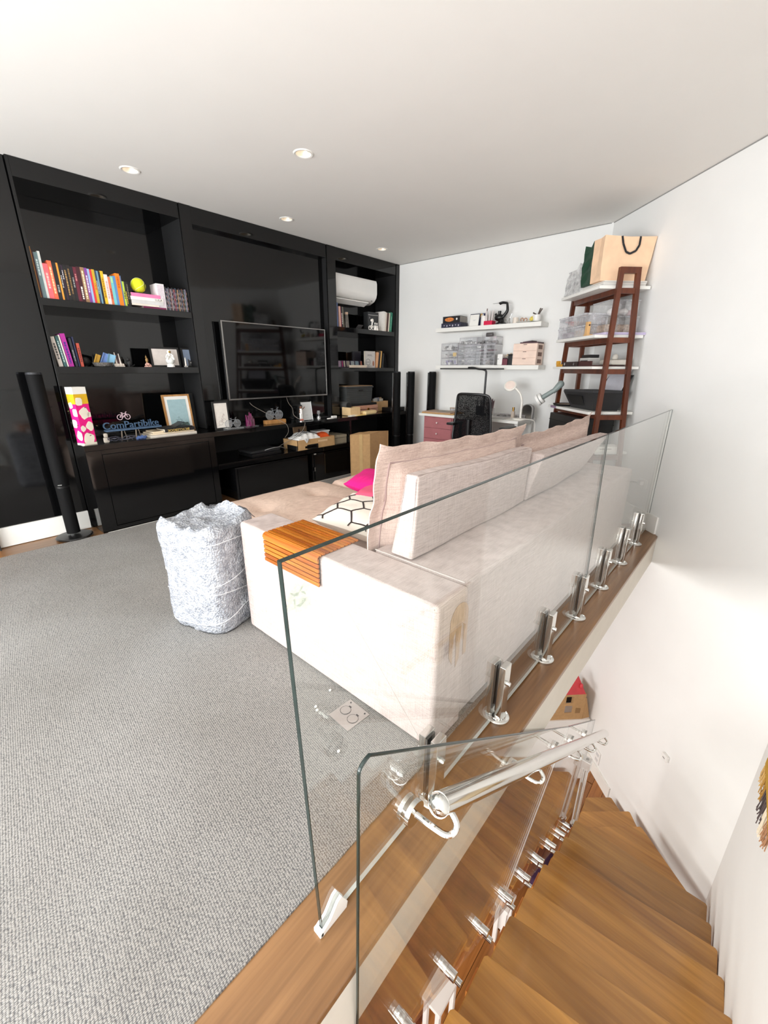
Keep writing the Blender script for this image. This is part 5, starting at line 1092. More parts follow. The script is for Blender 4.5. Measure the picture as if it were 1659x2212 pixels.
rimmed('casing', t, -.10, .09, -.275, .265, 0, .255)
for c, (ya, yb) in enumerate(((.0, .26), (-.27, -.01))):
    for k in range(6):
        d = obj('drawer', hollow(MB(), -.104, .08, ya+.004, yb-.004, .006+k*.041, .042+k*.041, .003, False), CLR, t, smooth=False)
        mb = MB(); mb.box(-.106, -.102, ya+.004, yb-.004, .038+k*.041, .042+k*.041); mb.box(-.108, -.103, (ya+yb)/2-.02, (ya+yb)/2+.02, .02+k*.041, .03+k*.041); obj('drawer_lip', mb, EDG, d, smooth=False)
        rnd = random.Random(c*10+k); mb = MB()
        for i in range(9):
            cy, cx = rnd.uniform(ya+.03, yb-.03), rnd.uniform(-.09, .06); w = rnd.uniform(.008, .026)
            mb.box(cx-.012, cx+.012, cy-w, cy+w, .010+k*.041, .010+k*.041+rnd.uniform(.006, .022))
        obj('contents', mb, JUNK[(c*2+k) % 3] if not (c and k == 4) else M('junk_pink', (150, 100, 116), .5, var=.3), d, smooth=False)
for nm, y0, y1, sd in (('small clear tray with hair clips on the left half of the organiser', 2.98, 3.235, 5), ('small clear tray crammed with dark sunglasses on the right half of the organiser', 2.705, 2.97, 8)):
    t = onwall(nm, 'clear_tray', 'tray', (y0+y1)/2, D+.2565); w = (y1-y0)/2
    rimmed('tray', t, -.09, .08, -w, w, 0, .085); fill(t, -.08, .07, -w+.01, w-.01, .006, .055, sd, [JUNK[1], JUNK[2]] if sd == 5 else [JUNK[2], JUNK[2]], 8)
t = onwall('rolled clear bag with dark band lying on the right clear tray', 'clear_roll', 'roll', 2.86, D+.3425); obj('roll', MB().cyl((0, -.09, .03), (0, .09, .03), .028, n=16), CLR, t); obj('dark_band', MB().cyl((0, -.055, .03), (0, .03, .03), .0255, n=16), M('dark_band', (86, 80, 80), .6, var=.5, nscale=90), t)
t = onwall('small white upright device box beside the clear organiser', 'device_box', 'box', 2.635, D, 5.24); obj('case', MB().box(-.05, .05, -.035, .038, 0, .135, .014, 3), PLASTW, t); obj('slot', MB().box(-.0515, -.049, .01, .03, .07, .076), M('dark_badge', (60, 60, 62)), t)
t = onwall('dark red folded pouch between white device and black box', 'pouch', 'pouch', 2.565, D, 5.23); obj('pouch', MB().box(-.04, .05, -.035, .035, 0, .075, .006), M('wine_pouch', (112, 52, 66), .6), t); obj('flap', MB().box(-.042, -.02, -.03, .03, .07, .085, .004), M('wine_dark', (70, 36, 46), .6), t)
t = onwall('small black upright box next to the pink drawer unit', 'black_box', 'box', 2.495, D, 5.24); obj('case', MB().box(-.05, .05, -.03, .03, 0, .115, .004), BLACKS, t); obj('lid', MB().box(-.052, .052, -.032, .032, .116, .13, .003), BLACKM, t)
t = onwall('pale tan ribbon bundle on top of the small boxes', 'ribbon_bundle', 'ribbon', 2.555, D+.0855, 5.27); obj('ribbon', MB().tube([(0, .04, .01), (0, .02, .05), (0, -.01, .03), (0, -.03, .06), (0, -.045, .04), (.01, -.02, .02), (.01, .03, .035)], .006, 8, 2), M('tan_ribbon', (206, 186, 160), .7), t); obj('knot', MB().sph((0, 0, .012), .011, n=10), M('tan_ribbon', (206, 186, 160)), t)
PKD = M('blush_plastic', (238, 212, 196), .45)
t = onwall('blush pink three-drawer mini cabinet at the right end of the lower shelf', 'mini_chest', 'drawers', 2.295, D, 5.24)
obj('carcass', MB().box(-.085, .10, -.15, .15, 0, .245, .004), PKD, t)
for k in range(3):
    d = obj('drawer', MB().box(-.094, -.086, -.148, .148, .004+k*.08, .080+k*.08, .002), PKD, t); obj('pull_slot', MB().box(-.0955, -.0935, -.022, .022, .068+k*.08, .075+k*.08, .001), M('pull_shadow', (120, 96, 88), .6), d)
    obj('side_cutout', MB().box(-.055, .06, -.1512, -.1495, .02+k*.08, .065+k*.08), M('cutout_brown', (134, 104, 92), .7), t)
t = onwall('dark plum folders lying on the blush drawer cabinet', 'folder', 'folder', 2.245, D+.2455, 5.25); obj('folders', MB().box(-.08, .08, -.10, .13, 0, .014, .002), M('plum', (82, 54, 62), .6), t); obj('top_sheet', MB().box(-.07, .07, -.02, .10, .015, .03, .004, mt=Matrix.Rotation(R(-6), 4, 'X')), M('plum_dark', (64, 42, 50), .6), t)

# ------------------------------------------------------------------ desk
ZD = .832
t = thing('desk', 'white desk with pink drawer pedestal under its left end', 'desk', (5.1, 2.9, 0))
obj('desk_top', MB().box(4.84, 5.385, 2.15, 3.62, ZD-.032, ZD, .002), TRIMW, t)
PINK = M('dusty_pink', (172, 106, 110), .45)
obj('pedestal', MB().box(4.88, 5.35, 3.08, 3.555, .01, ZD-.033, .003), PINK, t)
for k in range(5):
    z1 = ZD-.045-k*.148
    d = obj('drawer', MB().box(4.866, 4.879, 3.095, 3.54, z1-.142, z1, .002), PINK, t)
    obj('knob', MB().cyl((4.866, 3.318, z1-.07), (4.852, 3.318, z1-.07), .006, n=10).sph((4.846, 3.318, z1-.07), .013, n=14), M('glass_knob', (226, 206, 204), .15), d)
for x, y in ((4.93, 2.20), (5.34, 2.20)): obj('leg', MB().box(x-.02, x+.02, y-.02, y+.02, 0, ZD-.033, .002), TRIMW, t)
obj('cross_bar', MB().box(4.96, 5.32, 2.19, 2.21, ZD-.08, ZD-.035, .002), TRIMW, t)
def ondesk(label, name, cat, x, y, rz=0.0, z=ZD): return thing(name, label, cat, (x, y, z+.0005), rz, local=True)
t = ondesk('wide golden cork mat stack on the left end of the desk', 'cork_mat', 'mat', 5.06, 3.36, R(4))
obj('mat', MB().box(-.17, .17, -.25, .25, 0, .012, .002), M('cork', (190, 146, 88), .8, var=.15, nscale=120), t); obj('mat', MB().box(-.16, .15, -.20, .25, .0125, .024, .002), M('cork_pale', (206, 166, 108), .8, var=.15, nscale=120), t)
t = ondesk('grey printed sheet lying on the cork mats', 'sheet', 'paper', 5.06, 3.36, R(-8), ZD+.0245); obj('sheet', MB().box(-.10, .10, -.13, .10, 0, .002), cmat((176, 168, 156), .7), t); obj('print', MB().box(-.08, .06, -.09, .06, .002, .0026), M('map_print', (150, 146, 140), .7, var=.4, nscale=60), t)
pot('white patterned candle mug behind the chair on the desk', 3.16, .05, .105, (230, 228, 226), ZD+.0005, 5.26)
t = ondesk('small glass cup with tan top beside the candle mug', 'cup', 'cup', 5.29, 3.36); obj('glass', MB().lathe([(.03, 0), (.036, .004), (.036, .05), (.033, .05), (.033, .006), (0, .006)], n=20), CLRF, t); obj('lid', MB().cyl((0, 0, .05), (0, 0, .058), .037, n=20), M('cork_pale', (206, 166, 108)), t)
t = ondesk('clear cup crowded with make-up brushes on the desk', 'brush_cup', 'cup', 5.20, 2.70)
obj('cup', MB().lathe([(.05, 0), (.052, .004), (.052, .10), (.048, .10), (.048, .006), (0, .006)], n=24), CLR, t)
rnd = random.Random(12)
for k in range(22):
    a, r = rnd.uniform(0, 6.28), rnd.uniform(.005, .035); b = r+rnd.uniform(.0, .05); h = rnd.uniform(.13, .21)
    obj('brush', MB().cyl((r*math.cos(a), r*math.sin(a), .008), (b*math.cos(a), b*math.sin(a), h), .0035, n=6).cyl((b*math.cos(a), b*math.sin(a), h), (b*1.06*math.cos(a), b*1.06*math.sin(a), h+.028), .006, .002, 6), M('brush_%d' % (k % 3), [(112, 84, 92), (70, 58, 62), (150, 118, 118)][k % 3], .5), t)
t = ondesk('dark wire pen holder behind the make-up brushes', 'pen_holder', 'cup', 5.22, 2.89); obj('cup', MB().lathe([(.045, 0), (.045, .11), (.042, .11), (.042, .004), (0, .004)], n=20), BLACKM, t)
for k in range(7): obj('pen', MB().cyl((.02*math.cos(k), .02*math.sin(k), .006), (.05*math.cos(k), .05*math.sin(k), .19), .004, n=6), BLACKP, t)
t = ondesk('long low clear tray of make-up along the desk back', 'cosmetics_tray', 'tray', 5.24, 2.42); rimmed('tray', t, -.06, .06, -.20, .22, 0, .04); fill(t, -.05, .05, -.19, .20, .005, .03, 21, [JUNK[0], JUNK[2]], 14)
t = ondesk('slim perfume bottle with gold cap on the desk', 'perfume_bottle', 'bottle', 5.13, 2.355); obj('glass', MB().box(-.018, .018, -.02, .02, 0, .085, .003), M('perfume', (214, 200, 186), .1), t); obj('cap', MB().cyl((0, 0, .085), (0, 0, .095), .012, n=14).cyl((0, 0, .095), (0, 0, .135), .015, n=16), M('gold_cap', (196, 158, 96), .25, .9), t)
t = ondesk('thin grey laptop tray lying flat at the desk front', 'desk_pad', 'mat', 4.98, 2.55, R(2)); obj('pad', MB().box(-.10, .10, -.19, .19, 0, .006, .002), M('pad_grey', (186, 184, 180), .6), t); obj('edge_strip', MB().box(-.10, -.09, -.19, .19, .006, .008), STEEL, t)
t = ondesk('arched chrome table mirror with grey rim behind the white lamp', 'table_mirror', 'mirror', 5.20, 2.20, R(-8))
ar = [(-.065, 0), (.065, 0), (.065, .11)]+[(.065*math.cos(a), .11+.055*math.sin(a)) for a in [math.pi*k/12 for k in range(1, 12)]]+[(-.065, .11)]
obj('mirror', MB().hexa([(-.012, y, z+.004) for y, z in ar], [(-.006, y, z+.004) for y, z in ar]), M('mirror_glass', (190, 186, 180), .22, 1.0), t); obj('rim', MB().hexa([(-.006, y*1.22, z*1.08) for y, z in ar], [(.03, y*1.22, z*1.08) for y, z in ar]), M('rim_grey', (150, 148, 146), .5), t)
LAMPW = M('lamp_white', (240, 236, 228), .4)
t = ondesk('white gooseneck desk lamp with flat round head', 'desk_lamp', 'lamp', 5.02, 2.215)
obj('base', MB().lathe([(.085, 0), (.088, .004), (.08, .016), (.02, .022), (0, .022)], n=36), LAMPW, t)
obj('stem', MB().tube([(0, -.01, .02), (0, -.01, .12), (0, -.012, .22), (0, .015, .30), (0, .06, .345), (0, .10, .375)], .013, 14, 2), LAMPW, t)
mt = Matrix.Translation((-.012, .155, .395)) @ Matrix.Rotation(R(-52), 4, 'Y') @ Matrix.Rotation(R(12), 4, 'X')
obj('head', MB().lathe([(.0, -.012), (.066, -.012), (.074, -.004), (.074, .006), (.06, .014), (0, .016)], n=36, mt=mt), LAMPW, t); obj('diffuser', MB().lathe([(0, .0162), (.058, .0148), (.058, .0162), (0, .0176)], n=30, mt=mt), M('lamp_diffuser', (244, 226, 216), .5), t)
obj('cable', MB().tube([(.0, -.08, .012), (.03, -.15, .01), (.06, -.18, -.02), (.05, -.19, -.2), (.03, -.16, -.45), (.05, -.16, -.7)], .005, 8, 2), LAMPW, t)
t = ondesk('tall black task light with long horizontal bar above the desk', 'task_lamp', 'lamp', 5.10, 2.76)
obj('clamp', MB().box(-.03, .04, -.03, .03, -.0, .03, .004), BLACKP, t); obj('pole', MB().tube([(0, 0, .02), (0, 0, .50), (0, .0, .565), (0, .03, .58), (0, .06, .585)], .013, 14, 2), M('task_black', (42, 42, 44), .35), t)
obj('arm', MB().tube([(0, .05, .584), (-.01, .12, .588), (-.01, .18, .605), (-.01, .26, .604)], .012, 12, 2), BLACKP, t); obj('light_bar', MB().box(-.022, .010, -.24, .70, .583, .598, .004), BLACKP, t)

# ------------------------------------------------------------------ office chair
t = thing('office_chair', 'black mesh-back office chair pushed up to the white desk', 'chair', (4.62, 2.60, 0))
def bend(y, z): return 4.48+.07*((z-.55)/.6)**2*0+.03*math.sin((z-.55)*4)+.05*abs((y-2.60)/.25)**2
bk = []
n = 14
ws = lambda z: .215+.045*min(1, max(0, (1.14-z)/.5))
outl = [(s*ws(z)+2.60, z) for s, z in [(-1, .58), (-1, .7), (-1, .85), (-1, 1.0), (-1, 1.09), (-.9, 1.13), (-.5, 1.14), (0, 1.14), (.5, 1.14), (.9, 1.135), (1, 1.10), (1, 1.0), (1, .85), (1, .7), (1, .58), (.6, .54), (0, .53), (-.6, .54), (-1, .58)]]
obj('back_frame', MB().tube([(bend(y, z), y, z) for y, z in outl], .015, 10, 2), BLACKP, t)
m, nt, out = new_mat('chair_mesh'); tr = nt.nodes.new('ShaderNodeBsdfTransparent'); df = nt.nodes.new('ShaderNodeBsdfDiffuse'); df.inputs[0].default_value = (.008, .008, .009, 1); mx = nt.nodes.new('ShaderNodeMixShader')
v = coords(nt, (300, 300, 300)); nn_ = nt.nodes.new('ShaderNodeTexVoronoi'); nn_.inputs['Scale'].default_value = 1.0; nt.links.new(v, nn_.inputs['Vector']); mthn = nt.nodes.new('ShaderNodeMath'); mthn.operation = 'GREATER_THAN'; mthn.inputs[1].default_value = .26
nt.links.new(nn_.outputs['Distance'], mthn.inputs[0]); nt.links.new(mthn.outputs[0], mx.inputs[0]); nt.links.new(tr.outputs[0], mx.inputs[1]); nt.links.new(df.outputs[0], mx.inputs[2]); nt.links.new(mx.outputs[0], out.inputs[0])
vs, fs = [], []
for i in range(13):
    z = .55+.58*i/12
    for j in range(11):
        y = 2.60+(j/10*2-1)*ws(z)*.98; vs.append((bend(y, z), y, z))
fs = [(i*11+j, i*11+j+1, (i+1)*11+j+1, (i+1)*11+j) for i in range(12) for j in range(10)]
obj('mesh_back', MB().poly(vs, fs), m, t)
obj('spine', MB().tube([(4.46, 2.6, .85), (4.47, 2.6, .6), (4.52, 2.6, .46), (4.66, 2.6, .42)], .024, 10, 2), BLACKP, t)
obj('seat', MB().box(4.50, 4.98, 2.36, 2.84, .44, .51, .03, 3), BLACKM, t)
for s in (-1.18, .64):
    a = obj('armrest', MB().box(4.44, 4.70, 2.60+s*.39-.05, 2.60+s*.39+.05, .765, .795, .012), BLACKP, t); obj('arm_post', MB().tube([(4.70, 2.60+s*.39, .765), (4.70, 2.60+s*.38, .55), (4.72, 2.60+s*.2, .43)], .018, 10, 1), BLACKP, a)
obj('gas_column', MB().cyl((4.74, 2.6, .10), (4.74, 2.6, .44), .026, n=16), BLACKS, t)
for k in range(5):
    a = k*2*math.pi/5+.3; e = (4.74+.28*math.cos(a), 2.6+.28*math.sin(a), .07)
    l = obj('base_leg', MB().tube([(4.74, 2.6, .12), e], [.026, .016], 10), BLACKP, t); obj('castor', MB().sph((e[0], e[1], .033), .026, n=12), BLACKS, l)
# ------------------------------------------------------------------ ladder shelf against the diagonal wall (u along wall, v out)
lad = thing('ladder_shelf', 'walnut A-frame ladder shelf with white boards in the corner', 'shelf', tuple(dirC(.5, .24, 0)))
def barC(a, b, w, d):
    """timber between two (u,v,z) points, w along u, d along v"""
    mt = Matrix(((-0.70711, -0.70711, 0, 5.39), (-0.70711, 0.70711, 0, 1.578), (0, 0, 1, 0), (0, 0, 0, 1)))
    A = [mt @ Vector((a[0]+i*w/2, a[1]+j*d/2, a[2])) for i, j in ((-1, -1), (1, -1), (1, 1), (-1, 1))]; B_ = [mt @ Vector((b[0]+i*w/2, b[1]+j*d/2, b[2])) for i, j in ((-1, -1), (1, -1), (1, 1), (-1, 1))]
    return MB().hexa(A, B_)
def legC(f, front, z):
    k = (2.28-z)/2.28
    if f == 1: return (.852+k*.185, (.33+k*.105) if front else (.177-k*.085), z)
    return (.072-k*.115, (.345+k*.02) if front else (.195-k*.11), z)
for f in (0, 1):
    for fr in (True, False):
        obj('leg', barC(legC(f, fr, 0.0), legC(f, fr, 2.28), .034, .04), DARKW, lad)
    a, b = legC(f, True, 2.265), legC(f, False, 2.265)
    obj('top_rail', boxC(MB(), a[0]-.02, a[0]+.02, b[1]-.02, a[1]+.02, 2.232, 2.283, .003), DARKW, lad)
BO = [(2.113, 2.14, .09, .835, .02, .50), (1.70, 1.727, .07, .862, .02, .49), (1.424, 1.448, .05, .885, .02, .48), (1.005, 1.03, .03, .92, .02, .47), (.62, .645, .0, .95, .02, .47), (.20, .225, -.02, .98, .02, .47)]
for i, (z0, z1, u0, u1, v0, v1) in enumerate(BO):
    obj('board', boxC(MB(), u0, u1, v0, v1, z0, z1, .002), TRIMW, lad)
    for fr in (True, False):
        a, b = legC(0, fr, z0-.03), legC(1, fr, z0-.03)
        obj('long_rail', boxC(MB(), a[0], b[0], a[1]-.012, a[1]+.012, z0-.045, z0-.0005), DARKW, lad)
    for f in (0, 1):
        a, b = legC(f, True, z0-.03), legC(f, False, z0-.03)
        obj('side_rail', boxC(MB(), a[0]-.013, a[0]+.013, b[1], a[1], z0-.045, z0-.0005), DARKW, lad)
def onlad(label, name, cat, u, v, z, group=None):
    p = dirC(u, v, z); return thing(name, label, cat, tuple(p), group=group)
Z1, Z2, Z3, Z4, Z5 = 2.1405, 1.7275, 1.4485, 1.0305, .6455
# top board
for k, (nm, u0, u1, v0, v1, h) in enumerate((('wide flat white box under the peach paper bag', .14, .82, .06, .46, .022), ('second flat white box lying on the wide one', .30, .80, .04, .44, .022))):
    t = onlad(nm, 'flat_box', 'box', (u0+u1)/2, (v0+v1)/2, Z1+.0225*k); obj('base', boxC(MB(), u0, u1, v0, v1, Z1+.0225*k, Z1+.0225*k+h-.007, .001), M('box_grey_white', (212, 210, 206), .6), t); obj('lid', boxC(MB(), u0-.001, u1+.001, v0-.001, v1+.001, Z1+.0225*k+h-.0065, Z1+.0225*k+h, .001), PAPER, t)
def paper_bag(label, u0, u1, v0, v1, z, h, m, flare=0.0, crump=0.0, name='paper_bag'):
    t = onlad(label, name, 'bag', (u0+u1)/2, (v0+v1)/2, z)
    mt = Matrix(((-0.70711, -0.70711, 0, 5.39), (-0.70711, 0.70711, 0, 1.578), (0, 0, 1, 0), (0, 0, 0, 1)))
    um, hu = (u0+u1)/2, (u1-u0)/2; vs, fs = [], []
    N = 7; per = []
    rnd = random.Random(int(h*1000)+len(label))
    for lay in range(N):
        k = lay/(N-1); zz = z+h*k
        vv0, vv1 = v0-flare*k, v1+flare*.25*k
        tuck = -.18*hu*k
        ring = [(u1, vv1), (u1, (vv0+vv1)/2), (u1, vv0), (um+tuck*0, vv0+abs(tuck)*1.2), (u0, vv0), (u0, (vv0+vv1)/2), (u0, vv1), (um, vv1-abs(tuck)*1.2)]
        per.append([mt @ Vector((a+rnd.uniform(-crump, crump)*k, b+rnd.uniform(-crump, crump), zz+(rnd.uniform(-crump, crump)*1.6 if lay == N-1 else 0))) for a, b in ring])
    n = 8; vs = [p for r in per for p in r]
    for lay in range(N-1):
        for q in range(n): fs.append((lay*n+q, lay*n+(q+1) % n, (lay+1)*n+(q+1) % n, (lay+1)*n+q))
    fs.append(tuple(range(n)))
    mb = MB(); mb.poly(vs, fs); bmesh.ops.recalc_face_normals(mb.bm, faces=mb.bm.faces[:])
    bmesh.ops.solidify(mb.bm, geom=mb.bm.faces[:], thickness=.002)
    obj('bag_body', mb, m, t, smooth=False); return t, mt
PEACH = M('peach_paper', (242, 206, 172), .6, bump=.15, bscale=20, bdist=.004)
t, mt = paper_bag('large peach paper bag with black ribbon handles on top of the ladder shelf', .60, .775, .052, .475, Z1+.0455, .355, PEACH, .045, .003)
for uu in (.772, .604):
    pts = [(uu+.004, .33, Z1+.40), (uu+.010, .315, Z1+.34), (uu+.014, .28, Z1+.275), (uu+.012, .24, Z1+.262), (uu+.012, .19, Z1+.285), (uu+.012, .165, Z1+.33), (uu+.004, .16, Z1+.40)]
    mb = MB(); P = [mt @ Vector(p) for p in pts]; nrm = Vector((-.7071, -.7071, 0)) if uu > .7 else Vector((.7071, .7071, 0))
    mb.ribbon(P, .017, .0025, nrm); obj('ribbon_handle', mb, M('black_ribbon', (24, 24, 30), .5), t, smooth=False)
t, _ = paper_bag('dark green crumpled paper bag beside the peach bag on the ladder shelf', .42, .585, .13, .475, Z1+.0455, .345, M('bottle_green', (30, 66, 48), .55, bump=.5, bscale=14, bdist=.008), .0, .010)
for uu in (.418, .587):
    mb = MB(); P = [mt @ Vector((uu, v, z)) for v, z in ((.40, Z1+.33), (.38, Z1+.24), (.30, Z1+.24), (.28, Z1+.33))]; mb.ribbon(P, .012, .002, Vector((-.7071, -.7071, 0))); obj('ribbon_handle', mb, M('green_ribbon', (24, 52, 40), .5), t, smooth=False)
t, _ = paper_bag('grey translucent plastic bag at the far end of the ladder shelf top', .145, .40, .16, .49, Z1+.0005, .25, glass_mat('poly_bag', (.88, .88, .88), .5, (.82, .82, .82), .08, .12), -.02, .018, 'plastic_bag')
obj('contents', boxC(MB(), .17, .38, .2, .44, Z1+.01, Z1+.13, .02), M('bag_grey', (150, 150, 150), .7, var=.2), t)
# second board
for k in range(2):
    t = onlad(['translucent white lidded box at the bottom of the front pair', 'translucent white lidded box on top of the front pair'][k], 'storage_box', 'box', .34, .37, Z2+.106*k, 'translucent boxes on the ladder shelf')
    z = Z2+.106*k
    tmp = hollow(MB(), .09, .64, .26, .485, z, z+.085, .003, False); mtc = Matrix(((-0.70711, -0.70711, 0, 5.39), (-0.70711, 0.70711, 0, 1.578), (0, 0, 1, 0), (0, 0, 0, 1)))
    bmesh.ops.transform(tmp.bm, matrix=mtc, verts=tmp.bm.verts); bmesh.ops.reverse_faces(tmp.bm, faces=tmp.bm.faces[:]); obj('box', tmp, CLRF, t, smooth=False)
    obj('lid', boxC(MB(), .084, .646, .254, .491, z+.0855, z+.104, .003), glass_mat('frosted_lid', (.92, .92, .93), .5, (.84, .84, .88), .05), t)
    obj('contents', boxC(MB(), .14+.1*k, .34, .30, .46, z+.006, z+.06, .01), M('bin_contents_%d' % k, [(150, 120, 140), (170, 140, 120)][k], .7, var=.5, nscale=40), t)
    if k == 0: obj('contents', boxC(MB(), .42, .60, .30, .47, z+.006, z+.065, .01), M('tan_contents', (186, 156, 122), .7, var=.2), t)
t = onlad('small tan wooden stand with round hole at the shelf front corner', 'wooden_stand', 'stand', .68, .465, Z2)
obj('upright', boxC(MB(), .655, .70, .455, .485, Z2+.001, Z2+.125, .003), M('pale_wood', (220, 176, 120), .55), t); obj('hole', MB().cyl(dirC(.7005, .468, Z2+.095), dirC(.6995, .468, Z2+.095), .009, n=16), M('hole_dark', (70, 54, 44), .7), t); obj('foot', boxC(MB(), .65, .72, .43, .49, Z2, Z2+.012, .002), M('pale_wood', (220, 176, 120)), t)
t = onlad('brown woven basket behind the translucent boxes', 'basket', 'basket', .42, .15, Z2)
obj('weave', MB().lathe([(.085, 0), (.10, .02), (.105, .18), (.095, .2), (.09, .19), (.08, .02), (0, .015)], tuple(dirC(.42, .15, Z2)), 28), wood_mat('wicker', (150, 116, 66), (96, 70, 40), 0, .7, 3), t); obj('rim', MB().tube([tuple(dirC(.42, .15, Z2+.195)+Vector((.1*math.cos(a*math.pi/12), .1*math.sin(a*math.pi/12), 0))) for a in range(25)], .008, 8), wood_mat('wicker', (150, 116, 66), (96, 70, 40)), t)
for k, (nm, v0, v1, u0, u1, zb, h) in enumerate((('large clear lidded box with tan stuff inside on the lavender case', .05, .38, .50, .80, .022, .145), ('tall clear lidded box with white cotton behind the walnut leg', .06, .34, .48, .78, .168, .14))):
    z = Z2+zb; t = onlad(nm, 'storage_box', 'box', (u0+u1)/2, (v0+v1)/2, z)
    tmp = hollow(MB(), u0, u1, v0, v1, z, z+h-.014, .003, False); bmesh.ops.transform(tmp.bm, matrix=mtc, verts=tmp.bm.verts); bmesh.ops.reverse_faces(tmp.bm, faces=tmp.bm.faces[:]); obj('box', tmp, CLR, t, smooth=False)
    obj('lid', boxC(MB(), u0-.006, u1+.006, v0-.006, v1+.006, z+h-.0135, z+h-.001, .003), CLRF, t)
    if k == 0: obj('contents', boxC(MB(), u0+.02, u1-.02, v0+.02, v1-.02, z+.006, z+.075, .012), M('jumble_tan', (170, 148, 128), .8, var=.5, nscale=50), t)
    else:
        mb = MB(); mb.sph(tuple(dirC(.7, .27, z+.042)), .036, (1.2, 1.2, .9), 14); mb.sph(tuple(dirC(.72, .17, z+.042)), .036, (1.3, 1.2, .8), 14); obj('cotton', mb, M('cotton', (232, 228, 226), .95), t); obj('pink_item', MB().sph(tuple(dirC(.7, .10, z+.036)), .03, (1.2, 1.2, .8), 12), M('pale_pink', (206, 172, 176), .7), t)
t = onlad('flat lavender patterned case poking out at the near end of the shelf', 'lavender_case', 'case', .70, .22, Z2); obj('case', boxC(MB(), .46, .872, -.0+.005, .40, Z2, Z2+.021, .003), M('lavender', (206, 196, 224), .5), t); obj('piping', boxC(MB(), .8725, .8745, .01, .39, Z2+.009, Z2+.012), M('violet', (150, 136, 176), .5), t)
# third board
t = onlad('yellow folded measuring tool at the far end of the third board', 'yellow_tool', 'tool', .16, .44, Z3); obj('body', boxC(MB(), .07, .21, .43, .455, Z3, Z3+.025, .004), M('tool_yellow', (214, 156, 46), .5), t); obj('grip', boxC(MB(), .07, .12, .425, .46, Z3+.02, Z3+.06, .006), M('tool_yellow', (214, 156, 46)), t)
t = onlad('dark brown leather strap box with silver snaps on the third board', 'leather_case', 'case', .37, .44, Z3); obj('strap', boxC(MB(), .215, .53, .43, .452, Z3, Z3+.048, .004), M('dark_leather', (46, 32, 30), .5), t); obj('snap', MB().cyl(dirC(.27, .4525, Z3+.025), dirC(.27, .457, Z3+.025), .013, n=16), CHROME, t); obj('snap', MB().cyl(dirC(.47, .4525, Z3+.025), dirC(.47, .457, Z3+.025), .013, n=16), CHROME, t)
t = onlad('long dark wine-red tray edge on the third board', 'wooden_tray', 'tray', .72, .25, Z3); obj('tray', boxC(MB(), .54, .78, .10, .44, Z3, Z3+.012, .002), M('wine_tray', (70, 38, 36), .5), t); obj('tray_rim', boxC(MB(), .54, .78, .425, .44, Z3+.012, Z3+.05, .002), M('wine_tray', (70, 38, 36)), t)
t = onlad('small white radio with black top on the third board', 'radio', 'radio', .45, .27, Z3); obj('case', boxC(MB(), .36, .54, .22, .34, Z3, Z3+.085, .004), M('radio_white', (206, 204, 200), .5), t); obj('top_unit', boxC(MB(), .37, .535, .23, .33, Z3+.0855, Z3+.115, .004), BLACKP, t); obj('grille_slot', boxC(MB(), .38, .52, .3405, .342, Z3+.05, Z3+.06), BLACKM, t)
t = onlad('white sculpted soap dish object behind the walnut legs', 'white_dish', 'dish', .70, .15, Z3+.0125); obj('dish', boxC(MB(), .56, .79, .03, .24, Z3+.0125, Z3+.065, .02), M('dish_white', (224, 218, 208), .6), t); obj('knob', MB().sph(tuple(dirC(.7, .16, Z3+.085)), .028, (1, 1, 1.2), 14), M('dish_white', (224, 218, 208)), t)
# printer board
t = onlad('black multifunction printer with paper in the rear feed on the ladder shelf', 'printer', 'printer', .60, .26, Z4)
PRB = M('printer_black', (40, 40, 42), .5, var=.1)
mt = mtc
def hexC(mb, lo, hi): 
    mb.hexa([mt @ Vector(p) for p in lo], [mt @ Vector(p) for p in hi]); return mb
obj('body', hexC(MB(), [(.36, .12, Z4), (.82, .12, Z4), (.82, .36, Z4), (.36, .36, Z4)], [(.28, .06, Z4+.165), (.87, .06, Z4+.175), (.87, .43, Z4+.175), (.28, .43, Z4+.165)]), PRB, t)
obj('lid', hexC(MB(), [(.28, .06, Z4+.166), (.87, .06, Z4+.176), (.87, .43, Z4+.176), (.28, .43, Z4+.166)], [(.285, .07, Z4+.185), (.865, .07, Z4+.195), (.865, .425, Z4+.195), (.285, .425, Z4+.185)]), M('printer_lid', (50, 50, 52), .6), t)
obj('output_mouth', hexC(MB(), [(.40, .365, Z4+.03), (.66, .365, Z4+.03), (.66, .372, Z4+.03), (.40, .372, Z4+.03)], [(.36, .415, Z4+.135), (.68, .415, Z4+.135), (.68, .43, Z4+.135), (.36, .43, Z4+.135)]), M('mouth_black', (10, 10, 11), .6), t)
obj('rear_tray', hexC(MB(), [(.40, .085, Z4+.185), (.84, .085, Z4+.19), (.84, .095, Z4+.19), (.40, .095, Z4+.185)], [(.42, .012, Z4+.33), (.82, .012, Z4+.34), (.82, .022, Z4+.34), (.42, .022, Z4+.33)]), PRB, t)
obj('paper_stack', hexC(MB(), [(.46, .098, Z4+.19), (.80, .098, Z4+.195), (.80, .102, Z4+.195), (.46, .102, Z4+.19)], [(.48, .02, Z4+.40), (.80, .02, Z4+.405), (.80, .026, Z4+.405), (.48, .026, Z4+.40)]), M('paper_lilac', (226, 224, 232), .7), t)
t = onlad('round dark-rimmed tray with tan board beside the printer', 'round_tray', 'tray', .17, .36, Z4); obj('tray', MB().lathe([(.12, 0), (.135, .02), (.14, .022), (.128, .006), (0, .005)], tuple(dirC(.17, .33, Z4)), 32), BLACKS, t); obj('board', MB().cyl(dirC(.17, .33, Z4+.008), dirC(.17, .33, Z4+.016), .105, n=28), M('pale_board', (176, 152, 126), .6), t)
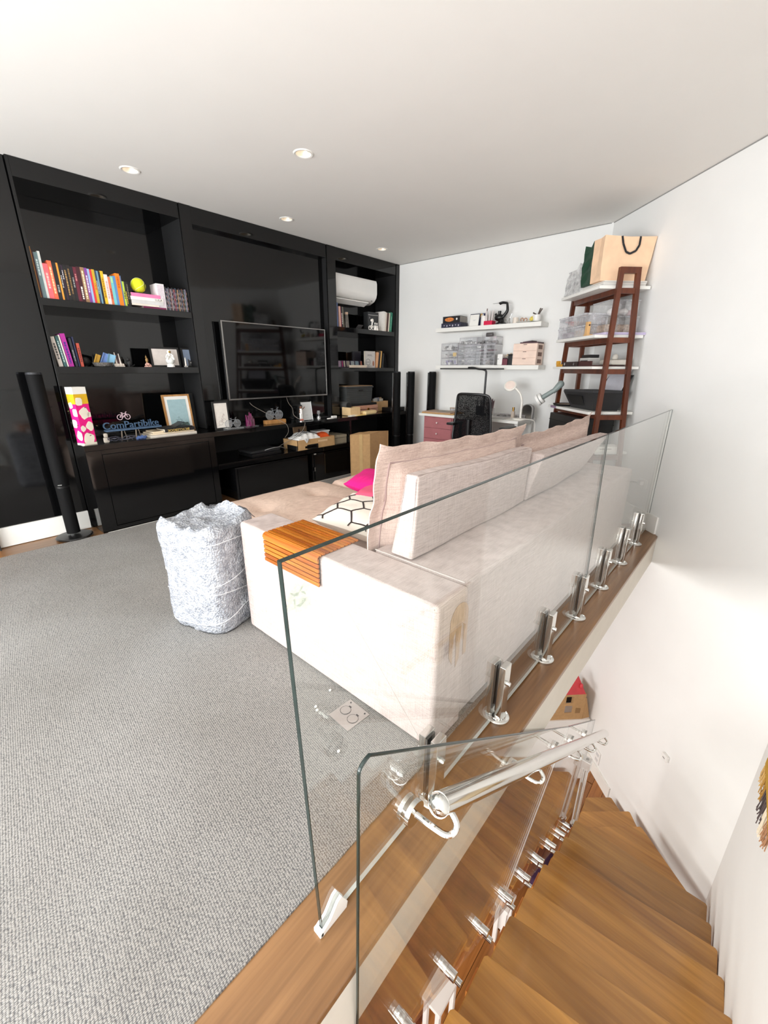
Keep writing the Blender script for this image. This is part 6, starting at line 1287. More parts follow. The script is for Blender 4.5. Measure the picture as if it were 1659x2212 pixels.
t = onlad('purple and white paper tag on the printer board edge', 'paper_tag', 'paper', .17, .475, Z4); obj('tag', boxC(MB(), .10, .24, .4705, .4725, Z4-.024, Z4+.0, 0), M('tag_purple', (150, 124, 150), .7, var=.4, nscale=60), t); obj('strip', boxC(MB(), .24, .29, .4705, .4722, Z4-.02, Z4-.004, 0), PAPER, t)
# grey-green clip lamp with ring head
t = onlad('grey-green clip lamp with round white head beside the ladder shelf', 'clip_lamp', 'lamp', .12, .50, Z4+.02)
GG = M('sage_grey', (136, 148, 146), .45)
A_, B_, C_ = [Vector(p) for p in ((4.90, 1.915, 1.115), (4.92, 1.81, 1.19), (4.945, 1.745, 1.265))]
obj('lower_arm', MB().tube([A_, A_.lerp(B_, .5), B_], .026, 14), GG, t); obj('upper_arm', MB().tube([B_-Vector((0, 0, .01)), C_], [.026, .038], 14).sph(C_, .038, n=16), GG, t)
hd = (A_-B_).normalized(); obj('ring_head', MB().cyl(A_+hd*.0, A_+hd*.028, .06, n=28).cyl(A_+hd*.036, A_+hd*.062, .064, n=28), PLASTW, t); obj('head_groove', MB().cyl(A_+hd*.027, A_+hd*.037,   .054, n=28), M('groove_grey', (150, 152, 152), .5), t)
obj('support_arm', MB().tube([C_, dirC(.14, .42, 1.27), dirC(legC(0, True, 1.24)[0], legC(0, True, 1.24)[1]+.03, 1.24)], .012, 10, 1), GG, t)
# fifth board and floor
t = onlad('white paper stack on the low ladder board behind the glass', 'paper_stack', 'paper', .87, .25, Z5); obj('stack', boxC(MB(), .80, .94, .08, .40, Z5, Z5+.05, .002), PAPER, t); obj('folded_label', boxC(MB(), .9402, .942, .18, .3, Z5+.02, Z5+.03), cmat((170, 166, 160)), t)
t = onlad('black gloss storage case under the printer board of the ladder shelf', 'black_case', 'case', .45, .3, Z5)
obj('shell', boxC(MB(), .115, .78, .10, .475, Z5+.008, .955, .012), BLACKS, t); obj('lid_line', boxC(MB(), .113, .782, .098, .477, .88, .885), BLACKM, t)
t = onlad('white cable hanging from the printer behind the balustrade glass', 'hanging_cable', 'cable', .86, .06, .5); obj('cable', MB().tube([dirC(.80, .05, 1.06), dirC(.85, .04, .95), dirC(.87, .05, .75), dirC(.84, .04, .5), dirC(.9, .04, .4)], .005, 8, 2), M('cable_dark', (70, 72, 76), .5), t)
t = onlad('white wall socket with adaptor and grey lead low on the diagonal wall', 'wall_socket', 'socket', 1.25, .0, .40)
obj('plate', boxC(MB(), 1.19, 1.31, .0005, .010, .36, .44, .003), PLASTW, t); obj('adaptor', boxC(MB(), 1.22, 1.27, .010, .045, .385, .425, .006), M('adaptor_grey', (206, 206, 204), .5), t); obj('lead', MB().tube([dirC(1.225, .03, .40), dirC(1.12, .06, .39), dirC(1.0, .05, .30), dirC(1.02, .05, .1), dirC(1.05, .05, .02)], .006, 8, 2), M('lead_grey', (150, 152, 150), .5), t)
t = thing('white_carton', 'low white carton on the floor by the balustrade glass end', 'box', tuple(dirC(1.12, .16, 0)))
obj('carton', boxC(MB(), .98, 1.27, .06, .28, .0, .15, .003), M('carton_white', (222, 222, 218), .6), t); obj('lid', boxC(MB(), .975, 1.275, .055, .285, .151, .175, .003), M('carton_white', (222, 222, 218)), t)
# ------------------------------------------------------------------ sofa
LIN = linen_mat('sofa_linen', (203, 189, 184), (166, 151, 145)); LIN2 = linen_mat('pillow_linen', (220, 199, 188), (186, 160, 150), 0.9)
SEATM = linen_mat('seat_linen', (222, 198, 182), (194, 168, 152), 1.3, 0.15)
sofa = thing('sofa', 'long deep beige linen sofa with its broad arm facing the camera', 'sofa', (2.5, 1.6, .007))
def soft(mb): return mb
arm = obj('armrest', MB().box(1.045, 1.256, .675, 1.952, .012, .652, .02, 4), LIN, sofa)
mb = MB()                                                     # stitched seams folded across the arm front
for p, q in (((1.0445, .69, .64), (1.0445, 1.13, .46)), ((1.0445, 1.13, .46), (1.0445, .72, .03)), ((1.0445, 1.93, .30), (1.0445, 1.55, .46))): mb.tube([p, q], .0022, 5)
obj('seam', mb, M('seam_shadow', (190, 180, 174), .9), arm)
obj('base', MB().box(1.258, 3.87, .69, 1.17, .02, .655, .018, 4), LIN, sofa)
obj('armrest', MB().box(3.66, 3.872, 1.172, 1.95, .012, .652, .02, 4), LIN, sofa)
mb = MB(); mb.tube([(1.256, .688, .03), (1.256, .688, .645)], .002, 5); mb.tube([(1.257, .70, .656), (1.257, 1.16, .656)], .0028, 5); obj('seam', mb, M('seam_shadow', (190, 180, 174)), sofa)
# handle-shaped brown patch on the rear corner of the arm
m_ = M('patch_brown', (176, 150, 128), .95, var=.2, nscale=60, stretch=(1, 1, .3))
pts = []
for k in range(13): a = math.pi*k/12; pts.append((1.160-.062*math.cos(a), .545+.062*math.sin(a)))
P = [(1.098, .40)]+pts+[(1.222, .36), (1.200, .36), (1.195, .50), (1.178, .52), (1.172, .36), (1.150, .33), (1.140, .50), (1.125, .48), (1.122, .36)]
obj('arch_patch', MB().hexa([(x+.03, .6735+.0, z) for x, z in P], [(x+.03, .6725, z) for x, z in P]), m_, arm, smooth=False)
def seat(label, x0, x1, y0, y1, ztop, seed, bulge=.03):
    n, m2 = 34, 40; vs, fs = [], []
    tx = [x0+(x1-x0)*k for k in (.28, .72)]; ty = [y0+(y1-y0)*k for k in (.22, .5, .78)]
    def h(x, y):
        u, v_ = (x-x0)/(x1-x0)*2-1, (y-y0)/(y1-y0)*2-1
        z = ztop+bulge*(1-abs(u)**2.5)*(1-abs(v_)**2.5)
        e = max(0, abs(u)-.93)/.07; f = max(0, abs(v_)-.95)/.05
        z -= .035*(e*e+f*f)
        for a in tx:
            for b_ in ty:
                d2 = (x-a)**2+(y-b_)**2; z -= .05*math.exp(-d2/(2*.06**2))
        for a in tx:
            z -= .012*math.exp(-((x-a)/.022)**2)*(1 if abs(v_) < .9 else .2)
        for b_ in ty:
            z -= .012*math.exp(-((y-b_)/.022)**2)*(1 if abs(u) < .9 else .2)
        return z
    for i in range(n+1):
        for j in range(m2+1):
            x, y = x0+(x1-x0)*i/n, y0+(y1-y0)*j/m2; vs.append((x, y, h(x, y)))
    for i in range(n):
        for j in range(m2): fs.append((i*(m2+1)+j, (i+1)*(m2+1)+j, (i+1)*(m2+1)+j+1, i*(m2+1)+j+1))
    bnd = [i*(m2+1) for i in range(n+1)]+[n*(m2+1)+j for j in range(1, m2+1)]+[i*(m2+1)+m2 for i in range(n-1, -1, -1)]+[j for j in range(m2-1, 0, -1)]
    k0 = len(vs); L_ = len(bnd)
    for b_ in bnd: x, y, z = vs[b_]; vs.append((x+(.012 if x < (x0+x1)/2 else -.012)*0, y, ztop-.10))
    for b_ in bnd: x, y, z = vs[b_]; vs.append((x, y, .10))
    for r_ in range(2):
        src = bnd if r_ == 0 else [k0+i for i in range(L_)]; dst = [k0+r_*L_+i for i in range(L_)]
        for i in range(L_): fs.append((src[(i+1) % L_], src[i], dst[i], dst[(i+1) % L_]))
    fs.append(tuple(k0+L_+i for i in range(L_)))
    mb = MB(); mb.poly(vs, fs); bmesh.ops.recalc_face_normals(mb.bm, faces=mb.bm.faces[:])
    s_ = obj('seat_cushion', mb, SEATM, sofa, angle=70)
    mb = MB()
    for a in tx:
        for b_ in ty: mb.sph((a, b_, h(a, b_)+.001), .012, (1, 1, .4), 10)
    obj('tuft_button', mb, SEATM, s_)
seat('left', 1.262, 2.405, 1.178, 2.93, .45, 1, .04); seat('right', 2.415, 3.64, 1.178, 2.80, .46, 2, .07)
for x, y in ((1.35, 2.6), (2.3, 2.6), (2.5, 2.5), (3.55, 2.5), (1.35, .8), (3.75, .8)): obj('foot', MB().cyl((x, y, .0075-.0), (x, y, .10), .022, .028, 14), BLACKP, sofa)
# loose back bolsters standing on the rear platform
def slab(rear, front, m, name, label, loc):
    mb = MB(); mb.hexa(rear[:2]+[front[1], front[0]], [rear[3], rear[2]]+[front[2], front[3]])
    bmesh.ops.subdivide_edges(mb.bm, edges=mb.bm.edges[:], cuts=9, use_grid_fill=True)
    bmesh.ops.bevel(mb.bm, geom=[e for e in mb.bm.edges if len(e.link_faces) == 2 and e.calc_face_angle(0) > .9], offset=.012, segments=3, affect='EDGES', profile=.5)
    rnd = random.Random(2)
    for v in mb.bm.verts: v.co += Vector((0, .005*math.sin(v.co.x*9+v.co.z*7), .003*math.sin(v.co.x*6)))
    return tag(obj(name, mb, m, loc=loc), label, 'cushion', 'loose back bolsters on the sofa')
slab([(1.262, .962, .657), (2.375, .96, .657), (2.395, .955, .985), (1.275, .948, 1.02)], [(1.262, 1.08, .657), (2.375, 1.08, .657), (2.395, 1.03, .985), (1.275, 1.015, 1.02)], LIN, 'back_bolster', 'flat rectangular linen back bolster at the near end of the sofa', (1.8, 1.0, .657))
slab([(2.39, .955, .658), (3.36, .955, .675), (3.80, .885, .925), (2.43, .895, .945)], [(2.39, 1.06, .658), (3.36, 1.06, .675), (3.80, .97, .93), (2.43, .985, .95)], LIN, 'back_bolster', 'slanting linen back bolster toppled at the far end of the sofa', (3.1, 1.0, .658))
def pillow(name, label, cat, w, h, th, fl, mt, m, seed, nx=36, nz=26, wave=.006, group=None, loc=(0, 0, 0), pattern=None, ex=2.6):
    rnd = random.Random(seed); ph = [rnd.uniform(0, 6.28) for _ in range(8)]
    def P(i, j, s_):
        u, v_ = i/nx*2-1, j/nz*2-1
        x, z = u*w/2, v_*h/2
        iu = max(0, 1-abs(x)/(w/2-fl)) if fl else 1-abs(u); iv = max(0, 1-abs(z)/(h/2-fl)) if fl else 1-abs(v_)
        au, av = 1-iu, 1-iv
        t_ = th/2*max(0, (1-au**ex))**.42*max(0, (1-av**ex))**.42 if iu > 0 and iv > 0 else 0
        t_ += .003 if fl else .0012
        wob = wave*(math.sin(u*11+ph[0])+.6*math.sin(u*23+ph[1]))*max(0, abs(v_)-.55)/.45+wave*(math.sin(v_*9+ph[2])+.6*math.sin(v_*17+ph[3]))*max(0, abs(u)-.75)/.25
        wr = .004*math.sin(x*38+z*22+ph[4])*math.sin(z*30+ph[5])*(iu > 0 and iv > 0)
        pin = 1-.035*(abs(u)*abs(v_))**.5*0
        cz = z*(1-.05*(1-u*u)*(1 if v_ > 0 else .5)) if not fl else z*(1+.07*abs(u)**7) - .012*(1-u*u)*(v_ > 0)
        cx = x*(1-.05*(1-v_*v_)) if not fl else x
        return Vector((cx, s_*t_+wob+(wr if s_ < 0 else -wr), cz+.4*wob))
    vs, fs = [], []
    for s_ in (-1, 1):
        for i in range(nx+1):
            for j in range(nz+1): vs.append(P(i, j, s_))
    N = (nx+1)*(nz+1)
    for i in range(nx):
        for j in range(nz):
            a = i*(nz+1)+j; q = (a, a+nz+1, a+nz+2, a+1); fs.append(q); fs.append(tuple(N+k for k in q[::-1]))
    bnd = [i*(nz+1) for i in range(nx+1)]+[nx*(nz+1)+j for j in range(1, nz+1)]+[i*(nz+1)+nz for i in range(nx-1, -1, -1)]+[j for j in range(nz-1, 0, -1)]
    for a, b_ in zip(bnd, bnd[1:]+bnd[:1]): fs.append((b_, a, N+a, N+b_))
    t = thing(name, label, cat, loc, 0, group, local=True)
    mb = MB(); mb.poly(vs, fs); bmesh.ops.transform(mb.bm, matrix=mt, verts=mb.bm.verts); bmesh.ops.recalc_face_normals(mb.bm, faces=mb.bm.faces[:])
    cover = obj('cover', mb, m, t, angle=80)
    if fl:
        pts = []
        for u in [k/40*2-1 for k in range(41)]: pts.append((u, (h-2*fl)/h))
        for s_ in (-1, 1):
            ring = []
            ii, jj = (w/2-fl)/(w/2), (h/2-fl)/(h/2)
            for k in range(31): ring.append(((-ii+2*ii*k/30+1)/2*nx, (1+jj)/2*nz))
            for k in range(1, 21): ring.append(((1+ii)/2*nx, (jj-2*jj*k/20+1)/2*nz))
            for k in range(1, 31): ring.append(((ii-2*ii*k/30+1)/2*nx, (1-jj)/2*nz))
            for k in range(1, 21): ring.append(((1-ii)/2*nx, (-jj+2*jj*k/20+1)/2*nz))
            obj('flange_seam', MB().tube([mt @ P(i, j, s_) for i, j in ring], .0045, 5), M('pillow_seam', (176, 152, 148), .95), t)
    if pattern: pattern(lambda u, v_, s_: mt @ P((u+1)/2*nx, (v_+1)/2*nz, s_), mt, cover, t)
    return t
def lean(deg, yaw=0, rollz=0): return Matrix.Rotation(R(yaw), 4, 'Z') @ Matrix.Rotation(R(deg), 4, 'X') @ Matrix.Rotation(R(rollz), 4, 'Y')
pillow('back_pillow', 'big flanged linen pillow at the near end, its end edge facing the camera', 'pillow', 1.35, .62, .20, .075, lean(8, -1, 1.5), LIN2, 4, group='large back pillows on the sofa', loc=(1.915, 1.165, .79))
pillow('back_pillow', 'big flanged linen pillow at the far end by the ladder shelf', 'pillow', 1.26, .56, .19, .07, lean(8, -3, -2.5), LIN2, 9, group='large back pillows on the sofa', loc=(3.26, 1.15, .755))
# patterned cushion: honeycomb lines
def honey(P, mt, cover, t):
    HW, HH = .60, .66; segs = []
    for r_ in range(-4, 5):
        for c_ in range(-4, 5):
            ox, oz = c_*HW+(HW/2 if r_ % 2 else 0), r_*HH*.75
            a = (ox, oz+HH/2); b_ = (ox+HW/2, oz+HH/4); d = (ox+HW/2, oz-HH/4)
            segs += [(a, b_), (b_, d), ((ox-HW/2, oz+HH/4), a)]
    mb = MB()
    for a, b_ in segs:
        for s_ in (-1,):
            pl = []
            for k in range(9):
                q = (a[0]+(b_[0]-a[0])*k/8, a[1]+(b_[1]-a[1])*k/8)
                if abs(q[0]) < .985 and abs(q[1]) < .985: pl.append(P(q[0], q[1], s_))
            for p, q in zip(pl, pl[1:]):
                d = (q-p).normalized(); nrm = (P(min(1, a[0]*.5), 0, s_)-P(min(1, a[0]*.5), 0, -s_)).normalized()
                sd = d.cross(nrm)*.0052; n_ = nrm*.0022
                try: mb.hexa([p-sd-n_*.5, p+sd-n_*.5, q+sd-n_*.5, q-sd-n_*.5], [p-sd+n_, p+sd+n_, q+sd+n_, q-sd+n_])
                except ValueError: pass
    obj('honeycomb_lines', mb, M('pattern_brown', (58, 48, 46), .9), cover, smooth=False)
pillow('cushion', 'white cushion with dark honeycomb line pattern on the sofa seat', 'cushion', .54, .54, .16, 0, lean(-80, 20, 0), M('cotton_white', (240, 232, 220), .95, var=.02, bump=.1, bscale=400), 3, 26, 26, .0, loc=(1.74, 1.62, .565), pattern=honey)
pillow('cushion', 'hot pink ribbed knitted cushion leaning behind the patterned one', 'cushion', .44, .42, .13, 0, lean(-76, 25, 0), M('hot_pink', (222, 22, 126), .95, var=.1, bump=.8, bscale=8, bdist=.006, stretch=(1, 26, 1)), 6, 24, 24, .0, loc=(2.13, 1.90, .64))
pillow('cushion', 'rose pink plain cushion between the hot pink and patterned cushions', 'cushion', .42, .40, .12, 0, lean(-78, 25, 0), M('rose_pink', (214, 84, 116), .9, bump=.2, bscale=60), 8, 24, 24, .0, loc=(2.05, 1.75, .61))
# slatted wooden arm tray
tr_ = thing('arm_tray', 'flexible orange-brown wooden slat tray draped over the sofa arm', 'tray', (1.15, 1.48, .655))
SLAT = [wood_mat('slat_wood_%d' % k, a, b_, 1, .3, 2.0, .2) for k, (a, b_) in enumerate((((206, 122, 34), (150, 78, 18)), ((196, 108, 30), (136, 66, 16)), ((214, 136, 46), (160, 88, 24))))]
y0, y1 = 1.285, 1.70; k = 0
z = .512
while z < .632:
    obj('slat', MB().box(1.0265, 1.036, y0, y1, z, z+.0185, .003), SLAT[k % 3], tr_); z += .0225; k += 1
for a in (20, 50, 78):
    c = Vector((1.046, 0, .640)); p = c+Vector((-math.cos(R(a))*.016, 0, math.sin(R(a))*.016))
    mt = Matrix.Translation((p.x, 0, p.z)) @ Matrix.Rotation(R(a), 4, 'Y'); obj('slat', MB().box(-.005, .005, y0, y1, -.0075, .0075, .001, mt=mt), SLAT[k % 3], tr_); k += 1
x = 1.056
while x < 1.262:
    obj('slat', MB().box(x, x+.0185, y0, y1, .6535, .663, .003), SLAT[k % 3], tr_); x += .0225; k += 1
obj('cloth_backing', MB().box(1.037, 1.040, y0+.004, y1-.004, .515, .64).box(1.05, 1.255, y0+.004, y1-.004, .6522, .6533), M('tray_backing', (60, 42, 34), .9), tr_)
# wrapped box
t = thing('wrapped_box', 'tall box wrapped in crinkled clear bubble film beside the sofa arm', 'box', (.98, 2.19, .007), local=True)
m, nt, out = new_mat('bubble_film'); b = nt.nodes.new('ShaderNodeBsdfPrincipled'); nt.links.new(b.outputs[0], out.inputs[0])
v = coords(nt, (1, 1, 1)); vo = nt.nodes.new('ShaderNodeTexVoronoi'); vo.inputs['Scale'].default_value = 95; nt.links.new(v, vo.inputs['Vector'])
n_ = noise(nt, v, 34, 6, .6); n3 = noise(nt, coords(nt, (40, 40, 9), (R(30), 0, 0)), 1.0, 4, .6)
c1 = ramp(nt, n_, lin((158, 162, 169)), lin((214, 217, 222)), .36, .66)
mx = nt.nodes.new('ShaderNodeMixRGB'); mx.blend_type = 'MULTIPLY'; mx.inputs[0].default_value = .8; nt.links.new(c1, mx.inputs[1]); nt.links.new(ramp(nt, vo.outputs['Distance'], (1, 1, 1, 1), (.70, .71, .74, 1), .2, .6), mx.inputs[2])
nt.links.new(mx.outputs[0], b.inputs['Base Color']); b.inputs['Roughness'].default_value = .22; b.inputs['Specular IOR Level'].default_value = .6
ad = nt.nodes.new('ShaderNodeMath'); ad.operation = 'ADD'; nt.links.new(vo.outputs['Distance'], ad.inputs[0]); nt.links.new(n3, ad.inputs[1])
bp = nt.nodes.new('ShaderNodeBump'); bp.inputs['Strength'].default_value = .9; bp.inputs['Distance'].default_value = .008; nt.links.new(ad.outputs[0], bp.inputs['Height']); nt.links.new(bp.outputs[0], b.inputs['Normal'])
from mathutils import noise as mnoise
FILM = m; vs, fs = [], []; na, nz = 72, 34; hx, hy, HT = .185, .205, .615
def ringp(a, z):
    c, s_ = math.cos(a), math.sin(a); e = 5.0; r = 1/((abs(c/hx)**e+abs(s_/hy)**e)**(1/e))
    taper = 1+.03*(z/HT)-.08*max(0, 1-z/.06)
    p = Vector((r*c*taper, r*s_*taper, z)); d = mnoise.fractal(p*9+Vector((3, 1, 2)), 1.0, 2.1, 4)*.010+mnoise.noise(p*3.3)*.008
    return p+Vector((c, s_, 0))*d
for j in range(nz+1):
    for i in range(na): vs.append(ringp(2*math.pi*i/na, HT*j/nz))
for j in range(nz):
    for i in range(na): fs.append((j*na+i, j*na+(i+1) % na, (j+1)*na+(i+1) % na, (j+1)*na+i))
last = nz*na
for q in range(1, 9):
    f = 1-q/9
    for i in range(na):
        p = vs[last+i]; b2 = Vector((p.x*f, p.y*f, HT)); edge = .050*math.exp(-((1-f)*7)**2*.6)
        b2.z += edge*(.5+mnoise.noise(Vector((p.x*8, p.y*8, 4))))*1.6+mnoise.fractal(Vector((b2.x*11, b2.y*11, 7)), 1.0, 2.0, 4)*.030
        vs.append(b2)
for q in range(8):
    o0, o1 = last+q*na, last+(q+1)*na
    for i in range(na): fs.append((o0+i, o0+(i+1) % na, o1+(i+1) % na, o1+i))
fs.append(tuple(last+8*na+i for i in range(na)))
fs.append(tuple(range(na-1, -1, -1)))
rz = Matrix.Rotation(R(18), 4, 'Z'); mb = MB(); mb.poly(vs, fs, rz); obj('film_wrap', mb, FILM, t, angle=80)
mb = MB(); vs = []; n_f = 14
for i in range(n_f+1):
    a = -0.5+1.5*i/n_f
    for q in range(4):
        r = .16+.035*q; vs.append(Vector((r*math.cos(a), r*math.sin(a), HT+.012+.02*mnoise.noise(Vector((i*.6, q*.8, 1)))-.012*q*(q > 2))))
fs = [(i*4+q, (i+1)*4+q, (i+1)*4+q+1, i*4+q+1) for i in range(n_f) for q in range(3)]
mb.poly(vs, fs); bmesh.ops.solidify(mb.bm, geom=mb.bm.faces[:], thickness=.003); obj('loose_film_flap', mb, FILM, t, angle=80)
mb = MB()
for z in (.10, .22, .36, .50): mb.tube([rz @ (ringp(2*math.pi*i/48, z+.05*math.sin(2*math.pi*i/48+z*20))*1.008) for i in range(49)], .0022, 5)
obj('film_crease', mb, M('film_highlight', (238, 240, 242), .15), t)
# floor socket plate and crumbs
t = thing('floor_socket', 'square steel floor socket plate with two round lids set in the carpet', 'socket', (.965, 1.048, .007), R(-3), local=True)
obj('plate', MB().box(-.063, .063, -.063, .063, 0, .003, .001), STEEL, t)
DK = M('lid_gap', (60, 60, 62), .5)
for s_ in (-1, 1):
    obj('lid', MB().cyl((.0+s_*.026*.2, s_*.029, .003), (.0+s_*.026*.2, s_*.029, .0045), .022, n=28), STEEL, t)
    obj('lid_groove', MB().tube([(s_*.005+.0235*math.cos(a), s_*.029+.0235*math.sin(a), .0035) for a in [.35+5.6*k/30 for k in range(31)]], .0009, 5).box(s_*.005+.022, s_*.005+.030, s_*.029-.007, s_*.029+.007, .003, .0036), DK, t, smooth=False)
obj('screw', MB().cyl((.05, -.045, .003), (.05, -.045, .0042), .004, n=10).cyl((.05, .045, .003), (.05, .045, .0042), .004, n=10), DK, t)
for k, (x, y, nm) in enumerate(((.897, 1.188, 'upper of a pair left of the socket'), (.888, 1.168, 'lower of a pair left of the socket'), (.81, .945, 'alone below the floor socket'), (1.005, 1.215, 'against the sofa arm above the floor socket'))):
    tag(obj('foam_bead', MB().sph((x, y, .0125), .006, (1.2, .9, .9), 10), PAPER, loc=(x, y, .007)), 'tiny white foam crumb on the carpet, '+nm, 'crumb', 'white crumbs on the carpet')
# thing at the left edge
t = thing('picture_frame', 'tan board with black edge leaning on the white baseboard at far left', 'picture', (.02, 4.44, -.004))
mt = Matrix.Translation((0, 4.42, -.004)) @ Matrix.Rotation(R(-3), 4, 'X')
obj('board', MB().box(-.23, .262, 0, .012, 0, .42, .001, mt=mt), M('tan_board', (220, 164, 104), .6), t); obj('black_edge', MB().box(.262, .272, -.002, .015, 0, .42, .001, mt=mt).box(-.23, .272, -.002, .015, .42, .43, .001, mt=mt), BLACKM, t)

# ------------------------------------------------------------------ stairwell wall and lower hall
def onC_(label, name, cat, u, z): return thing(name, label, cat, tuple(dirC(u, 0, z)))
t = onC_('white double wall socket low on the stairwell wall by the post', 'wall_socket', 'socket', 1.455, -2.80)
obj('plate', boxC(MB(), 1.41, 1.50, .0005, .010, -2.885, -2.715, .003), PLASTW, t)
for z in (-2.84, -2.765): obj('outlet', boxC(MB(), 1.43, 1.48, .010, .0125, z-.018, z+.018, .001), M('outlet_grey', (206, 206, 206), .5), t)
t = onC_('small white step light on the bright stairwell wall', 'step_light', 'lamp', 2.28, -1.84)
obj('housing', boxC(MB(), 2.25, 2.315, .0005, .028, -1.872, -1.812, .005), PLASTW, t); obj('slot', boxC(MB(), 2.27, 2.295, .0282, .029, -1.85, -1.84), M('slot_grey', (150, 150, 150), .5), t)
# textile with fringe on the stair wall
t = thing('wall_hanging', 'woven wall hanging with gold, grey and cream fringe at the right edge', 'textile', (2.6, -.52, -.8))
def wy(x): return -.512-.0293*(3.31-x)
obj('rod', MB().cyl((2.1, wy(2.1)+.022, -.42), (3.06, wy(3.06)+.022, -.42), .012, n=14), wood_mat('rod_wood', (170, 126, 80), (130, 90, 50), 0), t)
obj('woven_body', MB().hexa([(2.15, wy(2.15)+.012, -.80), (3.02, wy(3.02)+.012, -.80), (3.02, wy(3.02)+.024, -.80), (2.15, wy(2.15)+.024, -.80)], [(2.15, wy(2.15)+.012, -.43), (3.02, wy(3.02)+.012, -.43), (3.02, wy(3.02)+.024, -.43), (2.15, wy(2.15)+.024, -.43)]), M('weave_cream', (226, 206, 170), .95, var=.2, nscale=60, bump=.4, bscale=90), t)
obj('gold_band', MB().hexa([(2.15, wy(2.15)+.010, -.885), (3.022, wy(3.02)+.010, -.885), (3.022, wy(3.02)+.030, -.885), (2.15, wy(2.15)+.030, -.885)], [(2.15, wy(2.15)+.010, -.835), (3.022, wy(3.02)+.010, -.835), (3.022, wy(3.02)+.030, -.835), (2.15, wy(2.15)+.030, -.835)]), M('ochre_yarn', (190, 146, 40), .95, bump=.4, bscale=120), t)
cols = [M('yarn_straw', (214, 176, 110), .95), M('yarn_ochre', (182, 138, 66), .95), M('yarn_grey', (92, 80, 80), .95), M('yarn_cream', (238, 226, 204), .95), M('yarn_brown', (176, 132, 98), .95)]
rnd = random.Random(4)
for k in range(5):
    mb = MB()
    for q in range(26):
        x = 3.015-((q+.5)/26*.11+k*.11)+rnd.uniform(-.006, .006); y = wy(x)+.020+rnd.uniform(-.008, .012); l = .08+.022*k*(k < 4)+rnd.uniform(0, .03)
        mb.tube([(x, y, -.885), (x+rnd.uniform(-.004, .004), y+rnd.uniform(-.004, .006), -.885-l*.6), (x+rnd.uniform(-.01, .01), y+rnd.uniform(-.004, .012), -.885-l)], .0026, 5)
    o = obj('fringe', mb, cols[k], t); o['kind'] = 'stuff'
# low white plinth in the lower hall with a cardboard toy house on it
def boxP(mb, a, d, w, dep, z0, z1, bev=0.0):
    """box whose front faces the camera side of the diagonal: a = right front corner (x,y), w to the left, dep away"""
    L_ = Vector((-.7071, .7071, 0)); B_ = Vector((.7071, .7071, 0)); A_ = Vector((a[0], a[1], 0))
    q = [A_, A_+B_*dep, A_+B_*dep+L_*w, A_+L_*w]
    mb.hexa([p+Vector((0, 0, z0)) for p in q], [p+Vector((0, 0, z1)) for p in q]); return mb
t = thing('plinth', 'low white cabinet in the lower hall beneath the toy house', 'cabinet', (4.2, 1.0, ZL))
obj('body', boxP(MB(), (4.50, .74), 0, .75, .42, ZL+.001, -2.50), PLASTW, t); obj('top', boxP(MB(), (4.50, .725), 0, .77, .44, -2.499, -2.475), PLASTW, t)
t = thing('toy_house', 'brown cardboard toy house with red painted roof and cut-out windows', 'house', (4.3, .9, -2.4745))
L_ = Vector((-.7071, .7071, 0)); B_ = Vector((.7071, .7071, 0)); O_ = Vector((4.445, .80, -2.474))
def hp(s_, z, d=0.0): return O_+L_*s_+B_*d+Vector((0, 0, z))
outl = [(0, 0), (.62, 0), (.62, .36), (.50, .60), (.12, .60), (.03, .36)]
wins = [(.14, .10, .09, .10), (.33, .10, .09, .10), (.14, .24, .09, .09), (.33, .24, .09, .09)]
mb = MB()   # front wall built round its openings
xs = [.0, .14, .23, .33, .42, .62]; zs = [.0, .10, .20, .24, .33, .36]
for i in range(5):
    for j in range(5):
        if i in (1, 3) and j in (1, 3): continue
        a, b2, c, d = xs[i], xs[i+1], zs[j], zs[j+1]
        mb.hexa([hp(a, c), hp(b2, c), hp(b2, c, .006), hp(a, c, .006)], [hp(a, d), hp(b2, d), hp(b2, d, .006), hp(a, d, .006)])
obj('front_wall', mb, CARD, t, smooth=False)
REDP = M('red_roof_paint', (206, 66, 74), .6, var=.08)
obj('roof_front', MB().hexa([hp(.01, .36), hp(.62, .36), hp(.62, .36, .006), hp(.01, .36, .006)], [hp(.08, .56, .12), hp(.54, .56, .12), hp(.54, .56, .126), hp(.08, .56, .126)]), REDP, t); obj('roof_flap', MB().sph(tuple(hp(.06, .45, .03)), .03, (.6, .6, 1.2), 12), REDP, t)
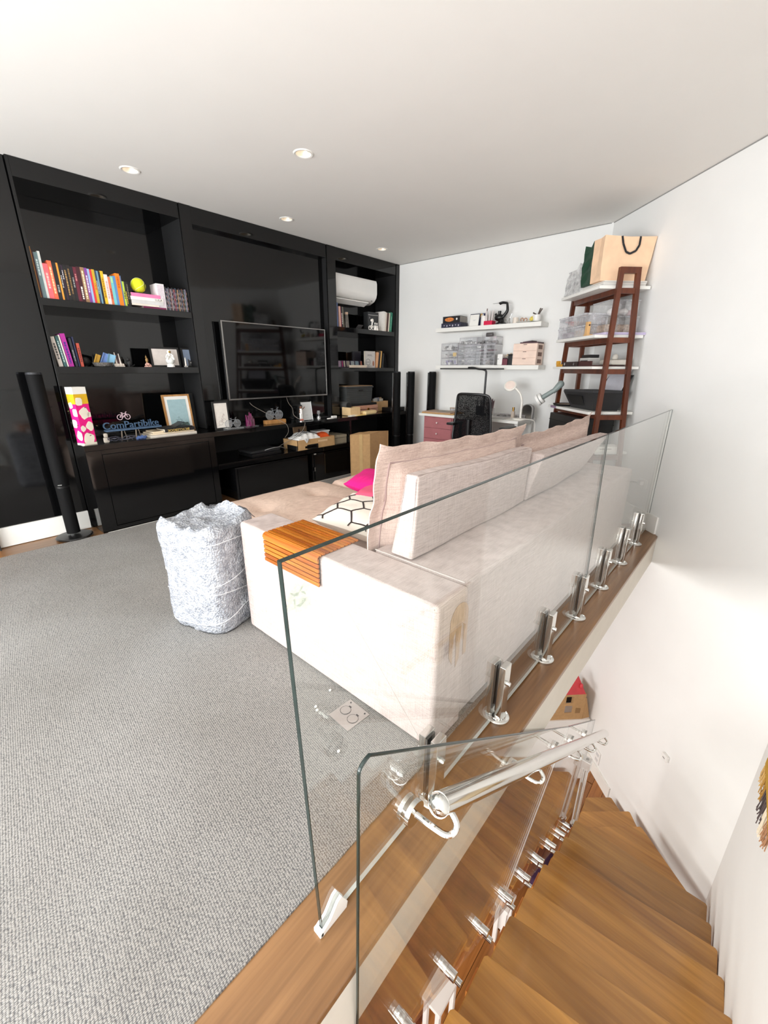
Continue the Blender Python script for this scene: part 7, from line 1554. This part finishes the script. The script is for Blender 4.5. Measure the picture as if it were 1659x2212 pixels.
obj('side_wall', MB().hexa([hp(0, 0, .006), hp(.006, 0, .006), hp(.006, 0, .3), hp(0, 0, .3)], [hp(0, .36, .006), hp(.006, .36, .006), hp(.006, .36, .3), hp(0, .36, .3)]), CARD, t)
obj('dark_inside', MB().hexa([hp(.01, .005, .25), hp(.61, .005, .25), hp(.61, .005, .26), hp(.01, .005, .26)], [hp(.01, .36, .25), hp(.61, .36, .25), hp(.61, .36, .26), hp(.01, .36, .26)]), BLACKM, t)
obj('open_flap', MB().hexa([hp(-.004, 0, .0), hp(-.10, 0, .02), hp(-.10, 0, .026), hp(-.004, 0, .006)], [hp(-.004, .28, .01), hp(-.03, .28, .03), hp(-.03, .28, .036), hp(-.004, .28, .016)]), CARD, t)
obj('torn_patch', MB().hexa([hp(.04, .09, -.0012), hp(.10, .09, -.0012), hp(.10, .09, -.0004), hp(.04, .09, -.0004)], [hp(.04, .16, -.0012), hp(.10, .17, -.0012), hp(.10, .17, -.0004), hp(.04, .16, -.0004)]), M('torn_card', (150, 116, 76), .9), t)
# things glimpsed between the treads and the glass
for nm, x0, x1, y0, y1 in (('white low stool in the lower hall, glimpsed past the nearer treads', 1.38, 1.62, .715, .86), ('white low stool in the lower hall, glimpsed past the middle treads', 2.19, 2.35, .63, .74)):
    t = thing('stool', nm, 'stool', ((x0+x1)/2, (y0+y1)/2, ZL))
    obj('seat', MB().box(x0, x1, y0, y1, -2.625, -2.59, .004), PLASTW, t)
    for x in (x0+.025, x1-.025):
        for y in (y0+.025, y1-.025): obj('leg', MB().box(x-.015, x+.015, y-.015, y+.015, ZL+.001, -2.625), PLASTW, t)
t = thing('floor_cushion', 'dark purple cushion on the lower hall floor under the stair glass', 'cushion', (3.0, .72, ZL)); obj('pad', MB().box(2.75, 3.15, .56, .86, ZL+.001, ZL+.13, .05, 3), M('aubergine', (62, 34, 66), .9), t); obj('piping', MB().tube([(2.76, .57, ZL+.065), (3.14, .57, ZL+.065), (3.14, .85, ZL+.065), (2.76, .85, ZL+.065), (2.76, .57, ZL+.065)], .005, 6), M('aubergine', (62, 34, 66)), t)
